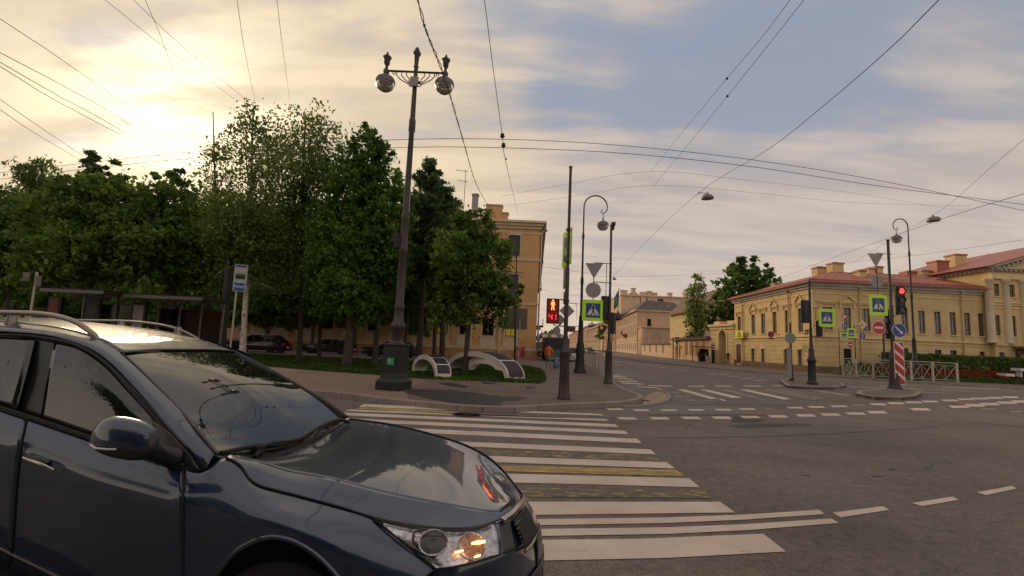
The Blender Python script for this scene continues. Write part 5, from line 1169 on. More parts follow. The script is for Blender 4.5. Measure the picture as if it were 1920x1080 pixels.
# the mast with the red pedestrian signal
root, g, zt = mast('tall bare pole at the kerb corner carrying the red pedestrian countdown signal', (1057, 748), 315, .062, foot1, group=SM, rtop=.045)
pc = at(g, 1036.5, 583, -.05); w, h = wid(g, 24), wid(g, 47)
F = frame_at(pc, -.12); b = MB(F); b.box(-w / 2, 0, -h / 2, w / 2, .18, h / 2); sg = b.build('pedestrian_signal', 'signal_black', root, world=True, bevel=.015)
b = MB(F); b.box(-w * .42, -.012, -h * .46, w * .42, -.002, h * .46); b.build('display', 'led_board', sg, world=True)
k = h * .34
MAN = [[(-.13, .30), (.13, .30), (.20, -.02), (.14, -.04), (.09, .15), (.10, -.05), (.16, -.55), (.06, -.55), (0, -.14), (-.06, -.55), (-.16, -.55), (-.10, -.05), (-.09, .15), (-.14, -.04), (-.20, -.02)], circ(.095, 12, 0, .42)]
b = MB(F)
for q in MAN: b.plate([(x * k * 1.35, z * k * 1.15 + h * .25) for x, z in q], -.022, -.014)
b.build('standing_man', 'orange_led', sg, world=True)
SEG = {'4': 'fbgc', '1': 'bc'}
def digit(b, ch, x, z, s):
    w_, t = s * .5, s * .11
    S = {'a': (0, s, 1), 'g': (0, s / 2, 1), 'd': (0, 0, 1), 'f': (0, s / 2, 0), 'e': (0, 0, 0), 'b': (w_, s / 2, 0), 'c': (w_, 0, 0)}
    for c in SEG[ch]:
        u, v, hz = S[c]
        if hz: b.plate([(x + u + t * .6, z + v), (x + u + t, z + v - t / 2), (x + u + w_ - t, z + v - t / 2), (x + u + w_ - t * .6, z + v), (x + u + w_ - t, z + v + t / 2), (x + u + t, z + v + t / 2)], -.022, -.014)
        else: b.plate([(x + u, z + v + t * .5), (x + u + t / 2, z + v + t), (x + u + t / 2, z + v + s / 2 - t), (x + u, z + v + s / 2 - t * .5), (x + u - t / 2, z + v + s / 2 - t), (x + u - t / 2, z + v + t)], -.022, -.014)
b = MB(F); s = h * .235; digit(b, '4', -w * .27, -h * .36, s); b.build('countdown_digit', 'red_led', sg, world=True); b = MB(F); digit(b, '1', w * .02, -h * .36, s); b.build('countdown_digit', 'red_led', sg, world=True)
arm(root, at(g, 1050, 561), at(g, 1064, 565)); arm(root, at(g, 1046, 611), at(g, 1062, 612)); arm(root, at(g, 1037, 608), at(g, 1048, 613), .014)
sign('cross_tall', root, at(g, 1062.5, 465, .25), .95, radians(-81)); arm(root, at(g, 1062, 440, .1), at(g, 1068, 440), .02); arm(root, at(g, 1061, 492, .1), at(g, 1067, 492), .02)
for y0, y1 in ((498, 541), (546, 570)):
    zc2 = at(g, 1060.5, (y0 + y1) / 2, .2); b = MB(frame_at(zc2, radians(-80))); hh = wid(g, y1 - y0); b.box(-.24, 0, -hh / 2, .24, .02, hh / 2); b.build('side_plate', 'sign_back', root, world=True)
for y in (432, 492, 566):
    b = MB(); c = Vector((0, 0, zat(g.x, g.y, y) - KZ)); b.lathe([(.085, 0), (.085, .05)], c, 12); b.build('clamp', 'pole_brown', root)
b = MB(); c = at(g, 1070, 617); b.box(c.x - .09, c.y - .06, c.z - .08, c.x + .13, c.y + .06, c.z + .07); b.build('junction_box', 'door_brown', root, world=True)
# slim far post with sign backs behind it (diamond and disc)
root, g2, zt = mast('thin dark post behind the countdown signal with diamond and small disc sign backs', (1087.5, 694), 556, .03, None, group=SM)
sign('back_dia', root, at(g2, 1063, 583), wid(g2, 29)); sign('back_dia', root, at(g2, 1050, 600, .2), wid(g2, 22)); sign('back_disc', root, at(g2, 1043.5, 620), wid(g2, 15))
arm(root, at(g2, 1060, 568), at(g2, 1087, 570), .02); arm(root, at(g2, 1043, 611), at(g2, 1087, 612), .02); arm(root, at(g2, 1081, 569), at(g2, 1082, 600), .012)
# the mast with the blue crosswalk sign
root, g, zt = mast('slim pole on the corner with camera on top and bright crosswalk sign at its left', (1140.5, 719), 424, .062, [(r * 1.05, z) for r, z in foot1], group=SM, rtop=.05)
sign('back_tri', root, at(g, 1114, 508), wid(g, 34)); sign('back_disc', root, at(g, 1112.5, 544), wid(g, 29)); sign('cross', root, at(g, 1112, 582, -.1), wid(g, 40), -.04)
arm(root, at(g, 1115, 492.5), at(g, 1148, 495)); arm(root, at(g, 1114, 528.5), at(g, 1147, 531)); arm(root, at(g, 1114, 493, .04), at(g, 1111, 600, .04), .02); arm(root, at(g, 1137.5, 494), at(g, 1136, 556), .014); arm(root, at(g, 1128, 602), at(g, 1143, 604))
signal(root, at(g, 1138, 578, -.1), wid(g, 12.5), wid(g, 46), radians(40), back=True); signal(root, at(g, 1143.5, 606, .1), wid(g, 13), wid(g, 40), radians(-120), back=True)
b = MB(); c = at(g, 1149.5, 423); b.box(c.x - .09, c.y - .2, c.z - .02, c.x + .07, c.y + .12, c.z + .12); b.box(c.x - .04, c.y - .24, c.z + .0, c.x + .03, c.y - .201, c.z + .09); b.lathe([(.06, -.2), (.07, -.1), (.07, -.02)], c, 10); b.build('camera', 'pole_brown', root, world=True)
# flag and dark lantern bracket seen right of it, fixed to the mast
fl = empty('flag', at(g, 1157, 590, 3), 'small green and white flag hanging above a dark lantern by the crosswalk pole', 'flag')
b = MB(); b.tube([at(g, 1160.5, 540, 3), at(g, 1158.5, 585, 3)], .015, 6); b.build('flagpole', 'cable', fl, world=True)
b = MB(); a_ = [at(g, 1160.3, 543, 3), at(g, 1151.5, 558, 3.1), at(g, 1150.5, 582, 3.15), at(g, 1158.8, 573, 3)]; b.add(a_ + [v + Vector((.01, .02, 0)) for v in a_], [(0, 1, 2, 3), (7, 6, 5, 4), (0, 4, 5, 1), (1, 5, 6, 2), (2, 6, 7, 3), (3, 7, 4, 0)]); b.build('cloth', 'shrub_pale' if False else mat('flag_cloth', (.10, .20, .14), .8, var=.5, vscale=2.5), fl, world=True)
b = MB(); c = at(g, 1158.5, 597, 3); b.lathe([(.02, .42), (.04, .3), (.12, .22), (.2, .1), (.22, -.02), (.18, -.06), (0.0, -.1)], c, 14); b.tube([c + Vector((0, 0, -.02)), at(g, 1149, 606, 3), at(g, 1147, 640, 3), at(g, 1146, 700, 3)], .03, 6); b.build('lantern', 'iron', fl, smooth=True, world=True)
# mast R on the first island
foot2 = [(r * .85, z) for r, z in [(.33, 0), (.33, .08), (.26, .14), (.24, .25), (.22, 1.1), (.24, 1.2), (.27, 1.24), (.27, 1.32), (.17, 1.5), (.16, 1.9), (.12, 1.95), (.10, 2.3), (.08, 2.32)]]
root, g, zt = mast('spiked dark pole on the left traffic island with crosswalk sign facing the camera', (1523, 720.5), 531, .075, foot2, 'iron', group=SM, spike=True)
signal(root, at(g, 1513, 584, -.12), wid(g, 13), wid(g, 43), radians(25), back=True); signal(root, at(g, 1535.5, 616, .1), wid(g, 10), wid(g, 30), radians(-40), back=True)
sign('cross_tall', root, at(g, 1550.5, 596, -.05), wid(g, 29), radians(-6)); arm(root, at(g, 1524, 578), at(g, 1534, 578)); arm(root, at(g, 1524, 611), at(g, 1540, 611)); arm(root, at(g, 1530, 577), at(g, 1529, 600), .014); arm(root, at(g, 1514, 603), at(g, 1523, 607)); arm(root, at(g, 1523, 631), at(g, 1533, 631))
root, g, zt = mast('short dark post on the left traffic island bearing a round grey sign back', (1484.5, 713.5), 606, .06, [(.13, 0), (.13, .1), (.11, .14), (.10, .9), (.07, .95)], 'iron', group=SM, name='sign_post', cat='sign post')
sign('back_disc', root, at(g, 1482, 634, -.09), wid(g, 20)); b = MB(); c = at(g, 1479.5, 683, -.09); b.box(c.x - wid(g, 4.2), c.y - .03, KZ + .12, c.x + wid(g, 4.2), c.y, at(g, 1480, 651.5).z); b.build('tall_plate_back', 'sign_back', root, world=True); arm(root, at(g, 1478, 660, -.05), at(g, 1485, 660), .015)
# mast T on the second island
root, g, zt = mast('brown pole on the right traffic island crowded with signs and a red traffic light', (1678, 729), 451, .10, [(.34, 0), (.34, .07), (.28, .12), (.25, .3), (.22, .7), (.20, 1.5), (.16, 2.0), (.12, 2.1)], group=SM, rtop=.07)
sign('back_tri', root, at(g, 1642.5, 488), wid(g, 30)); sign('back_disc', root, at(g, 1644.5, 528.5, .05), wid(g, 24)); sign('cross_tall', root, at(g, 1647, 572, -.15), wid(g, 34)); sign('noentry', root, at(g, 1648, 614.5, -.12), wid(g, 25)); sign('keepright', root, at(g, 1686, 619.5, -.16), wid(g, 26.5))
c = at(g, 1686.5, 681, -.2); sign('board', root, c, wid(g, 18.8))
arm(root, at(g, 1643, 474.5), at(g, 1672, 477)); arm(root, at(g, 1644, 512), at(g, 1673, 515)); arm(root, at(g, 1642.5, 475, .05), at(g, 1646, 552, .05), .022); arm(root, at(g, 1666, 476), at(g, 1668, 545), .014); arm(root, at(g, 1655, 552), at(g, 1675, 554)); arm(root, at(g, 1660, 592), at(g, 1676, 593)); arm(root, at(g, 1676, 560), at(g, 1690, 557)); arm(root, at(g, 1676, 592), at(g, 1688, 589))
signal(root, at(g, 1691, 563, -.25), wid(g, 14.5), wid(g, 53), radians(0), lit=0)
sp = signal(root, at(g, 1669, 611, .25), wid(g, 11), wid(g, 50), radians(60), back=True)
for zz, rr in ((601, .13), (622, .12)):
    b = MB(frame_at(at(g, 1661.5, zz, .1), radians(10))); b.plate(circ(rr, 18), 0, .05); b.build('side_lens', 'lens_pale', sp, world=True)
b = MB(); c = at(g, 1664, 672, .6); b.lathe([(.06, 0), (.30, .0)], c, 4)
# thin sign posts beyond the road
root, g, zt = mast('thin post by the white railing with give way, blue turn and crosswalk signs', (1575.5, 703), 618, .035, None, 'iron', group=SM, name='sign_post', cat='sign post')
sign('cross', root, at(g, 1583, 630), wid(g, 13)); sign('yield', root, at(g, 1583.5, 595), wid(g, 11.5)); sign('turnright', root, at(g, 1583.5, 612), wid(g, 10.5)); arm(root, at(g, 1575.5, 622), at(g, 1590, 622), .015); arm(root, at(g, 1583.5, 590, .04), at(g, 1583.5, 636, .04), .02)
root, g, zt = mast('thin post by the white railing with crosswalk, diamond and small no entry signs', (1605.5, 704), 611, .045, None, 'iron', group=SM, name='sign_post', cat='sign post')
sign('cross_tall', root, at(g, 1596.5, 624.5, -.05), wid(g, 15.5)); sign('noentry', root, at(g, 1595, 646.5, -.04), wid(g, 12)); sign('priority', root, at(g, 1617.5, 608.5), wid(g, 17)); sign('ahead', root, at(g, 1617, 630), wid(g, 12.5)); arm(root, at(g, 1605, 611), at(g, 1617, 610), .02); arm(root, at(g, 1605, 622.5), at(g, 1618, 622.5), .02); arm(root, at(g, 1600, 636), at(g, 1606, 636), .02)
root, g, zt = mast('thick dark post behind the no entry sign near the railing', (1660, 706.5), 625, .09, [(.3, 0), (.3, .3), (.22, .4), (.18, 1.5), (.12, 1.7)], 'iron', group=SM, name='sign_post', cat='sign post')
# no-stopping sign hanging by a bracket in front of the corner house, sign plate post at left
p = P(1445.5, 627, 50); root = empty('hanging_sign', (p.x, 50, p.z), 'round blue and red no stopping sign hung out from the corner house', 'sign')
F = frame_at(p); b = MB(F); b.plate(circ(.33), 0, .025); o = b.build('plate', 'sign_red', root, world=True)
b = MB(F); b.plate(circ(.255), -.005, -.001); b.build('blue_field', 'sign_blue', o, world=True)
b = MB(F)
for s in (1, -1): b.plate([(-.22, s * -.18), (-.18, s * -.22), (.22, s * .18), (.18, s * .22)] if s == 1 else [(-.18, .22), (-.22, .18), (.18, -.22), (.22, -.18)], -.010 - .0005 * s, -.006 - .0005 * s)
b.build('red_cross', 'sign_red', o, world=True); b = MB(F); b.tube([(.3, .03, .0), (.9, .05, .0), (.9, .3, 0)], .02, 6); b.box(.86, .0, -.06, .95, .1, .06); b.box(-.28, 0, -.52, .3, .02, -.36); b.build('bracket', 'pole_grey', root, world=True)
# no parking of any kind beyond; bus stop sign
def text_mesh(txt, size, F, parent, mt, name='lettering', depth=.002):
    cu = bpy.data.curves.new(name, 'FONT'); cu.body = txt; cu.size = size; cu.extrude = depth; cu.align_x = 'CENTER'; cu.align_y = 'CENTER'; cu.resolution_u = 3
    o = bpy.data.objects.new('t', cu); COL.objects.link(o); dg = bpy.context.evaluated_depsgraph_get(); me = bpy.data.meshes.new_from_object(o.evaluated_get(dg)); COL.objects.unlink(o); bpy.data.objects.remove(o)
    me.transform(F @ Matrix.Rotation(pi / 2, 4, 'X')); me.transform(Matrix.Translation(-wloc(parent))); me.materials.clear(); me.materials.append(MATS[mt]); me.name = name
    ob = bpy.data.objects.new(name, me); COL.objects.link(ob); ob.parent = parent; return ob
YB = 15.6; bp = P(432, 650, YB); root = empty('bus_stop_sign', (bp.x, YB, KZ), 'blue and white bus stop plate on a thin grey post before the birch', 'bus stop sign')
b = MB(); b.tube([Vector((0, 0, 0)), Vector((0, 0, at(Vector((0, YB, 0)), 438, 503).z - KZ))], .028, 10); b.build('post', 'steel', root, smooth=True)
c = P(450.5, 521, YB); F = frame_at(c, radians(24)); w, h = wid(Vector((0, YB, 0)), 22), wid(Vector((0, YB, 0)), 51)
b = MB(F); b.plate(rrect(w, h, .02), 0, .02); o = b.build('plate', 'sign_white_shaded', root, world=True)
for z0, z1 in ((.40, .475), (-.475, -.19)): b = MB(F); b.plate([(-w * .44, h * z0), (w * .44, h * z0), (w * .44, h * z1), (-w * .44, h * z1)], -.005, -.001); b.build('blue_field', 'sign_blue', o, world=True)
b = MB(F); z = h * .09; b.plate(rrect(w * .74, h * .085, .02), -.005, -.001); 
for q in [[(-w * .36, z - h * .05), (w * .36, z - h * .05), (w * .36, z + h * .02), (-w * .36, z + h * .02)], [(-w * .36, z + h * .055), (w * .34, z + h * .055), (w * .34, z + h * .075), (-w * .36, z + h * .075)]] + [[(x * w, z + h * .02), ((x + .035) * w, z + h * .02), ((x + .035) * w, z + h * .055), (x * w, z + h * .055)] for x in (-.36, -.18, 0, .16, .325)] + [circ(w * .075, 12, x * w, z - h * .06) for x in (-.22, .22)]: b.plate(q, -.0055, -.0015)
b.build('bus_symbol', 'sign_black', o, world=True)
text_mesh('40м', w * .34, F @ Matrix.Translation((0, -.009, -h * .335)), o, 'sign_white'); b = MB(F)
for x in (-.36, .36): b.plate([(w * (x - .02), -h * .43), (w * (x + .02), -h * .43), (w * (x + .02), -h * .30), (w * (x + .06), -h * .30), (w * x, -h * .23), (w * (x - .06), -h * .30), (w * (x - .02), -h * .30)], -.009, -.0055)
b.build('arrows', 'sign_white', o, world=True)
p = P(62, 560, 14.5); root = empty('timetable_post', (p.x, 14.5, KZ), 'grey post with two small pale timetable plates at the left shelter', 'timetable post')
b = MB(); b.tube([Vector((0, 0, 0)), Vector((0, 0, P(62, 510, 14.5).z - KZ))], .035, 10); b.build('post', 'steel', root)
for x0, x1, y0, y1 in ((42, 57, 511, 527), (65, 79, 517, 536)): b = MB(); a, c = P(x0, y1, 14.45), P(x1, y0, 14.45); b.box(a.x, 14.43, a.z, c.x, 14.46, c.z); b.build('plate', 'curtain', root, world=True)
# ------------------------------------------------------------------ ornate lamps
def globe(root, c, r, prof_top, flute=.0, glass_drop=.75):
    """domed hood with a glass bowl hanging at c (centre of the rim)"""
    b = MB(); b.lathe([(r * 1.03, -.03), (r * 1.06, 0), (r * 1.0, .03), (r * .97, r * .2), (r * .82, r * .55), (r * .5, r * .82), (r * .2, r * .98), (.05, r * 1.04), (.05, r * 1.15)], c, 28, cap=False); h = b.build('hood', 'lamp_hood', root, smooth=True, world=True)
    b = MB()
    for k in range(20): a = 2 * pi * k / 20; b.tube([c + Vector((cos(a + o_) * r * f_, sin(a + o_) * r * f_, z_)) for o_, f_, z_ in ((0, 1.01, .04), (.08, .97, r * .32), (.16, .80, r * .60))], .012, 4)
    b.build('hood_pattern', 'pole_grey', h, world=True)
    b = MB(); b.lathe([(r * .99, -.032), (r * .97, -r * .3), (r * .80, -r * .62), (r * .45, -r * .86), (0.0, -r * .93)], c, 28, cap=False); b.build('glass_bowl', 'lamp_glass', root, smooth=True, world=True)
    b = MB(); b.lathe([(r * .7, -.035), (r * .55, -r * .25), (r * .25, -r * .42), (0.0, -r * .45)], c, 20); b.build('bulb', 'lamp_inner', root, smooth=True, world=True)
g = G(738, 730, KZ); root = empty('ornate_street_lamp', (g.x, g.y, KZ), 'tall ornate two armed iron street lamp on a square pedestal at the kerb', 'street lamp')
def zz(py): return zat(g.x, g.y, py) - KZ
b = MB(); w = .50
def sq(b, w0, z0, w1, z1, c=(0, 0), rot=0.0): b.lathe([(w0 * sqrt(2) / 2, z0), (w1 * sqrt(2) / 2, z1)], (c[0], c[1], 0), 4, rot=pi / 4 + rot)
z1, z2, z3 = zz(712) - .0, zz(700), zz(645)
b2 = MB(); b2.M = Matrix.Rotation(radians(-14), 4, 'Z')
def sqf(prof): b2.lathe([(r * sqrt(2) / 2, z) for r, z in prof], (0, 0, 0), 4, rot=pi / 4)
sqf([(.80, 0), (.80, .24), (.76, .28), (.64, .34), (.60, .44), (.58, .48), (.565, z3 - .07), (.61, z3 - .04), (.61, z3), (.5, z3 + .02)])
ped = b2.build('pedestal', 'iron_green', root, bevel=.015)
b3 = MB(Matrix.Rotation(radians(-14), 4, 'Z')); b3.box(-.20, -.302, .60, .20, -.282, z3 - .16); b3.build('door', 'iron_green', ped, bevel=.01)
stz = (zz(684) + zz(670)) / 2
b3 = MB(Matrix.Rotation(radians(-14), 4, 'Z')); b3.box(-.12, -.309, stz - .10, .10, -.304, stz + .10); st = b3.build('sticker', mat('sticker_green', (.06, .30, .13), .5), ped)
text_mesh('7', .14, Matrix.Rotation(radians(-14), 4, 'Z') @ Matrix.Translation(Vector((-.06, -.382, stz)) ) if False else Matrix.Translation(wloc(root)) @ Matrix.Rotation(radians(-14), 4, 'Z') @ Matrix.Translation((-.04, -.312, stz)), st, 'sign_white')
b = MB(); T = zz(98)
pr = [(.30, z3), (.27, z3 + .05), (.20, z3 + .10), (.19, zz(622)), (.25, zz(618)), (.27, zz(612)), (.27, zz(608)), (.18, zz(602)), (.175, zz(580)), (.19, zz(578)), (.19, zz(574)), (.15, zz(570)), (.15, zz(474)), (.17, zz(472)), (.17, zz(466)), (.14, zz(462)),
      (.135, zz(415)), (.16, zz(412)), (.16, zz(404)), (.12, zz(398)), (.10, zz(250)), (.13, zz(246)), (.13, zz(226)), (.10, zz(222)), (.085, zz(165)), (.075, zz(130)), (.10, zz(126)), (.075, zz(122)), (.10, zz(106)), (.15, zz(102)), (.15, zz(99)), (.09, zz(98)), (.10, zz(94)), (.05, zz(90)), (.01, zz(88))]
pr = [(r * .84, z) for r, z in pr]; b.lathe(pr, (0, 0, 0), 24, flute=.0); b.build('column', 'pole_brown', root, smooth=True)
az = zz(135); sL_ = .95
arm_dx = (P(842, 150, g.y).x - P(731, 150, g.y).x) / 2
b = MB(); b.tube([(-arm_dx, 0, az), (arm_dx, 0, az)], .035, 8); b.build('cross_arm', 'pole_brown', root)
b = MB()
for s in (-1, 1):
    for k, (x0, x1, dz_) in enumerate(((.1, .62, .34), (.1, .46, .30), (.1, .30, .24))):
        b.tube([(s * .09, 0, az - .38 + k * .03), (s * (x0 + .12), 0, az - .42 + k * .05), (s * (x1 - .12), 0, az - .26), (s * x1, 0, az - .12), (s * (x1 - .02), 0, az - .03)], .017, 6)
    cx = s * .70; b.tube([(cx + .045 * cos(t), 0, az - .07 + .045 * sin(t)) for t in np.linspace(0, 2 * pi, 9)[:-1]], .014, 5, closed=True)
    cx = s * .14; b.tube([(cx + .055 * cos(t), 0, az - .44 + .055 * sin(t)) for t in np.linspace(0, 2 * pi, 9)[:-1]], .016, 5, closed=True)
b.build('scrollwork', 'pole_brown', root)
for s in (-1, 1):
    c = Vector((g.x + s * arm_dx, g.y, KZ + az)); b = MB(); b.lathe([(.05, -.30), (.09, -.12), (.10, 0), (.05, .08), (.045, .15), (.09, .22), (.10, .36), (.14, .44), (.14, .47), (.05, .50), (.05, .54), (.035, .60), (.01, .66)], c, 16); b.build('finial', 'pole_brown', root, smooth=True, world=True)
    globe(root, c + Vector((0, 0, -.42)), .30, None)
b = MB(); c = zz(155); b.box(-.13, -.16, zz(166), .13, -.09, zz(148)); b.build('junction_box', 'sign_back', root, bevel=.01)
b = MB(); b.box(-.30, -.12, zz(466), -.14, .12, zz(440)); b.build('switch_box', 'iron', root, bevel=.01)
b = MB(); b.tube([(.105, -.05, zz(398)), (.09, -.06, zz(250))], .012, 5); b.build('conduit', 'steel', root)
AL = 'curved arm street lamps'
def arc_lamp(label, base, Y, top, side, foot, rr, lamp_r=.33, mt='iron'):
    X0 = P(base[0], base[1], Y).x; root = empty('curved_street_lamp', (X0, Y, KZ), label, 'street lamp', AL); zt = zat(X0, Y, top) - KZ
    b = MB(); za = zt - rr; b.lathe(foot + [(.085, foot[-1][1] + .02), (.075, za * .52), (.10, za * .53), (.10, za * .55), (.062, za * .57), (.055, za * .8), (.08, za * .805), (.08, za * .82), (.048, za * .84), (.042, za)], (0, 0, 0), 16); b.build('column', mt, root, smooth=True)
    b = MB(); pts = [(side * rr - side * rr * cos(t), 0, za + rr * sin(t)) for t in np.linspace(0, pi * 1.08, 16)]
    x, z = pts[-1][0], pts[-1][2]; pts += [(x - side * .10, 0, z - .14), (x - side * .26, 0, z - .20), (x - side * .36, 0, z - .10), (x - side * .32, 0, z + .02), (x - side * .22, 0, z)]
    b.tube(pts, [.042] * 12 + [.035] * 4 + [.03, .027, .025, .022, .02], 8); b.build('curved_arm', mt, root, smooth=True)
    lx = x - side * .22; b = MB(); b.tube([(lx, 0, z - .2), (lx, 0, z - .52)], .022, 6); b.lathe([(.03, z - .55), (.05, z - .5), (.02, z - .44)], (lx, 0, 0), 10); b.build('hanger', mt, root)
    globe(root, Vector((X0 + lx, Y, KZ + z - .95)), lamp_r, None)
    return root
footL = [(.36, 0), (.36, .1), (.30, .2), (.27, .5), (.24, .9), (.27, 1.3), (.22, 1.5), (.24, 1.58), (.17, 1.75), (.15, 2.4), (.12, 3.2), (.14, 3.24), (.10, 3.3)]
arc_lamp('curved arm street lamp on the near pavement, its globe hanging over the crosswalk pole', (1087, 697), 28.0, 366, 1, footL, .70)
arc_lamp('curved arm street lamp behind the right traffic island, its globe above the striped board', (1717, 706), 38.0, 411, -1, [(r * .95, z) for r, z in footL], .60, .36)
b = MB(); 
# ------------------------------------------------------------------ white arches
AR = 'white arch sculptures with dark panels on the lawn'
def arch(label, p0, p1, h, w, th, panels, dirw=(0.25, 0.97), flip=1):
    a, c = Vector((p0[0], p0[1], 0)), Vector((p1[0], p1[1], 0)); L_ = (c - a).length; d = (c - a).normalized(); wd = Vector((dirw[0], dirw[1], 0)).normalized(); root = empty('arch_sculpture', (a.x, a.y, KZ), label, 'sculpture', AR)
    n = 40; outer = []; inner = []
    for i in range(n + 1):
        t = pi * i / n; x = L_ / 2 - (L_ / 2) * cos(t); z = h * sin(t) ** .85
        outer.append((x, z)); x2 = L_ / 2 - (L_ / 2 - th * 1.25) * cos(t); z2 = max(0, (h - th) * sin(t) ** .9); inner.append((x2, z2))
    b = MB(); M = lambda x, z, o: a + d * x + wd * o + Vector((0, 0, KZ + z)); vs = []; fs = []
    for (x, z), (u, v) in zip(outer, inner): vs += [M(x, z, 0), M(x, z, w), M(u, v, w), M(u, v, 0)]
    for i in range(n):
        k = 4 * i
        for j in range(4): fs.append((k + j, k + (j + 1) % 4, k + 4 + (j + 1) % 4, k + 4 + j))
    b.add(vs, fs); b.build('ribbon', 'sculpture_white', root, world=True)
    for (t0, t1) in panels:
        b = MB(); i0, i1 = int(t0 * n), int(t1 * n); vs = []; fs = []; q = .022
        for i in range(i0, i1 + 1):
            x, z = outer[i]; xn, zn = outer[min(i + 1, n)]; xp, zp = outer[max(i - 1, 0)]; tx, tz = xn - xp, zn - zp; l = sqrt(tx * tx + tz * tz); nx, nz = -tz / l, tx / l
            vs += [M(x + nx * q, z + nz * q, w * .08), M(x + nx * q, z + nz * q, w * .92), M(x - nx * .05, z - nz * .05, w * .92), M(x - nx * .05, z - nz * .05, w * .08)]
        for i in range(i1 - i0):
            k = 4 * i
            for j in range(4): fs.append((k + j, k + (j + 1) % 4, k + 4 + (j + 1) % 4, k + 4 + j))
        fs += [(0, 3, 2, 1), tuple(4 * (i1 - i0) + j for j in range(4))]
        b.add(vs, fs); b.build('panel', 'sculpture_panel', root, world=True)
    return root
a, c = G(772, 697, KZ), G(818, 708.5, KZ)
arch('small white arch nearest the ornate lamp with three dark panels', (a.x, a.y), (c.x, c.y), .86, .62, .20, ((.55, .67), (.685, .81), (.825, .965)), (.93, .36))
a, c = G(838, 692, KZ), G(952, 712, KZ)
arch('large white arch in the middle with four dark panels down its right side', (a.x, a.y), (c.x, c.y), 1.05, .78, .24, ((.55, .66), (.672, .77), (.782, .88), (.892, .975)), (.93, .36))
a, c = G(869, 696, KZ), G(938, 697, KZ)
arch('plain low white arch half hidden behind the large one', (a.x, a.y), (c.x, c.y), .62, .45, .22, (), (.6, .8))
# slim flagless post and info board by the lawn corner
g = G(965, 690, KZ); root = empty('info_board', (g.x, g.y, KZ), 'tall thin dark post with a grey board under the chestnut by the corner', 'board')
b = MB(); b.tube([(0, 0, 0), (P(969, 450, g.y).x - g.x, 0, zat(g.x, g.y, 452) - KZ)], [.07, .03], 8); b.build('post', 'iron', root)
b = MB(); b.tube([(.18, -.2, 0), (.18 + wid(g, 1), -.2, zat(g.x, g.y, 600) - KZ)], .03, 8); b.build('second_post', 'steel', root)
q0, q1 = P(945, 616, g.y), P(990, 578, g.y); b = MB(); b.box(q0.x, g.y + .5, q0.z, q1.x, g.y + .56, q1.z); b.build('board', 'pole_grey', root, world=True)
# ------------------------------------------------------------------ railings
def x_barrier(label, pts, h, group):
    a, c = pts; root = empty('railing_panel', (a.x, a.y, KZ), label, 'railing', group); d = (c - a); L_ = d.length; d.normalize(); F = Matrix(((d.x, -d.y, 0, a.x), (d.y, d.x, 0, a.y), (0, 0, 1, KZ), (0, 0, 0, 1)))
    for x in (0, L_):
        b = MB(F); b.box(x - .055, -.055, 0, x + .055, .055, h + .05); b.build('post', 'steel', root, world=True)
    for z, r in ((h, .035), (h - .18, .022), (.16, .03)): b = MB(F); b.tube([(.06, 0, z), (L_ - .06, 0, z)], r, 6); b.build('rail', 'steel', root, world=True)
    b = MB(F); m_ = L_ / 2
    for x0 in (0.06, m_ + .02):
        x1 = x0 + m_ - .08
        b.tube([(x0, -.01, h - .18), (x1, -.01, .16)], .02, 5); b.tube([(x0, .02, .16), (x1, .02, h - .18)], .02, 5)
    b.tube([(m_, 0, .16), (m_, 0, h - .18)], .018, 5)
    b.build('cross_bars', 'steel', root, world=True)
xs = [(1581, 706), (1606, 707.5), (1638, 709), (1672, 711.5), (1709.5, 713.5), (1750, 715.5), (1796, 717.5)]
XL = ['leftmost panel of the white crossed railing, beside the thin sign posts', 'second white crossed railing panel, right after the no entry sign post', 'white crossed railing panel just left of the striped board', 'white crossed railing panel standing behind the striped board', 'white crossed railing panel in front of the right curved lamp', 'rightmost panel of the white crossed railing by the flower bed']
for i in range(6): x_barrier(XL[i], [G(*xs[i], KZ), G(*xs[i + 1], KZ)], 1.45, 'white crossed railing panels across the junction')
a = G(1131, 708, KZ); c = Vector((5.35, 35.5, KZ)); n = 7
for i in range(n):
    p0, p1 = a.lerp(c, i / n), a.lerp(c, (i + 1) / n); d = p1 - p0; L_ = d.length; d.normalize(); F = Matrix(((d.x, -d.y, 0, p0.x), (d.y, d.x, 0, p0.y), (0, 0, 1, KZ), (0, 0, 0, 1)))
    lb = ('nearest panel of the steel kerb railing, beside the crosswalk pole', 'second steel kerb railing panel from the crosswalk pole', 'third steel kerb railing panel from the crosswalk pole', 'fourth steel kerb railing panel from the crosswalk pole', 'fifth steel kerb railing panel from the crosswalk pole', 'sixth steel kerb railing panel, near the curved lamp base', 'farthest steel kerb railing panel, behind the curved lamp base')[i]
    root = empty('kerb_railing', (p0.x, p0.y, KZ), lb, 'railing', 'steel kerb railing panels along the side street')
    b = MB(F); b.tube([(.08, 0, 0), (.08, 0, 1.12), (.14, 0, 1.2), (L_ - .14, 0, 1.2), (L_ - .08, 0, 1.12), (L_ - .08, 0, 0)], .028, 6); b.build('frame', 'steel', root, world=True)
    b = MB(F); m_ = L_ / 2
    b.tube([(.1, 0, 1.0), (L_ - .1, 0, 1.0)], .018, 5); b.tube([(.1, 0, .2), (L_ - .1, 0, .2)], .018, 5)
    for x0, x1 in ((.1, m_), (m_, L_ - .1)): b.tube([(x0, .0, 1.0), (x1, .0, .2)], .016, 5); b.tube([(x0, .02, .2), (x1, .02, 1.0)], .016, 5)
    for k in range(1, 6): x = L_ * k / 6; b.tube([(x, .01, .2), (x, .01, 1.0)], .011, 5)
    b.build('bars', 'steel', root, world=True)
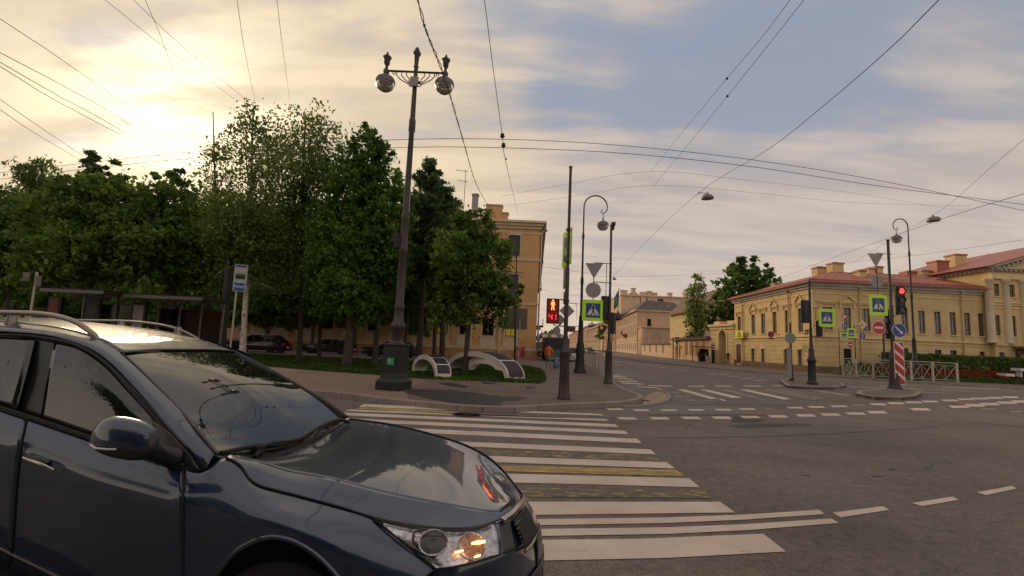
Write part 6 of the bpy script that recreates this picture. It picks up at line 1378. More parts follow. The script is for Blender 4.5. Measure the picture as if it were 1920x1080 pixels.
# ------------------------------------------------------------------ bus shelters behind the car
def shelter(label, x0, x1, yl, yr, Y, boards, poster):
    a, c = P(x0, yl, Y), P(x1, yr, Y); root = empty('bus_shelter', (a.x, Y, KZ), label, 'bus shelter', 'bus shelters along the park'); zr = (a.z + c.z) / 2
    b = MB(); b.box(a.x, Y - .1, zr - .02, c.x, Y + 1.5, zr + .06); n = 5
    for i in range(n + 1): x = a.x + (c.x - a.x) * i / n; b.box(x - .03, Y - .12, zr + .061, x + .03, Y + 1.5, zr + .10)
    b.build('roof', 'iron', root, world=True)
    b = MB(); b.box(a.x, Y - .13, zr - .05, c.x, Y - .101, zr + .045); b.build('fascia', 'pole_grey', root, world=True)
    for i in range(4):
        x = a.x + .15 + (c.x - a.x - .3) * i / 3; b = MB(); b.tube([(x, Y + 1.3, KZ), (x, Y + 1.3, zr - .02)], .04, 8); b.build('post', 'pole_grey', root, world=True)
    b = MB(); b.box(a.x + .2, Y + 1.32, KZ + .3, c.x - .2, Y + 1.34, zr - .3); b.build('back_panel', mat('shelter_glass', (.03, .028, .024), .12, ior=1.4, trans=.55), root, world=True)
    for (u0, u1, v0, v1, mt) in boards:
        p0, p1 = P(u0, v1, Y + .4), P(u1, v0, Y + .4); z0 = max(KZ + .35, p0.z - .9); b = MB(); b.box(p0.x, Y + .35, z0, p1.x, Y + .47, p1.z); o = b.build('advert_case', 'signal_black', root, world=True)
        b = MB(); b.box(p0.x + .06, Y + .34, z0 + .08, p1.x - .06, Y + .349, p1.z - .08); b.build('poster', mt, o, world=True)
    b = MB(); b.box(a.x + 1.4, Y + .9, KZ + .42, c.x - .6, Y + 1.2, KZ + .46)
    for x in (a.x + 1.6, c.x - .9): b.box(x, Y + 1.0, KZ, x + .06, Y + 1.1, KZ + .419)
    b.build('bench', 'plinth_brown', root, world=True)
    return root
mat('poster_red', (.14, .012, .008), .5, var=.3, vscale=3); mat('poster_grey', (.20, .19, .18), .4, var=.25, vscale=4)
shelter('left glass bus shelter with a dark red advert panel', 82, 200, 544, 549, 14.6, [(88, 119, 557, 600, 'poster_red'), (160, 190, 560, 605, 'signal_black')], None)
shelter('right glass bus shelter with a pale grey advert case', 236, 384, 553, 563, 15.2, [(246, 277, 568, 605, 'poster_grey')], None)
p = P(405, 640, 15); 
root = empty('advert_column', (P(420, 600, 17.5).x, 17.5, KZ), 'dark slim cabinet standing between the right shelter and the bus stop sign', 'cabinet')
b = MB(); a, c = P(408, 650, 17.5), P(428, 480, 17.5); b.box(a.x, 17.4, KZ, a.x + .14, 17.7, zat(a.x, 17.5, 500)); b.build('body', 'iron', root, world=True, bevel=.02)
# ------------------------------------------------------------------ people
def skin_figure(nodes, edges, root_i=0):
    me = bpy.data.meshes.new('fig'); me.from_pydata([n[:3] for n in nodes], edges, []); o = bpy.data.objects.new('fig', me); COL.objects.link(o)
    m = o.modifiers.new('s', 'SKIN'); m.use_smooth_shade = True; sk = me.skin_vertices[0].data
    for i, n in enumerate(nodes): sk[i].radius = (n[3], n[4] if len(n) > 4 else n[3]); sk[i].use_root = (i == root_i)
    s = o.modifiers.new('u', 'SUBSURF'); s.levels = 2; s.render_levels = 2
    dg = bpy.context.evaluated_depsgraph_get(); out = bpy.data.meshes.new_from_object(o.evaluated_get(dg)); COL.objects.unlink(o); bpy.data.objects.remove(o); return out
def person(label, loc, face, H, mats, pose, group=None):
    """pose: joint offsets; face is the heading in radians (0 looks along +y)"""
    k = H / 1.75; hp = pose; N = []; E_ = []
    def nd(x, y, z, r, r2=None): N.append((x * k, y * k, z * k, r * k, (r2 or r) * k)); return len(N) - 1
    pel = nd(0, 0, .95, .145, .11); wa = nd(0, .0, 1.10, .13, .095); ch = nd(0, .01, 1.30, .165, .115); nb = nd(0, 0, 1.46, .075); nk = nd(0, .015, 1.53, .055); hd = nd(0, .03, 1.62, .078, .092); tp = nd(0, .02, 1.72, .06, .07)
    E_ += [(pel, wa), (wa, ch), (ch, nb), (nb, nk), (nk, hd), (hd, tp)]; ns = nd(0, .125, 1.625, .014); E_.append((hd, ns))
    for s in (-1, 1):
        f = hp['leg'][0 if s < 0 else 1]; h = nd(s * .09, 0, .88, .095); kn = nd(s * .10, f * .5 + .02, .50, .062); an = nd(s * .10, f - (.04 if f < 0 else 0), .10, .042); to = nd(s * .11, f + .14, .04, .035, .03); E_ += [(pel, h), (h, kn), (kn, an), (an, to)]
        sh = nd(s * .19, 0, 1.42, .062); a = hp['arm'][0 if s < 0 else 1]; el = nd(s * (.24 + a[0]), a[1], 1.15, .045); wr = nd(s * (.25 + a[2]), a[3], .92 + a[4], .030); pa = nd(s * (.25 + a[2]), a[3] + .03, .86 + a[4], .034, .018)
        E_ += [(ch, sh), (sh, el), (el, wr), (wr, pa)]
        for j in range(4):
            q = nd(s * (.25 + a[2]), a[3] + .005 + j * .022, .815 + a[4], .009); q2 = nd(s * (.24 + a[2]), a[3] + .01 + j * .022, .775 + a[4] + abs(j - 1.3) * .006, .008); E_ += [(pa, q), (q, q2)]
        t_ = nd(s * (.25 + a[2]) - s * .02, a[3] + .07, .85 + a[4], .010); t2 = nd(s * (.24 + a[2]) - s * .02, a[3] + .085, .82 + a[4], .009); E_ += [(wr, t_), (t_, t2)]
    me = skin_figure(N, E_, pel); root = empty('person', loc, label, 'person', group, rz=face)
    for q in ('skin_tone', mats[0], mats[1], mats[2], mats[3]): me.materials.append(MATS[q])
    for p in me.polygons:
        c = p.center / k; x, y, z = c; i = 0
        if z > 1.58 and (y < .045 or z > 1.68): i = 4
        elif z > 1.50: i = 0
        elif z < .09: i = 3
        elif abs(x) > .17 and z < .93 + hp.get('cuff', 0): i = 0
        elif z > .90: i = 1
        else: i = 2
        p.material_index = i
    me.name = 'body'; o = bpy.data.objects.new('body', me); COL.objects.link(o); o.parent = root
    b = MB(); 
    for s in (-1, 1): b.lathe([(0, -.006), (.011, 0), (0, .006)], (s * .033 * k, .115 * k, 1.64 * k), 8)
    b.build('eyes', 'sign_black', root)
    return root
mat('skin_tone', (.42, .24, .17), .6); mat('vest_orange', (.85, .13, .02), .6); mat('trousers_grey', (.22, .20, .19), .8); mat('shoe_dark', (.02, .018, .016), .6); mat('hair_dark', (.03, .02, .015), .7)
mat('coat_black', (.022, .020, .020), .8); mat('jacket_brown', (.12, .08, .06), .8); mat('jeans', (.07, .08, .12), .8)
gw = G(1028, 689.5, KZ)
w_ = person('person in an orange safety vest and grey trousers walking away on the side street pavement', (gw.x, gw.y, KZ), radians(5), 1.62, ('vest_orange', 'trousers_grey', 'shoe_dark', 'hair_dark'), {'leg': (.22, -.18), 'arm': ((.02, .05, .0, .12, .02), (.03, -.05, .08, .05, .0))})
b = MB(); 
for z in (1.02, 1.12): b.lathe([(.158, z), (.158, z + .03)], (0, .0, 0), 20)
hb = gw + Vector((.52, -.15, 0)); bg_ = empty('bag', (hb.x, hb.y, KZ), 'pale blue bag dragged beside the worker in the orange vest', 'bag')
mat('bag_blue', (.10, .17, .30), .5, var=.4, vscale=8)
b = MB(); b.lathe([(.02, .0), (.18, .02), (.24, .15), (.2, .4), (.12, .62), (.04, .74), (.05, .8)], (0, 0, 0), 12, flute=.18); b.build('sack', 'bag_blue', bg_, smooth=True); b = MB(); b.tube([(-.02, .0, .76), (-.1, .05, .8), (-.24, .12, .82)], .012, 6); b.build('neck', 'bag_blue', bg_)
def gz(px, py, Y): q = P(px, py, Y); return Vector((q.x, Y, KZ))
person('person in dark clothes standing in front of the gateway by the arch', gz(1365, 680, 62), radians(200), 1.72, ('coat_black', 'jeans', 'shoe_dark', 'hair_dark'), {'leg': (.1, -.12), 'arm': ((.05, .0, .06, .1, .0), (.05, .0, .05, -.05, 0))})
person('person in a long dark coat waiting at the small stall', gz(1311, 680, 68), radians(170), 1.75, ('coat_black', 'coat_black', 'shoe_dark', 'hair_dark'), {'leg': (.04, -.02), 'arm': ((.02, .0, .0, .05, .0), (.02, .0, .0, .05, 0))})
person('person sitting low in dark clothes beside the stall bin', gz(1323, 680, 68.5), radians(190), 1.45, ('jacket_brown', 'jeans', 'shoe_dark', 'hair_dark'), {'leg': (.10, .06), 'arm': ((.02, .0, .0, .15, .1), (.02, .0, .0, .15, .1))})
# stall / stop shelter by the ruined house
sx = gz(1302, 680, 69); root = empty('stop_shelter', (sx.x, 69, KZ), 'small open roofed shelter in front of the ruined outbuilding', 'shelter')
b = MB(); zS = zat(sx.x + 1.5, 69, 651.5); x1 = P(1333, 660, 69).x; b.box(sx.x - .2, 68.6, zS, x1, 70, zS + .16); b.build('roof', 'curtain', root, world=True)
for x in (sx.x, (sx.x + x1) / 2, x1 - .1): b = MB(); b.box(x, 69.7, KZ, x + .08, 69.8, zS); b.build('post', 'iron', root, world=True)
b = MB(); b.box(sx.x + 1.0, 69.82, KZ + .1, x1 - .1, 69.86, zS - .2); b.build('back_panel', 'dark_void', root, world=True)
cx = gz(1327.5, 682, 67.5); root = empty('litter_bin', (cx.x, 67.5, KZ), 'pale grey litter bin at the right end of the small shelter', 'bin'); b = MB(); b.lathe([(.2, 0), (.26, .8), (.28, .82), (.28, .9), (.22, .92)], (0, 0, 0), 14); b.build('body', 'cornice_grey', root); b = MB(); b.lathe([(.2, .921), (.15, .98), (.0, 1.0)], (0, 0, 0), 14); b.build('lid', 'iron', root)
c = gz(1337, 682, 66); root = empty('stop_pillar', (c.x, 66, KZ), 'dark route pillar with white striped head left of the gateway arch', 'sign'); zt = zat(c.x, 66, 644) - KZ
b = MB(); b.box(-.2, -.08, 0, .2, .08, zt); b.build('pillar', 'signal_black', root)
b = MB()
for i in range(3): b.box(-.17, -.09, zt - .22 - i * .32, .17, -.082, zt - .06 - i * .32)
b.build('white_stripes', 'sign_white', root)
# ------------------------------------------------------------------ vehicles in the background
mat('car_black', (.012, .012, .013), .25, coat=.8); mat('car_maroon', (.03, .006, .007), .3, coat=.8); mat('car_silver', (.30, .29, .28), .35, .3, coat=.6); mat('car_navy', (.012, .015, .022), .3, coat=.8)
mat('tyre', (.012, .012, .012), .85); mat('rim', (.25, .24, .23), .35, .7); mat('tail_red', (.35, .015, .01), .3); mat('head_clear', (.45, .44, .42), .15); mat('truck_green', (.03, .09, .06), .5)
def small_car(label, loc, yaw, L_=4.4, Wd=1.76, H=1.45, paint='car_black', kind='sedan', lit=False):
    root = empty('parked_car', loc, label, 'car', 'cars parked or driving in the background', rz=yaw); h = Wd / 2
    def prof(x):   # shoulder height along the car, front at +x
        t = (x + L_ / 2) / L_; return .62 + .30 * min(1, t / .06) * (1 - max(0, (t - .72)) * .75)
    xs = [-L_ / 2, -L_ * .47, -L_ * .4, -L_ * .2, 0, L_ * .2, L_ * .33, L_ * .44, L_ * .49, L_ / 2]; b = MB(); rows = []
    for x in xs:
        e = 1 - .10 * (abs(x) / (L_ / 2)) ** 6; z = prof(x) * H / 1.45; rows.append([(x, -h * e * .88, .28), (x, -h * e, .45), (x, -h * e, z * .78), (x, -h * e * .93, z), (x, 0, z + .035), (x, h * e * .93, z), (x, h * e, z * .78), (x, h * e, .45), (x, h * e * .88, .28)])
    vs = [p for r in rows for p in r]; n = 9; fs = [(i * n + j, i * n + (j + 1) % n, (i + 1) * n + (j + 1) % n, (i + 1) * n + j) for i in range(len(rows) - 1) for j in range(n)]; fs += [tuple(range(n)), tuple(reversed(range((len(rows) - 1) * n, len(rows) * n)))]; b.add(vs, fs)
    body = b.build('body', paint, root, smooth=True, sharp=50)
    r0, r1 = (-L_ * .44, -L_ * .30) if kind != 'sedan' else (-L_ * .38, -L_ * .24); f1, f0 = L_ * .06, L_ * .24; z0, z1 = .88 * H / 1.45, H
    def ring(o, zz0, zz1): return [(r0 - o, -h * .86 - o, zz0), (f0 + o, -h * .86 - o, zz0), (f1 + o, -h * .66 - o, zz1), (r1 - o, -h * .66 - o, zz1), (r0 - o, h * .86 + o, zz0), (f0 + o, h * .86 + o, zz0), (f1 + o, h * .66 + o, zz1), (r1 - o, h * .66 + o, zz1)]
    b = MB(); b.add(ring(0, z0 - .04, z1 - .045), [(0, 1, 2, 3), (7, 6, 5, 4), (1, 5, 6, 2), (4, 0, 3, 7), (3, 2, 6, 7)]); b.build('windows', 'window_glass', root)
    b = MB(); v = ring(.012, z0, z1 - .04); a_, c_, d_, e_, a2, c2, d2, e2 = v
    b.add([d_, e_, e2, d2] + [(p[0] * .98, p[1] * .93, z1) for p in (d_, e_, e2, d2)], [(0, 3, 2, 1), (4, 5, 6, 7), (0, 1, 5, 4), (1, 2, 6, 5), (2, 3, 7, 6), (3, 0, 4, 7)]); b.build('roof', paint, root)
    b = MB()
    for p, q in ((c_, d_), (c2, d2), (a_, e_), (a2, e2)): b.tube([p, q], .035, 5)
    for s in (-1, 1): b.tube([(L_ * -.08, s * h * .87, z0), (L_ * -.09, s * h * .675, z1 - .03)], .035, 5)
    b.build('pillars', paint, root)
    for x in (-L_ * .30, L_ * .32):
        for s in (-1, 1):
            b = MB(); b.lathe([(.2, -.1), (.30, -.1), (.325, -.06), (.325, .06), (.30, .1), (.2, .1)], (x, s * (h - .1), .325), 20, ax=Matrix.Rotation(pi / 2, 3, 'X')); w = b.build('wheel', 'tyre', root, smooth=True)
            b = MB(); b.lathe([(.0, -.105), (.19, -.105), (.2, -.09)], (x, s * (h - .1), .325), 16, ax=Matrix.Rotation(-s * pi / 2 * -1 if False else (pi / 2 if s < 0 else -pi / 2), 3, 'X'), cap=False); b.build('rim', 'rim', w)
    zl = prof(L_ / 2) * .82
    for s in (-1, 1):
        b = MB(); b.box(L_ / 2 - .18, s * h * .55, .58, L_ / 2 + .012, s * h * .90, .72); b.build('headlight', 'head_clear', root); b = MB(); b.box(-L_ / 2 - .012, s * h * .58, .66, -L_ / 2 + .1, s * h * .92, .84); b.build('tail_light', 'tail_red', root)
        b = MB(); b.box(L_ * .14, s * (h * .9), .92, L_ * .18, s * (h * .9 + .2), 1.04); b.build('mirror', paint, root)
    b = MB(); b.box(L_ / 2 - .02, -.26, .42, L_ / 2 + .015, .26, .53); b.box(-L_ / 2 - .015, -.26, .50, -L_ / 2 + .02, .26, .61); b.build('number_plate', 'sign_white', root)
    return root
def cpos(px, py, Y, z=KZ): q = P(px, py, Y); return (q.x, Y, 0.02)
small_car('black hatchback parked behind the lime trunks facing left', cpos(620, 640, 41), pi, 4.2, 1.75, 1.42, 'car_black', 'hatch')
small_car('dark maroon estate parked behind the birch trunk', cpos(485, 640, 38.5), pi, 4.7, 1.8, 1.5, 'car_maroon', 'hatch')
small_car('dark car half hidden behind the ornate lamp pedestal', cpos(735, 640, 40), pi, 4.4, 1.75, 1.42, 'car_navy', 'hatch')
small_car('dark car at the far end of the right bus shelter', cpos(372, 640, 37), pi, 4.3, 1.75, 1.45, 'car_black', 'sedan')
small_car('silver car stopped beside the base of the near curved lamp', (P(1074, 650, 50).x, 50, .02), radians(94), 4.4, 1.78, 1.5, 'car_silver', 'hatch')
small_car('small dark car far down the long street', (P(1104, 650, 105).x, 105, .02), radians(-84), 4.3, 1.76, 1.5, 'car_black', 'sedan')
small_car('black van-like car parked at the ochre house corner', (P(1014, 650, 62).x, 62, .02), radians(92), 4.6, 1.9, 1.95, 'car_black', 'hatch')
# covered green truck facing away, behind the signal pole
tx = P(1045, 650, 46).x; root = empty('truck', (tx, 46, .02), 'dark green canvas covered truck behind the countdown signal pole', 'truck')
b = MB(); b.box(-1.15, 0, .9, 1.15, 4.4, 2.35); b.build('cargo_box', 'signal_black', root, bevel=.06)
b = MB(); b.box(-1.12, -.05, .75, 1.12, -.003, 1.25); b.box(-.9, -.08, .55, .9, -.02, .74); b.build('tailgate', 'truck_green', root)
b = MB(); b.box(-1.0, 4.5, .6, 1.0, 6.0, 2.2); b.build('cab', 'truck_green', root, bevel=.1)
b = MB(); b.box(-.5, 0.1, .5, .5, 6, .74); b.build('chassis', 'iron', root)
for x in (-.95, .95):
    for y in (1.0, 5.0): b = MB(); b.lathe([(.25, -.14), (.44, -.14), (.46, -.1), (.46, .1), (.44, .14), (.25, .14)], (x, y, .46), 18, ax=Matrix.Rotation(pi / 2, 3, 'Y')); b.build('wheel', 'tyre', root)
    b = MB(); b.box(x - .1, -.07, .95, x + .1, -.051, 1.1); b.build('tail_light', 'tail_red', root)
gl_ = P(1019, 648, 120); root = empty('far_traffic_light', (gl_.x, 120, KZ), 'far green traffic light down the side street', 'traffic light'); b = MB(); b.tube([(0, 0, 0), (0, 0, gl_.z - KZ)], .08, 6); b.build('pole', 'iron', root); b = MB(); b.plate(circ(.32, 14, 0, gl_.z - KZ), -.16, -.11); b.build('lens', 'green_lamp', root); b = MB(); b.box(-.4, -.1, gl_.z - KZ - 1.2, .4, .15, gl_.z - KZ + .5); b.build('housing', 'signal_black', root)
# ------------------------------------------------------------------ overhead wires
def wire(label, pts, r=.012, mt='cable', cat='cable', group='overhead wires and cables', name='overhead_cable', twist=False, extra=None):
    """pts: (px, py, depth)"""
    Q = [P(*p) for p in pts]; out = []; r = r * .72
    off = lambda p: p[0] < 0 or p[0] > 1920 or p[1] < 0
    if off(pts[0]): Q.insert(0, Q[0] + (Q[0] - Q[1]).normalized() * 14)
    if off(pts[-1]): Q.append(Q[-1] + (Q[-1] - Q[-2]).normalized() * 14)
    for i in range(len(Q) - 1):
        p0, p1, p2, p3 = Q[max(i - 1, 0)], Q[i], Q[i + 1], Q[min(i + 2, len(Q) - 1)]
        for k in range(8):
            t = k / 8; out.append(.5 * ((2 * p1) + (p2 - p0) * t + (2 * p0 - 5 * p1 + 4 * p2 - p3) * t * t + (3 * p1 - p0 - 3 * p2 + p3) * t ** 3))
    out.append(Q[-1]); b = MB()
    if twist:
        fine = []
        for i in range(len(out) - 1): fine += [out[i].lerp(out[i + 1], k / 4) for k in range(4)]
        for ph in (0, pi):
            q = [p + Vector((.013 * cos(i * .4 + ph), 0, .013 * sin(i * .4 + ph))) * (1 + .9 * abs(sin(i * .05))) for i, p in enumerate(fine)]; b.tube(q, r, 5)
    else: b.tube(out, r, 5)
    if extra: extra(b)
    o = b.build(name, mt); return tag(o, label, cat, group)
def beads(*pp):
    def f(b):
        for px, py, Y, r in pp: b.lathe([(.0, r), (r * .8, r * .5), (r * .5, 0), (r, -r * .3), (r * .4, -r), (0, -r * 1.3)], P(px, py, Y), 10)
    return f
wire('thick twisted black cable crossing the ornate lamp arm down to the ochre house', [(775, -30, 9), (800, 60, 11), (835, 150, 13.5), (868, 262, 20), (893, 345, 34), (915, 385, YL + 2), (932, 412, YL + 1.5)], .018, twist=True)
wire('upright wire with two insulators left of the sign pole group', [(906, -20, 9), (921, 100, 10), (942, 255, 12), (952, 320, 16), (972, 405, YL + 4)], .011, extra=beads((942, 254, 12, .07), (944, 272, 12.4, .07), (949, 298, 14, .03)))
zc1, zc2 = 5.9, 5.55
def onz(px, py, z): q = G(px, py, z); return (px, py, q.y)
wire('upper trolley wire sweeping across the whole picture', [onz(-60, 331, zc1), onz(0, 324, zc1), onz(250, 296, zc1), onz(500, 274, zc1), onz(780, 261, zc1), onz(1000, 263, zc1), onz(1200, 276, zc1), onz(1420, 301, zc1), onz(1650, 339, zc1), onz(1940, 399, zc1)], .009)
wire('lower trolley wire sweeping across the whole picture', [onz(-60, 345, zc2 + .1), onz(0, 336, zc2 + .1), onz(250, 307, zc2 + .1), onz(500, 287, zc2 + .1), onz(780, 276, zc2 + .1), onz(1000, 279, zc2 + .1), onz(1200, 290, zc2 + .1), onz(1420, 314, zc2 + .1), onz(1650, 349, zc2 + .1), onz(1940, 378 + 8, zc2 + .1)], .009)
wire('long dark diagonal cable from the top right down to the crosswalk pole, carrying a lamp', [(1785, -25, 8), (1680, 80, 10), (1560, 185, 13), (1440, 280, 18), (1316, 357, 26), (1230, 435, 38), (1150, 518, 60)], .014)
wire('left wire of the pair falling from the top centre right', [(1500, -25, 10), (1430, 68, 12), (1363, 147, 15), (1290, 235, 21), (1220, 322, 32)], .010, extra=beads((1363, 147, 15, .045)))
wire('right wire of the pair falling from the top centre right', [(1527, -25, 10), (1440, 85, 12), (1364, 180, 15), (1295, 265, 21), (1226, 348, 32)], .010, extra=beads((1364, 180, 15, .045)))
wire('cable from the right edge sloping down to the roof of the corner house', [(1945, 356, 16), (1850, 384, 19), (1762, 412, 24), (1650, 452, 33), (1560, 484, 42), (1462, 522, 60)], .016)
wire('short steep wire at the right edge above the hanging lamp', [(1945, 240, 14), (1860, 312, 17), (1770, 390, 22), (1700, 432, 28), (1600, 492, 42)], .009, 'cable_grey')
wire('thin pale wire crossing behind the right curved lamp', [(1945, 446, 22), (1780, 470, 28), (1640, 487, 35), (1470, 502, 50), (1400, 505, 60)], .012, 'cable_grey')
wire('faint span wire left of the centre right pair', [(940, 368, 40), (1060, 346, 40), (1220, 322, 32), (1400, 338, 38), (1600, 362, 45), (1815, 398, 50)], .013, 'cable_grey')
wire('faint lower span wire behind the sign poles', [(950, 386, 42), (1090, 366, 40), (1226, 348, 32), (1420, 362, 38), (1600, 380, 45), (1820, 386, 50)], .013, 'cable_grey')
wire('thin wire passing behind the triangular sign back', [(1005, 498, 40), (1100, 512, 45), (1150, 519, 50), (1300, 515, 60), (1460, 508, 70)], .018, 'cable_grey')
wire('fine low wire over the far street', [(1005, 540, 60), (1060, 552, 70), (1150, 560, 90)], .02, 'cable_grey')
LW = [('uppermost left wire running from the top edge to the birch', [(240, -10, 12), (340, 85, 16), (462, 188, 24)]), ('second left wire running from the top edge to the birch', [(185, -10, 12), (300, 82, 16), (440, 186, 24)]),
      ('short steep wire at the top left between two long ones', [(268, -10, 12), (300, 65, 15), (325, 135, 20)]), ('upper wire entering at the left edge towards the sun', [(-20, 22, 9), (120, 115, 12), (262, 218, 20), (385, 320, 34)]),
      ('middle wire entering at the left edge towards the sun', [(-20, 88, 8), (120, 162, 11), (240, 232, 16), (380, 330, 30)]), ('wire just below the middle one at the left edge', [(-20, 105, 8), (110, 180, 11), (235, 250, 16), (370, 340, 30)]),
      ('wire with a double strand at the left edge above the chestnuts', [(-20, 112, 8.2), (100, 186, 11), (225, 252, 16)]), ('lowest wire falling from the left edge to the spruce tip', [(-20, 172, 9), (60, 228, 12), (155, 292, 20)]), ('second lowest wire falling from the left edge', [(-20, 192, 9), (60, 246, 12), (150, 300, 20)]),
      ('nearly upright wire above the birch top', [(443, -10, 12), (458, 90, 15), (478, 190, 24)]), ('nearly upright wire above the airy tree', [(518, -10, 12), (530, 90, 15), (543, 186, 24)])]
for l, q in LW: wire(l, q, .010, 'cable_grey' if 'upright' in l or 'second' in l else 'cable')
def hanging_lamp(label, px, py, Y, wpx, sup):
    c = P(px, py, Y); r = wpx * Y / FPX / 2; root = empty('hanging_lamp', c, label, 'hanging lamp', 'saucer lamps hanging from cables')
    b = MB(); b.lathe([(r, -.02), (r * 1.02, 0), (r * .93, r * .28), (r * .7, r * .55), (r * .3, r * .75), (.04, r * .8), (.04, r * 1.1)], (0, 0, 0), 24, cap=False); b.build('shade', 'lamp_hood', root, smooth=True)
    b = MB(); b.lathe([(0, -r * .12), (r * .75, -r * .06), (r * .97, -.02)], (0, 0, 0), 20); b.build('glass', 'lens_pale', root)
    s = P(*sup) - c; b = MB(); b.tube([(0, 0, r * .8), s.lerp(Vector((0, 0, r)), .3) + Vector((0, 0, r * .2)), s], .02, 6); b.build('bracket', 'cable', root)
hanging_lamp('dark saucer lamp hanging from the long diagonal cable in the sky centre right', 1326.5, 372, 25, 23, (1308, 364, 26))
hanging_lamp('dark saucer lamp hanging from the cable above the right curved lamp', 1750, 414, 24, 21, (1765, 411, 24))
hanging_lamp('tiny lamp on the cable beside the crosswalk pole', 1152, 524, 52, 8, (1146, 520, 52))
pl = P(8, 420, 60); root = empty('aerial_mast', (P(10, 420, 40).x, 40, KZ), 'thin aerial masts poking up at the extreme left edge', 'aerial')
b = MB()
for px, yt in ((12, 365), (2, 345)): q = P(px, yt, 40); b.tube([(q.x - root.location.x, 0, 0), (q.x - root.location.x + .1, 0, q.z - KZ)], .04, 5); b.tube([(q.x - root.location.x - .5, 0, q.z - KZ - .5), (q.x - root.location.x + .5, 0, q.z - KZ - .3)], .025, 4)
b.build('masts', 'cable', root)

# ------------------------------------------------------------------ the side of the street behind the photographer, seen in the car's windows
root = empty('opposite_house', (-20, -26, 0), 'dark house front across the street, seen only as a reflection in the car side', 'building')
F = Fac((14, -26), (-46, -26)); hs = [(2 + i * 3.2, z, 3.3 + i * 3.2, z + 2.1) for i in range(18) for z in (1.2, 4.8, 8.2)]
b = MB(F.M); wall_mesh(b, 0, 60, 0, 11.2, hs); b.build('wall', 'brick_brown', root, world=True)
panes(F, hs, .2, .25, 'window_glass', root)
b = MB(F.M); b.add([(-.5, -.6, 11.2), (60.5, -.6, 11.2), (60.5, 12, 11.2), (-.5, 12, 11.2), (4, 5, 13.4), (56, 5, 13.4)], [(0, 1, 5, 4), (1, 2, 5), (2, 3, 4, 5), (3, 0, 4)]); b.build('roof', 'grey_roof', root, world=True)
for i, (x, y, h) in enumerate(((-5, -12, 9.5), (-10, -13, 11.0), (-15.5, -12, 10.5), (4, -17, 9.5), (-21, -13, 11.5))):
    t_ = empty('street_tree', (x, y, 0), ('roadside tree behind the camera, mirrored in the front side window', 'roadside tree mirrored in the rear side window', 'far roadside tree mirrored at the left edge of the car', 'roadside tree mirrored in the car wing', 'last roadside tree mirrored in the car door')[i], 'tree', 'trees behind the photographer')
    b = MB(); b.tube([(0, 0, 0), (.1, 0, h * .5), (0, 0, h * .85)], [.18, .12, .03], 7); b.build('trunk', 'bark', t_)
    pts, cl = crown_points([((x, y, h * .62), h * .36, h * .33, h * .36, 1), ((x + 1, y, h * .5), h * .3, h * .3, h * .25, .6)], 12000, .2, 24); leaf_mesh('crown', pts, .24, 'leaf_dark', t_)
# ------------------------------------------------------------------ the estate car in the foreground
def car_paint():
    m = bpy.data.materials.new('car_paint'); m.use_nodes = True; nt = m.node_tree; b = nt.nodes['Principled BSDF']
    b.inputs['Base Color'].default_value = (0.008, 0.023, 0.058, 1); b.inputs['Metallic'].default_value = 0.4; b.inputs['Roughness'].default_value = 0.38
    b.inputs['Coat Weight'].default_value = 1.0; b.inputs['Coat Roughness'].default_value = 0.03; b.inputs['Coat IOR'].default_value = 1.62
    geo = nt.nodes.new('ShaderNodeNewGeometry'); n = nt.nodes.new('ShaderNodeTexNoise'); n.inputs['Scale'].default_value = 2.2; n.inputs['Detail'].default_value = 8; nt.links.new(geo.outputs['Position'], n.inputs['Vector'])
    r = nt.nodes.new('ShaderNodeMapRange'); nt.links.new(n.outputs[0], r.inputs[0]); r.inputs[1].default_value = .35; r.inputs[2].default_value = .75; r.inputs[3].default_value = .02; r.inputs[4].default_value = .07; nt.links.new(r.outputs[0], b.inputs['Coat Roughness'])
    MATS['car_paint'] = m
car_paint()
mat('car_glass', (.008, .009, .008), .02, ior=1.75); mat('car_trim', (.010, .010, .010), .45, coat=.2); mat('car_seal', (.004, .004, .004), .7); mat('chrome', (.45, .42, .38), .25, 1.0); mat('rail_metal', (.30, .27, .24), .38, .85)
mat('lamp_silver', (.50, .48, .50), .22, .75, var=.55, vscale=22, bump=.3, bscale=35); mat('lamp_cover', (1, 1, 1), .02, trans=1.0, ior=1.18); mat('lamp_dark', (.03, .03, .035), .25)
mat('lamp_mauve', (.16, .15, .17), .2, .6, var=.5, vscale=30); mat('bulb_glow_reflector', (.42, .27, .20), .2, .7, var=.6, vscale=60, emit=(1.0, .36, .10), estr=.05)  # amber disc: bulb light put into the reflector's colour and faint emission
mat('dashboard', (.02, .02, .02), .8)
def dep(X, Y): return (2.796 - Y) * 1.041 * (1 + .1 * (-X) * (.65 + .35 * Y / .9))
def c(px, py, X, Y): return P(px, py, dep(X, Y))
def cr(p0, p1, p2, p3, t): return .5 * ((2 * p1) + (p2 - p0) * t + (2 * p0 - 5 * p1 + 4 * p2 - p3) * t * t + (3 * p1 - p0 - 3 * p2 + p3) * t ** 3)
def resample(Q, n):
    out = []; m_ = 24; fine = []
    for i in range(len(Q) - 1):
        p0, p1, p2, p3 = (Q[i - 1] if i else 2 * Q[0] - Q[1]), Q[i], Q[i + 1], (Q[i + 2] if i + 2 < len(Q) else 2 * Q[-1] - Q[-2])
        for k in range(m_): fine.append(cr(p0, p1, p2, p3, k / m_))
    fine.append(Q[-1]); L_ = [0]
    for a, b_ in zip(fine, fine[1:]): L_.append(L_[-1] + (b_ - a).length)
    j = 0
    for i in range(n + 1):
        s = L_[-1] * i / n
        while j < len(L_) - 2 and L_[j + 1] < s: j += 1
        d = L_[j + 1] - L_[j]; out.append(fine[j].lerp(fine[j + 1], (s - L_[j]) / d if d > 0 else 0))
    return out
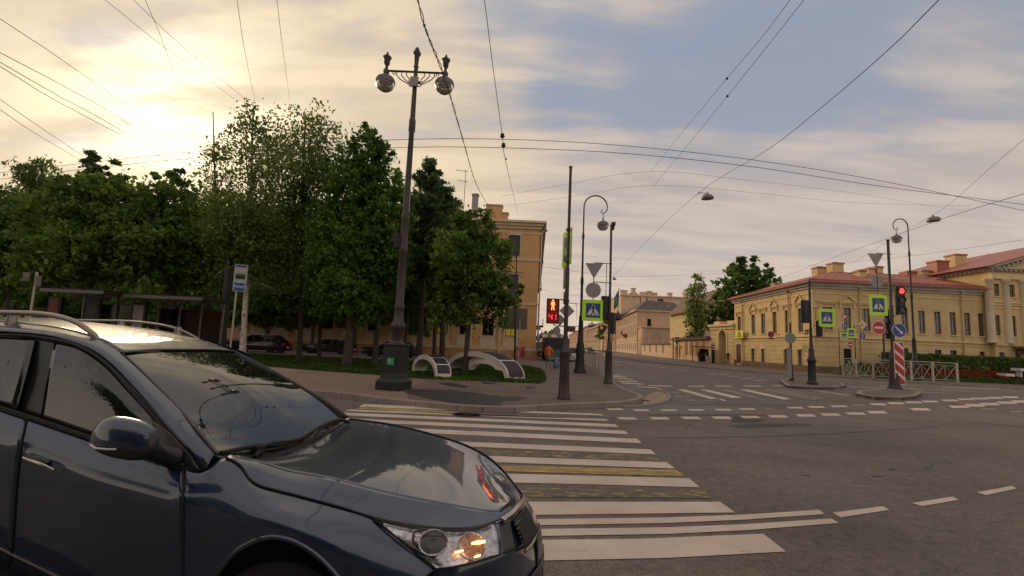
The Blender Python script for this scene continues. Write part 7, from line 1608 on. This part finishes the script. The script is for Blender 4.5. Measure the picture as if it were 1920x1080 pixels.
def grid(rows, nu, nv):
    R_ = [resample([c(*p) if len(p) == 4 else Vector(p) for p in r], nu) for r in rows]; cols = [resample([r[i] for r in R_], nv) if len(R_) > 2 else [R_[0][i].lerp(R_[1][i], k / nv) for k in range(nv + 1)] for i in range(nu + 1)]
    return cols
def relax(g, it):
    A = np.array([[tuple(p) for p in c_] for c_ in g])
    for _ in range(it):
        B = A.copy(); B[1:-1, 1:-1] = A[1:-1, 1:-1] * .4 + .15 * (A[:-2, 1:-1] + A[2:, 1:-1] + A[1:-1, :-2] + A[1:-1, 2:]); A = B
    return [[Vector(p) for p in c_] for c_ in A]
def panel(name, rows, mt, parent, nu=40, nv=16, th=.006, off=0.0, bulge=0.0, flip=False, smooth=0):
    g = grid(rows, nu, nv); vs = []; b = MB(); n = nv + 1
    if smooth: g = relax(g, smooth)
    for i in range(nu + 1):
        for j in range(nv + 1):
            a = g[min(i + 1, nu)][j] - g[max(i - 1, 0)][j]; d = g[i][min(j + 1, nv)] - g[i][max(j - 1, 0)]; nn = a.cross(d); nn = nn.normalized() if nn.length > 1e-9 else Vector((0, -1, 0))
            if nn.dot(CAM - g[i][j]) < 0: nn = -nn
            vs.append(g[i][j] + nn * (off + bulge * sin(pi * i / nu) * sin(pi * j / nv)))
    fs = [(i * n + j, (i + 1) * n + j, (i + 1) * n + j + 1, i * n + j + 1) for i in range(nu) for j in range(nv)]
    a, d = vs[n] - vs[0], vs[1] - vs[0]; mid = vs[(nu // 2) * n + nv // 2]; f = fs[len(fs) // 2]; nrm = (vs[f[1]] - vs[f[0]]).cross(vs[f[3]] - vs[f[0]])
    if nrm.dot(CAM - mid) < 0: fs = [tuple(reversed(q)) for q in fs]
    b.add(vs, fs); o = b.build(name, mt, parent, smooth=True, world=True, sharp=180); m_ = o.modifiers.new('thick', 'SOLIDIFY'); m_.thickness = th; m_.offset = -1; return o
def line(name, pts, r, mt, parent, n=40, off=0.0, flat=None):
    Q = resample([c(*p) for p in pts], n)
    if off: Q = [q + (CAM - q).normalized() * off for q in Q]
    b = MB(); b.tube(Q, r, 8); return b.build(name, mt, parent, smooth=True, world=True)
co = Vector((-1.6, 3.0, 0)); car = empty('estate_car', co, 'dark blue grey estate car with silver roof rails crossing in the foreground', 'car')
# side glass area and pillars
belt = [(-330, 668, -3.9, .82), (-120, 722, -3.3, .82), (0, 764, -2.95, .82), (70, 787, -2.7, .82), (167, 820, -2.3, .82), (260, 851, -1.9, .82), (345, 876, -1.52, .815), (378, 884, -1.42, .80)]
ftop = [(-330, 618, -3.9, .68), (-120, 619, -3.4, .69), (0, 623, -3.05, .69), (95, 631, -2.65, .69), (165, 654, -2.35, .69), (215, 689, -2.15, .70), (280, 759, -1.85, .735), (320, 808, -1.65, .765), (360, 855, -1.5, .79), (378, 882, -1.42, .80)]
panel('window_surround', [ftop, [( (a[0] + b_[0]) / 2, (a[1] + b_[1]) / 2, (a[2] + b_[2]) / 2, (a[3] + b_[3]) / 2) for a, b_ in zip([ftop[i] for i in (0, 1, 2, 3, 4, 6, 7, 9)], belt)], belt], 'car_trim', car, 50, 10, off=-.012)
fd = panel('side_window', [[(103, 640, -2.62, .70), (150, 653, -2.38, .70), (198, 686, -2.18, .705), (240, 732, -1.98, .72), (286, 784, -1.78, .745)], [(90, 705, -2.66, .77), (160, 720, -2.35, .77), (215, 745, -2.12, .77), (255, 785, -1.95, .775), (291, 822, -1.78, .785)], [(76, 786, -2.68, .815), (140, 808, -2.4, .815), (195, 826, -2.18, .815), (250, 845, -1.95, .815), (294, 858, -1.76, .812)]], 'car_glass', car, 30, 14, off=.002)
rd = panel('side_window', [[(-325, 632, -3.85, .70), (-150, 630, -3.4, .70), (0, 632, -3.02, .70), (66, 637, -2.78, .70)], [(-326, 650, -3.85, .76), (-150, 668, -3.4, .77), (0, 700, -3.0, .77), (48, 706, -2.78, .77)], [(-327, 664, -3.85, .81), (-150, 708, -3.4, .815), (-10, 756, -2.98, .815), (31, 768, -2.8, .815)]], 'car_glass', car, 26, 12, off=.002)
line('window_seal', [(-330, 628, -3.85, .70), (0, 628, -3.04, .70), (97, 636, -2.64, .70), (150, 650, -2.38, .70), (200, 683, -2.18, .705), (242, 729, -1.97, .72), (290, 783, -1.77, .745), (330, 828, -1.6, .775)], .009, 'car_seal', car, off=.004)
line('belt_moulding', [(p[0], p[1] - 1, p[2], p[3]) for p in belt[:-1]], .010, 'car_seal', car, off=.008)
line('belt_chrome', [(p[0], p[1] + 3, p[2], p[3]) for p in belt[:-1]], .0035, 'lamp_dark', car, off=.014)
# cant rail and front pillar in body colour
up = [(-330, 598, -3.9, .6), (-120, 599, -3.4, .60), (0, 603, -3.05, .60), (60, 608, -2.85, .60), (115, 616, -2.6, .60), (177, 632, -2.3, .59), (204, 645, -2.15, .58), (229, 662, -2.0, .565), (287, 716, -1.8, .60), (340, 770, -1.58, .64), (375, 812, -1.42, .68), (404, 848, -1.29, .73)]
lo = [(-330, 616, -3.9, .685), (-120, 617, -3.4, .695), (0, 621, -3.05, .695), (95, 629, -2.65, .695), (165, 652, -2.35, .695), (215, 687, -2.15, .705), (280, 757, -1.85, .74), (320, 806, -1.65, .77), (362, 854, -1.5, .795), (385, 882, -1.40, .805)]
panel('front_pillar', [up, [((a[0] + b_[0]) / 2 - 2, (a[1] + b_[1]) / 2 + 1, (a[2] + b_[2]) / 2, (a[3] + b_[3]) / 2 + .02) for a, b_ in zip(resample_px(up, 9) if False else [up[i] for i in (0, 1, 2, 4, 5, 7, 8, 9, 10, 11)], lo)], lo], 'car_paint', car, 70, 8)
# roof
roof_near = [(-330, 597, -3.9, .6), (-120, 598, -3.4, .60), (0, 602, -3.05, .60), (60, 607, -2.85, .60), (115, 615, -2.6, .60), (177, 631, -2.3, .59), (204, 644, -2.15, .58), (229, 661, -2.0, .565)]
roof_far = [(-200, 590, -3.9, -.55), (-60, 592, -3.6, -.57), (60, 597, -3.3, -.58), (163, 604, -3.05, -.58), (240, 611, -2.75, -.58), (311, 621, -2.5, -.575), (369, 634, -2.25, -.57), (438, 657, -2.0, -.56)]
roof_mid = [(-265, 590, -3.9, 0), (-90, 591, -3.5, 0), (30, 595, -3.2, 0), (115, 600, -2.95, 0), (180, 607, -2.7, 0), (245, 618, -2.4, 0), (290, 633, -2.2, 0), (340, 656, -1.97, 0)]
panel('roof', [roof_near, roof_mid, roof_far], 'car_paint', car, 60, 24, .01)
# windscreen
ws = panel('windscreen', [[(230, 664, -2.0, .56), (286, 658, -1.98, .28), (342, 657.5, -1.96, 0), (395, 657.5, -1.98, -.28), (437, 660, -2.0, -.55)],
      [(286, 718, -1.79, .60), (360, 705, -1.7, .3), (430, 699, -1.66, 0), (490, 696, -1.7, -.3), (531, 707, -1.79, -.6)],
      [(345, 780, -1.55, .65), (430, 768, -1.42, .33), (500, 756, -1.36, 0), (555, 742, -1.42, -.33), (597, 746, -1.55, -.65)],
      [(404, 850, -1.29, .72), (480, 848, -1.12, .36), (556, 832, -1.05, 0), (610, 808, -1.12, -.36), (648, 786, -1.29, -.72)]], 'car_glass', car, 40, 40, smooth=700, bulge=.035)
line('windscreen_top_seal', [(228, 662, -2.0, .565), (286, 656.5, -1.98, .28), (342, 656, -1.96, 0), (395, 656, -1.98, -.28), (438, 658.5, -2.0, -.56)], .008, 'car_seal', car, off=.004)
line('windscreen_side_seal', [(229, 663, -2.0, .565), (286, 718, -1.79, .60), (343, 779, -1.56, .65), (404, 850, -1.29, .73)], .006, 'car_seal', car, off=.003)
fp = panel('far_pillar', [[(438, 656, -2.0, -.56), (480, 676, -1.89, -.58), (540, 709, -1.72, -.61), (600, 744, -1.52, -.65), (655, 781, -1.25, -.73)], [(432, 661, -2.0, -.55), (472, 683, -1.89, -.56), (528, 712, -1.76, -.59), (585, 748, -1.56, -.63), (640, 788, -1.29, -.7)]], 'car_trim', car, 30, 3, .03)
panel('cowl', [[(402, 850, -1.29, .73), (480, 850, -1.12, .37), (556, 834, -1.05, 0), (610, 810, -1.12, -.36), (650, 787, -1.29, -.73)], [(424, 858, -1.2, .74), (487, 864, -1.04, .38), (546, 846, -.98, .1), (600, 824, -1.0, -.25), (660, 788, -1.2, -.74)]], 'car_seal', car, 30, 4, off=-.008)
# bonnet: rows run from the near edge to the far silhouette
h0 = [(424, 857, -1.2, .74), (452, 873, -1.16, .75), (466, 896, -1.12, .77), (490, 911, -1.07, .78), (555, 928, -.95, .78), (640, 951, -.80, .77), (700, 970, -.68, .76), (760, 983, -.56, .74), (820, 990, -.42, .71), (870, 991, -.30, .66), (905, 985, -.20, .58), (938, 974, -.12, .47)]
h1 = [(440, 853, -1.16, .66), (500, 870, -1.08, .66), (545, 884, -1.0, .66), (600, 893, -.92, .655), (650, 905, -.84, .65), (710, 921, -.74, .64), (770, 934, -.62, .62), (830, 945, -.48, .58), (880, 954, -.34, .52), (915, 959, -.22, .46), (940, 958, -.14, .40), (958, 952, -.09, .33)]
h2 = [(487, 860, -1.04, .38), (540, 864, -.97, .37), (590, 866, -.9, .36), (640, 871, -.82, .35), (690, 879, -.73, .34), (740, 888, -.64, .32), (795, 900, -.52, .30), (845, 912, -.40, .27), (890, 924, -.28, .23), (925, 934, -.18, .19), (950, 941, -.1, .16), (966, 944, -.06, .14)]
h3 = [(565, 838, -.99, .0), (610, 841, -.92, .0), (655, 844, -.85, 0), (700, 850, -.77, 0), (745, 858, -.68, -.0), (790, 868, -.58, -.0), (835, 880, -.47, -.0), (875, 893, -.35, -.0), (910, 906, -.24, -.0), (938, 918, -.15, -.0), (960, 929, -.08, 0), (974, 938, -.04, 0)]
h4 = [(615, 812, -1.04, -.38), (655, 815, -.97, -.38), (695, 819, -.9, -.38), (735, 825, -.82, -.38), (775, 833, -.74, -.38), (815, 843, -.64, -.38), (852, 854, -.53, -.38), (886, 866, -.41, -.37), (916, 881, -.30, -.36), (940, 897, -.2, -.34), (960, 914, -.12, -.3), (976, 930, -.07, -.27)]
h5 = [(655, 786, -1.2, -.72), (690, 790, -1.1, -.70), (725, 795, -1.0, -.69), (760, 802, -.92, -.68), (796, 811, -.83, -.67), (832, 821, -.73, -.66), (865, 832, -.62, -.64), (896, 846, -.5, -.62), (921, 862, -.38, -.59), (943, 883, -.27, -.55), (961, 905, -.17, -.48), (978, 927, -.1, -.42)]
bon = panel('bonnet', [h1, h2, h3, h4, h5], 'car_paint', car, 60, 44, .008, smooth=420, bulge=.030)
panel('bonnet_flank', [h0, [((a[0] + d[0]) / 2, (a[1] + d[1]) / 2 - 2, (a[2] + d[2]) / 2, (a[3] + d[3]) / 2) for a, d in zip(h0, h1)], h1], 'car_paint', car, 60, 10, .008, smooth=20)
panel('far_wing', [h5, [(p[0] - 1, p[1] + 8, p[2] - .02, p[3] - .04) for p in h5], [(p[0] - 3, p[1] + 50, p[2] - .03, p[3] - .08) for p in h5]], 'car_paint', car, 40, 10, off=-.004)
line('bonnet_shut_line', h0, .0045, 'car_seal', car, 60, off=.003)
# near side skin
crease = [(-330, 745, -3.9, .90), (-120, 788, -3.35, .905), (0, 817, -2.95, .91), (85, 852, -2.6, .912), (172, 890, -2.2, .915), (260, 915, -1.85, .915), (342, 939, -1.5, .915)]
bb = [(p[0], p[1] + 2, p[2], p[3]) for p in belt[:-1]]
up1 = [((a[0] + d[0]) / 2, (a[1] + d[1]) / 2, (a[2] + d[2]) / 2, (a[3] + d[3]) / 2 + .006) for a, d in zip(bb, crease)]
low1 = [(-330, 800, -3.85, .905), (-120, 860, -3.3, .91), (0, 905, -2.9, .915), (85, 946, -2.58, .915), (172, 990, -2.2, .915), (260, 1022, -1.86, .915), (342, 1050, -1.52, .91)]
sill = [(-330, 880, -3.8, .86), (-120, 965, -3.2, .87), (0, 1030, -2.8, .875), (85, 1072, -2.5, .875), (172, 1115, -2.2, .88), (260, 1158, -1.88, .88), (342, 1195, -1.55, .88)]
und = [(p[0], p[1] + 25, p[2], p[3] - .06) for p in sill]
below = [(p[0] + 12, p[1] + 150, p[2], p[3] - .12) for p in sill]
def cut(rows, a, b_): 
    out = []
    for r in rows:
        Q = resample([c(*p) for p in r], 60); out.append(Q[a:b_ + 1])
    return out
def panel3(name, rows, mt, parent, nu, nv, **k): return panel(name, [[tuple(p) for p in r] for r in rows], mt, parent, nu, nv, **k)
sideR = [bb, up1, crease, low1, sill, und]
# door split: position of the seam along the resampled rows differs a little from row to row
Qs = [resample([c(*p) for p in r], 120) for r in sideR]
def split(px_list):
    idx = []
    for Q, px in zip(Qs, px_list): idx.append(min(range(len(Q)), key=lambda i: abs(proj(Q[i])[0] - px)))
    return idx
i1 = split([50, 44, 38, 30, 22, 18])
def sub(a_idx, b_idx, n):
    out = []
    for Q, a, b_ in zip(Qs, a_idx, b_idx): q = Q[a:b_ + 1]; out.append([tuple(p) for p in q[::max(1, len(q) // n)]] + ([tuple(q[-1])] if (len(q) - 1) % max(1, len(q) // n) else []))
    return out
end = [120] * 6; zero = [0] * 6
rear = panel('rear_door', sub(zero, i1, 14), 'car_paint', car, 40, 26, smooth=10)
front = panel('front_door', sub([i + 0 for i in i1], end, 12), 'car_paint', car, 40, 26, off=.0008, smooth=10)
b = MB(); b.tube(resample([Qs[k][i1[k]] + (CAM - Qs[k][i1[k]]).normalized() * .003 for k in range(6)], 20), .004, 6); b.build('door_seam', 'car_seal', front, world=True)
panel('sill', [sill, und, below], 'car_trim', car, 40, 6, off=-.004)
line('sill_trim', [(p[0], p[1] - 2, p[2], p[3]) for p in sill], .006, 'pole_grey', car, off=.004)
line('handle', [(45, 858, -2.75, .93), (60, 864, -2.68, .95), (82, 873, -2.58, .95), (100, 882, -2.5, .93)], .008, 'chrome', front, 16, off=.012)
line('handle_recess', [(58, 856, -2.7, .912), (80, 864, -2.6, .912), (92, 872, -2.54, .912)], .022, 'car_trim', front, 10, off=-.012)
# front wing
T0 = [(343, 878, -1.5, .815), (378, 885, -1.42, .805), (400, 868, -1.35, .775), (424, 860, -1.22, .75), (452, 876, -1.16, .755), (466, 899, -1.12, .775), (490, 914, -1.07, .785), (555, 931, -.95, .785), (640, 954, -.80, .775), (698, 973, -.69, .77), (745, 1010, -.62, .80), (790, 1046, -.56, .82), (816, 1069, -.5, .82)]
T1 = [(343, 908, -1.5, .87), (378, 912, -1.42, .868), (402, 905, -1.35, .855), (428, 905, -1.25, .845), (452, 912, -1.18, .84), (472, 924, -1.12, .84), (500, 938, -1.05, .845), (560, 956, -.93, .85), (632, 980, -.80, .85), (685, 1002, -.70, .85), (728, 1032, -.64, .855), (765, 1064, -.59, .86), (790, 1090, -.54, .86)]
T2 = [(343, 939, -1.5, .915), (378, 946, -1.42, .917), (405, 952, -1.34, .918), (430, 958, -1.27, .918), (452, 962, -1.2, .918), (475, 964, -1.13, .918), (500, 966, -1.06, .92), (550, 980, -.95, .92), (610, 1006, -.83, .92), (655, 1035, -.74, .915), (690, 1065, -.68, .905), (725, 1100, -.63, .90), (750, 1130, -.6, .89)]
T3 = [(343, 1050, -1.5, .91), (372, 1055, -1.43, .915), (394, 1050, -1.37, .92), (414, 1034, -1.31, .925), (434, 1014, -1.25, .93), (462, 998, -1.17, .93), (500, 991, -1.06, .932), (545, 996, -.95, .932), (590, 1022, -.85, .932), (628, 1056, -.77, .925), (655, 1090, -.72, .91), (680, 1130, -.68, .90), (700, 1170, -.66, .88)]
T4 = [(343, 1195, -1.5, .88), (366, 1180, -1.46, .895), (384, 1140, -1.41, .91), (398, 1100, -1.36, .92), (418, 1062, -1.3, .93), (452, 1028, -1.2, .935), (500, 1008, -1.07, .94), (545, 1013, -.95, .94), (588, 1036, -.86, .94), (622, 1068, -.79, .935), (646, 1100, -.74, .92), (664, 1145, -.71, .90), (676, 1200, -.69, .88)]
wing = panel('front_wing', [T0, T1, T2, T3, T4], 'car_paint', car, 70, 36, smooth=25)
line('wheel_arch_lip', T4[1:], .011, 'car_paint', wing, 50, off=-.004)
b = MB(); b.tube(resample([c(343, 879, -1.5, .815), c(343, 908, -1.5, .87), c(342, 939, -1.5, .915), c(344, 1050, -1.51, .91), c(346, 1195, -1.53, .88)], 30), .0045, 6); b.build('wing_seam', 'car_seal', wing, world=True)
line('wing_side_repeater', [(352, 906, -1.48, .875), (362, 908, -1.45, .875)], .006, 'lamp_dark', wing, 4, off=.003)
# front fascia, grille, headlamp
F0 = [(700, 973, -.68, .765), (760, 986, -.56, .745), (820, 993, -.42, .715), (870, 994, -.30, .665), (905, 988, -.20, .585), (940, 976, -.12, .47), (958, 962, -.08, .34), (972, 948, -.05, .18), (984, 934, -.04, -.08), (984, 926, -.10, -.42)]
F1 = [(755, 1015, -.60, .81), (800, 1024, -.5, .79), (845, 1028, -.38, .75), (885, 1024, -.27, .69), (920, 1016, -.17, .60), (952, 1004, -.09, .49), (972, 990, -.05, .36), (987, 976, -.02, .2), (998, 962, -.01, -.06), (1000, 950, -.08, -.42)]
F2 = [(812, 1070, -.5, .83), (845, 1068, -.42, .81), (880, 1062, -.33, .77), (912, 1054, -.23, .71), (942, 1044, -.14, .61), (966, 1034, -.06, .49), (985, 1022, -.02, .36), (998, 1008, 0, .2), (1009, 992, .01, -.06), (1010, 975, -.06, -.42)]
F3 = [(770, 1150, -.5, .86), (820, 1145, -.4, .83), (868, 1136, -.3, .77), (910, 1125, -.2, .70), (945, 1112, -.1, .6), (972, 1098, -.03, .48), (992, 1082, .01, .35), (1006, 1064, .03, .2), (1016, 1044, .03, -.06), (1016, 1020, -.04, -.42)]
F4 = [(740, 1290, -.5, .86), (800, 1280, -.4, .83), (860, 1262, -.3, .77), (905, 1245, -.2, .70), (945, 1225, -.1, .6), (972, 1200, -.03, .48), (992, 1170, 0, .35), (1004, 1140, .01, .2), (1012, 1110, .01, -.06), (1012, 1080, -.04, -.42)]
fas = panel('front_bumper', [F0, F1, F2, F3, F4], 'car_paint', car, 60, 40, off=-.012)
panel('lower_bumper', [[(p[0] + 0, p[1] + 2, p[2], p[3]) for p in F3[5:]], F4[5:]], 'car_trim', fas, 20, 8, off=.004)
# headlamp
H0 = [(701, 973, -.68, .765), (760, 985, -.56, .745), (820, 992, -.42, .715), (870, 993, -.30, .665), (905, 987, -.20, .585), (926, 980, -.15, .53)]
H1 = [(745, 1008, -.62, .80), (790, 1012, -.52, .79), (840, 1016, -.40, .76), (882, 1012, -.29, .70), (912, 1005, -.20, .62), (934, 1000, -.14, .56)]
H2 = [(790, 1045, -.56, .82), (822, 1046, -.48, .81), (860, 1042, -.37, .77), (893, 1034, -.28, .71), (918, 1026, -.2, .64), (937, 1020, -.15, .59)]
H3 = [(818, 1067, -.5, .83), (845, 1064, -.42, .81), (880, 1057, -.33, .77), (905, 1050, -.26, .72), (925, 1044, -.2, .66), (937, 1040, -.16, .62)]
hl = panel('headlight', [H0, H1, H2, H3], 'lamp_silver', car, 40, 24, off=-.006)
panel('clear_cover', [H0, H1, H2, H3], 'lamp_cover', hl, 40, 24, th=.003, off=.016)
for Hh in (H0, H3): line('headlight_edge', Hh, .005, 'car_seal', hl, 30, off=.012)
line('headlight_edge', [H0[0], H1[0], H2[0], H3[0]], .004, 'car_seal', hl, 20, off=.012)
def ring_at(px, py, X, Y, r, mt, nm, tube=.003, fill=None, sx=1.0):
    q = c(px, py, X, Y); d = (CAM - q).normalized(); q = q + d * .012; u = Vector((0, 0, 1)).cross(d).normalized(); v = d.cross(u); b = MB(); b.tube([q + (u * cos(t) * sx + v * sin(t)) * r for t in np.linspace(0, 2 * pi, 25)[:-1]], tube, 6, closed=True); b.build(nm, mt, hl, world=True)
    if fill: b = MB(); vs = [q - d * .006 + (u * cos(t) * sx + v * sin(t)) * r for t in np.linspace(0, 2 * pi, 25)[:-1]]; b.add(vs, [tuple(range(24))]); b.build(nm + '_disc', fill, hl, world=True)
ring_at(812, 1017, -.46, .78, .048, 'lamp_silver', 'outer_reflector', .004, 'lamp_mauve', 1.25); ring_at(884, 1024, -.30, .72, .050, 'lamp_silver', 'inner_reflector', .004, 'bulb_glow_reflector', 1.15)
for px, py, w, r in ((897, 1017, 13, .0085), (861, 1034, 8, .005), (895, 1043, 6, .005)):
    a, d_ = c(px - w, py + 2, -.28, .755), c(px + w, py - 2, -.26, .74); k = (CAM - a).normalized() * .02; b = MB(); b.tube([a + k, (a + d_) / 2 + k, d_ + k], [r * .5, r, r * .5], 8); b.build('lit_bulb', 'headlamp_glow', hl, world=True)
line('reflector_rib', [(776, 1000, -.56, .78), (775, 1014, -.57, .79), (790, 1030, -.54, .80), (815, 1046, -.49, .81)], .006, 'lamp_dark', hl, 14, off=.004)
line('reflector_rib', [(776, 998, -.56, .78), (800, 993, -.48, .76), (835, 1000, -.40, .74)], .005, 'lamp_dark', hl, 14, off=.004)
# grille and chrome
panel('upper_grille', [[(936, 957, -.14, .40), (948, 945, -.10, .28), (960, 934, -.08, .12)], [(938, 969, -.12, .42), (952, 957, -.08, .3), (966, 944, -.05, .14)]], 'car_seal', fas, 14, 4, off=.012)
panel('chrome_bar', [[(938, 973, -.12, .46), (954, 961, -.07, .33), (968, 947, -.04, .16), (980, 932, -.03, -.1)], [(945, 979, -.11, .46), (962, 967, -.06, .33), (976, 952, -.03, .16), (988, 938, -.02, -.1)]], 'chrome', fas, 20, 4, .02, off=.014)
panel('corner_blank', [[(937, 984, -.11, .47), (947, 980, -.1, .44), (955, 976, -.08, .42)], [(941, 1040, -.14, .60), (955, 1036, -.09, .53), (968, 1030, -.05, .46)]], 'car_trim', fas, 12, 8, off=.002)
panel('lower_grille', [[(962, 976, -.06, .40), (975, 962, -.04, .26), (986, 948, -.02, .06)], [(978, 1006, -.03, .40), (990, 994, -.01, .26), (1000, 978, .0, .06)], [(984, 1030, -.02, .42), (998, 1012, .0, .26), (1008, 996, .01, .06)]], 'car_seal', fas, 16, 12, off=.004)
for k in range(5):
    t = k / 5; line('grille_slat', [(966 + 16 * t, 984 + 40 * t, -.05 + .03 * t, .40), (978 + 14 * t, 972 + 38 * t, -.03 + .02 * t, .26), (989 + 14 * t, 958 + 36 * t, -.01, .06)], .005, 'pole_grey', fas, 10, off=.012)
line('chrome_surround', [(985, 1034, -.02, .42), (996, 1022, 0, .28), (1003, 1006, .01, .12), (1002, 992, .01, -.06), (996, 976, 0, -.2)], .009, 'chrome', fas, 20, off=.014)
panel('bumper_corner', [[(1000, 984, 0, .05), (1008, 980, .0, -.15)], [(1004, 1020, .02, .1), (1013, 1012, .02, -.12)], [(1004, 1090, .03, .16), (1013, 1085, .03, -.1)]], 'car_trim', fas, 6, 14, off=.012)
# mirror
mc = c(234, 824, -1.66, 1.02); mr = empty('tmp', mc, None, None); bpy.data.objects.remove(mr)
b = MB(); n1, n2 = 28, 18; vs = []; rt = (P(260, 824, mc.y) - P(200, 824, mc.y)).normalized(); u_ = ray(234, 824).normalized(); upv = rt.cross(u_); upv.normalize()
if upv.z < 0: upv = -upv
def ml(a, b_, d): return mc + rt * a + upv * b_ + u_ * d
sx, sz = 63 * mc.y / FPX, 39 * mc.y / FPX
for j in range(n2 + 1):
    v = -pi / 2 + pi * j / n2
    for i in range(n1):
        a = 2 * pi * i / n1; x = cos(v) * cos(a); y = cos(v) * sin(a); z = sin(v); f = lambda t, e: abs(t) ** e * (1 if t >= 0 else -1)
        xx = f(x, .85) * sx; zz_ = f(z, .8) * sz; zz_ = zz_ * (1.0 - .16 * (xx / sx)) if z > 0 else zz_ * (.80 + .15 * (xx / sx)) - .006
        zz_ -= .07 * xx * -1 * (-1); vs.append(ml(xx, zz_ - .0, f(y, .9) * .085))
fs = [(j * n1 + i, j * n1 + (i + 1) % n1, (j + 1) * n1 + (i + 1) % n1, (j + 1) * n1 + i) for j in range(n2) for i in range(n1)]
b.add(vs, fs); mo = b.build('mirror', ['car_paint', 'car_trim'], car, smooth=True, world=True, sharp=180)
me = mo.data
for i, p in enumerate(me.polygons):
    j = i // n1; cc = p.center + wloc(car) - mc
    if j < n2 * .36 or cc.dot(rt) > sx * .93: p.material_index = 1
b = MB(); b.tube([ml(-sx * .93, -.022, -.03), ml(-sx * .75, -.036, -.075), ml(-sx * .4, -.040, -.092), ml(-sx * .15, -.040, -.093)], .006, 8); b.build('indicator', 'chrome', mo, world=True)
b = MB(); b.tube([ml(sx * .6, -.03, .0), c(300, 852, -1.7, .90), c(325, 858, -1.6, .82)], [.05, .042, .05], 12); b.build('stem', 'car_trim', mo, smooth=True, world=True)
b = MB(); b.tube([c(300, 866, -1.7, .80), c(345, 875, -1.52, .80), c(372, 882, -1.43, .79)], [.03, .022, .006], 8); b.build('mirror_foot', 'car_trim', mo, world=True)
panel('mirror_triangle', [[(288, 788, -1.76, .75), (320, 812, -1.64, .772), (360, 858, -1.5, .792)], [(296, 858, -1.74, .815), (330, 868, -1.6, .815), (376, 881, -1.43, .802)]], 'car_trim', car, 12, 10, off=.006)
# wipers
line('wiper', [(414, 849, -1.27, .66), (470, 838, -1.17, .38), (530, 833, -1.1, .15), (560, 826, -1.07, .02)], .011, 'car_seal', car, 24, off=.02)
line('wiper', [(478, 856, -1.08, .38), (500, 834, -1.12, .26), (560, 824, -1.07, .02), (600, 800, -1.12, -.2), (635, 787, -1.18, -.5), (655, 792, -1.15, -.6)], .012, 'car_seal', car, 30, off=.022)
line('wiper', [(552, 846, -.98, .05), (580, 832, -1.0, -.1), (600, 806, -1.1, -.25), (640, 789, -1.18, -.55)], .009, 'car_seal', car, 30, off=.02)
b = MB(); b.lathe([(.035, -.03), (.035, .02), (.02, .03)], c(484, 842, -1.12, .33), 12); b.build('wiper_pivot', 'car_seal', car, world=True)
# roof rails
line('roof_rail', [(-330, 588, -3.9, .62), (-150, 586, -3.4, .62), (-40, 586, -3.15, .62), (30, 586.5, -2.95, .62), (80, 589, -2.78, .62), (120, 596, -2.62, .62), (150, 608, -2.48, .61), (176, 628, -2.33, .60), (184, 638, -2.28, .59)], .015, 'rail_metal', car, 50)
line('roof_rail', [(-60, 596, -3.8, -.58), (60, 598, -3.4, -.58), (140, 600.5, -3.15, -.58), (230, 602, -2.9, -.58), (280, 606, -2.72, -.58), (320, 613, -2.55, -.575), (350, 624, -2.38, -.57), (374, 637, -2.25, -.565)], .010, 'rail_metal', car, 50)
for px, py, X, Y in ((22, 598, -3.0, .61), (228, 608, -2.9, -.58), (334, 620, -2.5, -.57)): b = MB(); b.lathe([(.03, -.04), (.022, .02), (.02, .03)], c(px, py, X, Y), 10); b.build('rail_foot', 'rail_metal', car, world=True)
# unseen far side, tail, floor and wheels keep the body closed from other viewpoints
rf_ = [c(*p) for p in roof_far]; yb = 4.05
b = MB(); x0, x1 = -3.75, .02; pts_top = [(p.x, p.z) for p in rf_]
body = [(x0, .32), (x1 - .3, .32), (-.32, .50), (-.6, .74), (-1.3, .88)] + [(p.x, p.z - .01) for p in reversed(rf_)] + [(x0, 1.15)]
b.add([(x, yb + (0 if z < 1.05 else -(z - 1.05) * .25), z) for x, z in body], [tuple(range(len(body)))]); b.build('far_side', 'car_paint', car, world=True)
b = MB(); tl = [c(*p) for p in ((-330, 598, -3.9, .6), (-330, 668, -3.9, .82), (-330, 745, -3.9, .90), (-330, 880, -3.8, .86))]
b.add([tuple(p) for p in tl] + [(x0, yb, .32), (x0, yb, 1.15), tuple(rf_[0])], [tuple(range(7))]); b.build('tailgate', 'car_paint', car, world=True)
b = MB(); b.box(x0 + .1, 2.35, .30, -.15, 3.95, .36); b.build('floor', 'car_seal', car, world=True)
for X, Y in ((-.98, .80), (-.98, -.80), (-3.25, .72), (-3.25, -.80)):
    yw = dep(X, Y) + (.06 if Y > 0 else -.1); xw = {(-.98, .80): P(533, 1170, yw).x, (-.98, -.80): -.92}.get((X, Y), -3.05); rr = .325
    b = MB(); b.lathe([(.21, -.10), (.29, -.105), (rr, -.08), (rr, .08), (.29, .105), (.21, .10)], (xw, yw, rr + .0), 36, ax=Matrix.Rotation(pi / 2, 3, 'X')); w = b.build('wheel', 'tyre', car, smooth=True, world=True)
    b = MB(); b.lathe([(.0, .03), (.05, .03), (.2, .06), (.215, .10)], (xw, yw, rr), 24, ax=Matrix.Rotation(pi / 2, 3, 'X'), cap=False)
    for k in range(5): a = 2 * pi * k / 5; b.tube([(xw, yw - .08, rr), (xw + .2 * cos(a), yw - .09, rr + .2 * sin(a))], .025, 6)
    b.build('rim', 'rim', w, world=True)
b = MB(); b.box(-1.35, dep(-.93, .9) + .16, .35, -.45, 3.7, .80); b.build('wheel_well', 'car_seal', car, world=True)
b = MB(); b.box(-3.4, 2.75, .40, -1.3, 3.9, .95); b.build('cabin', 'dashboard', car, world=True)
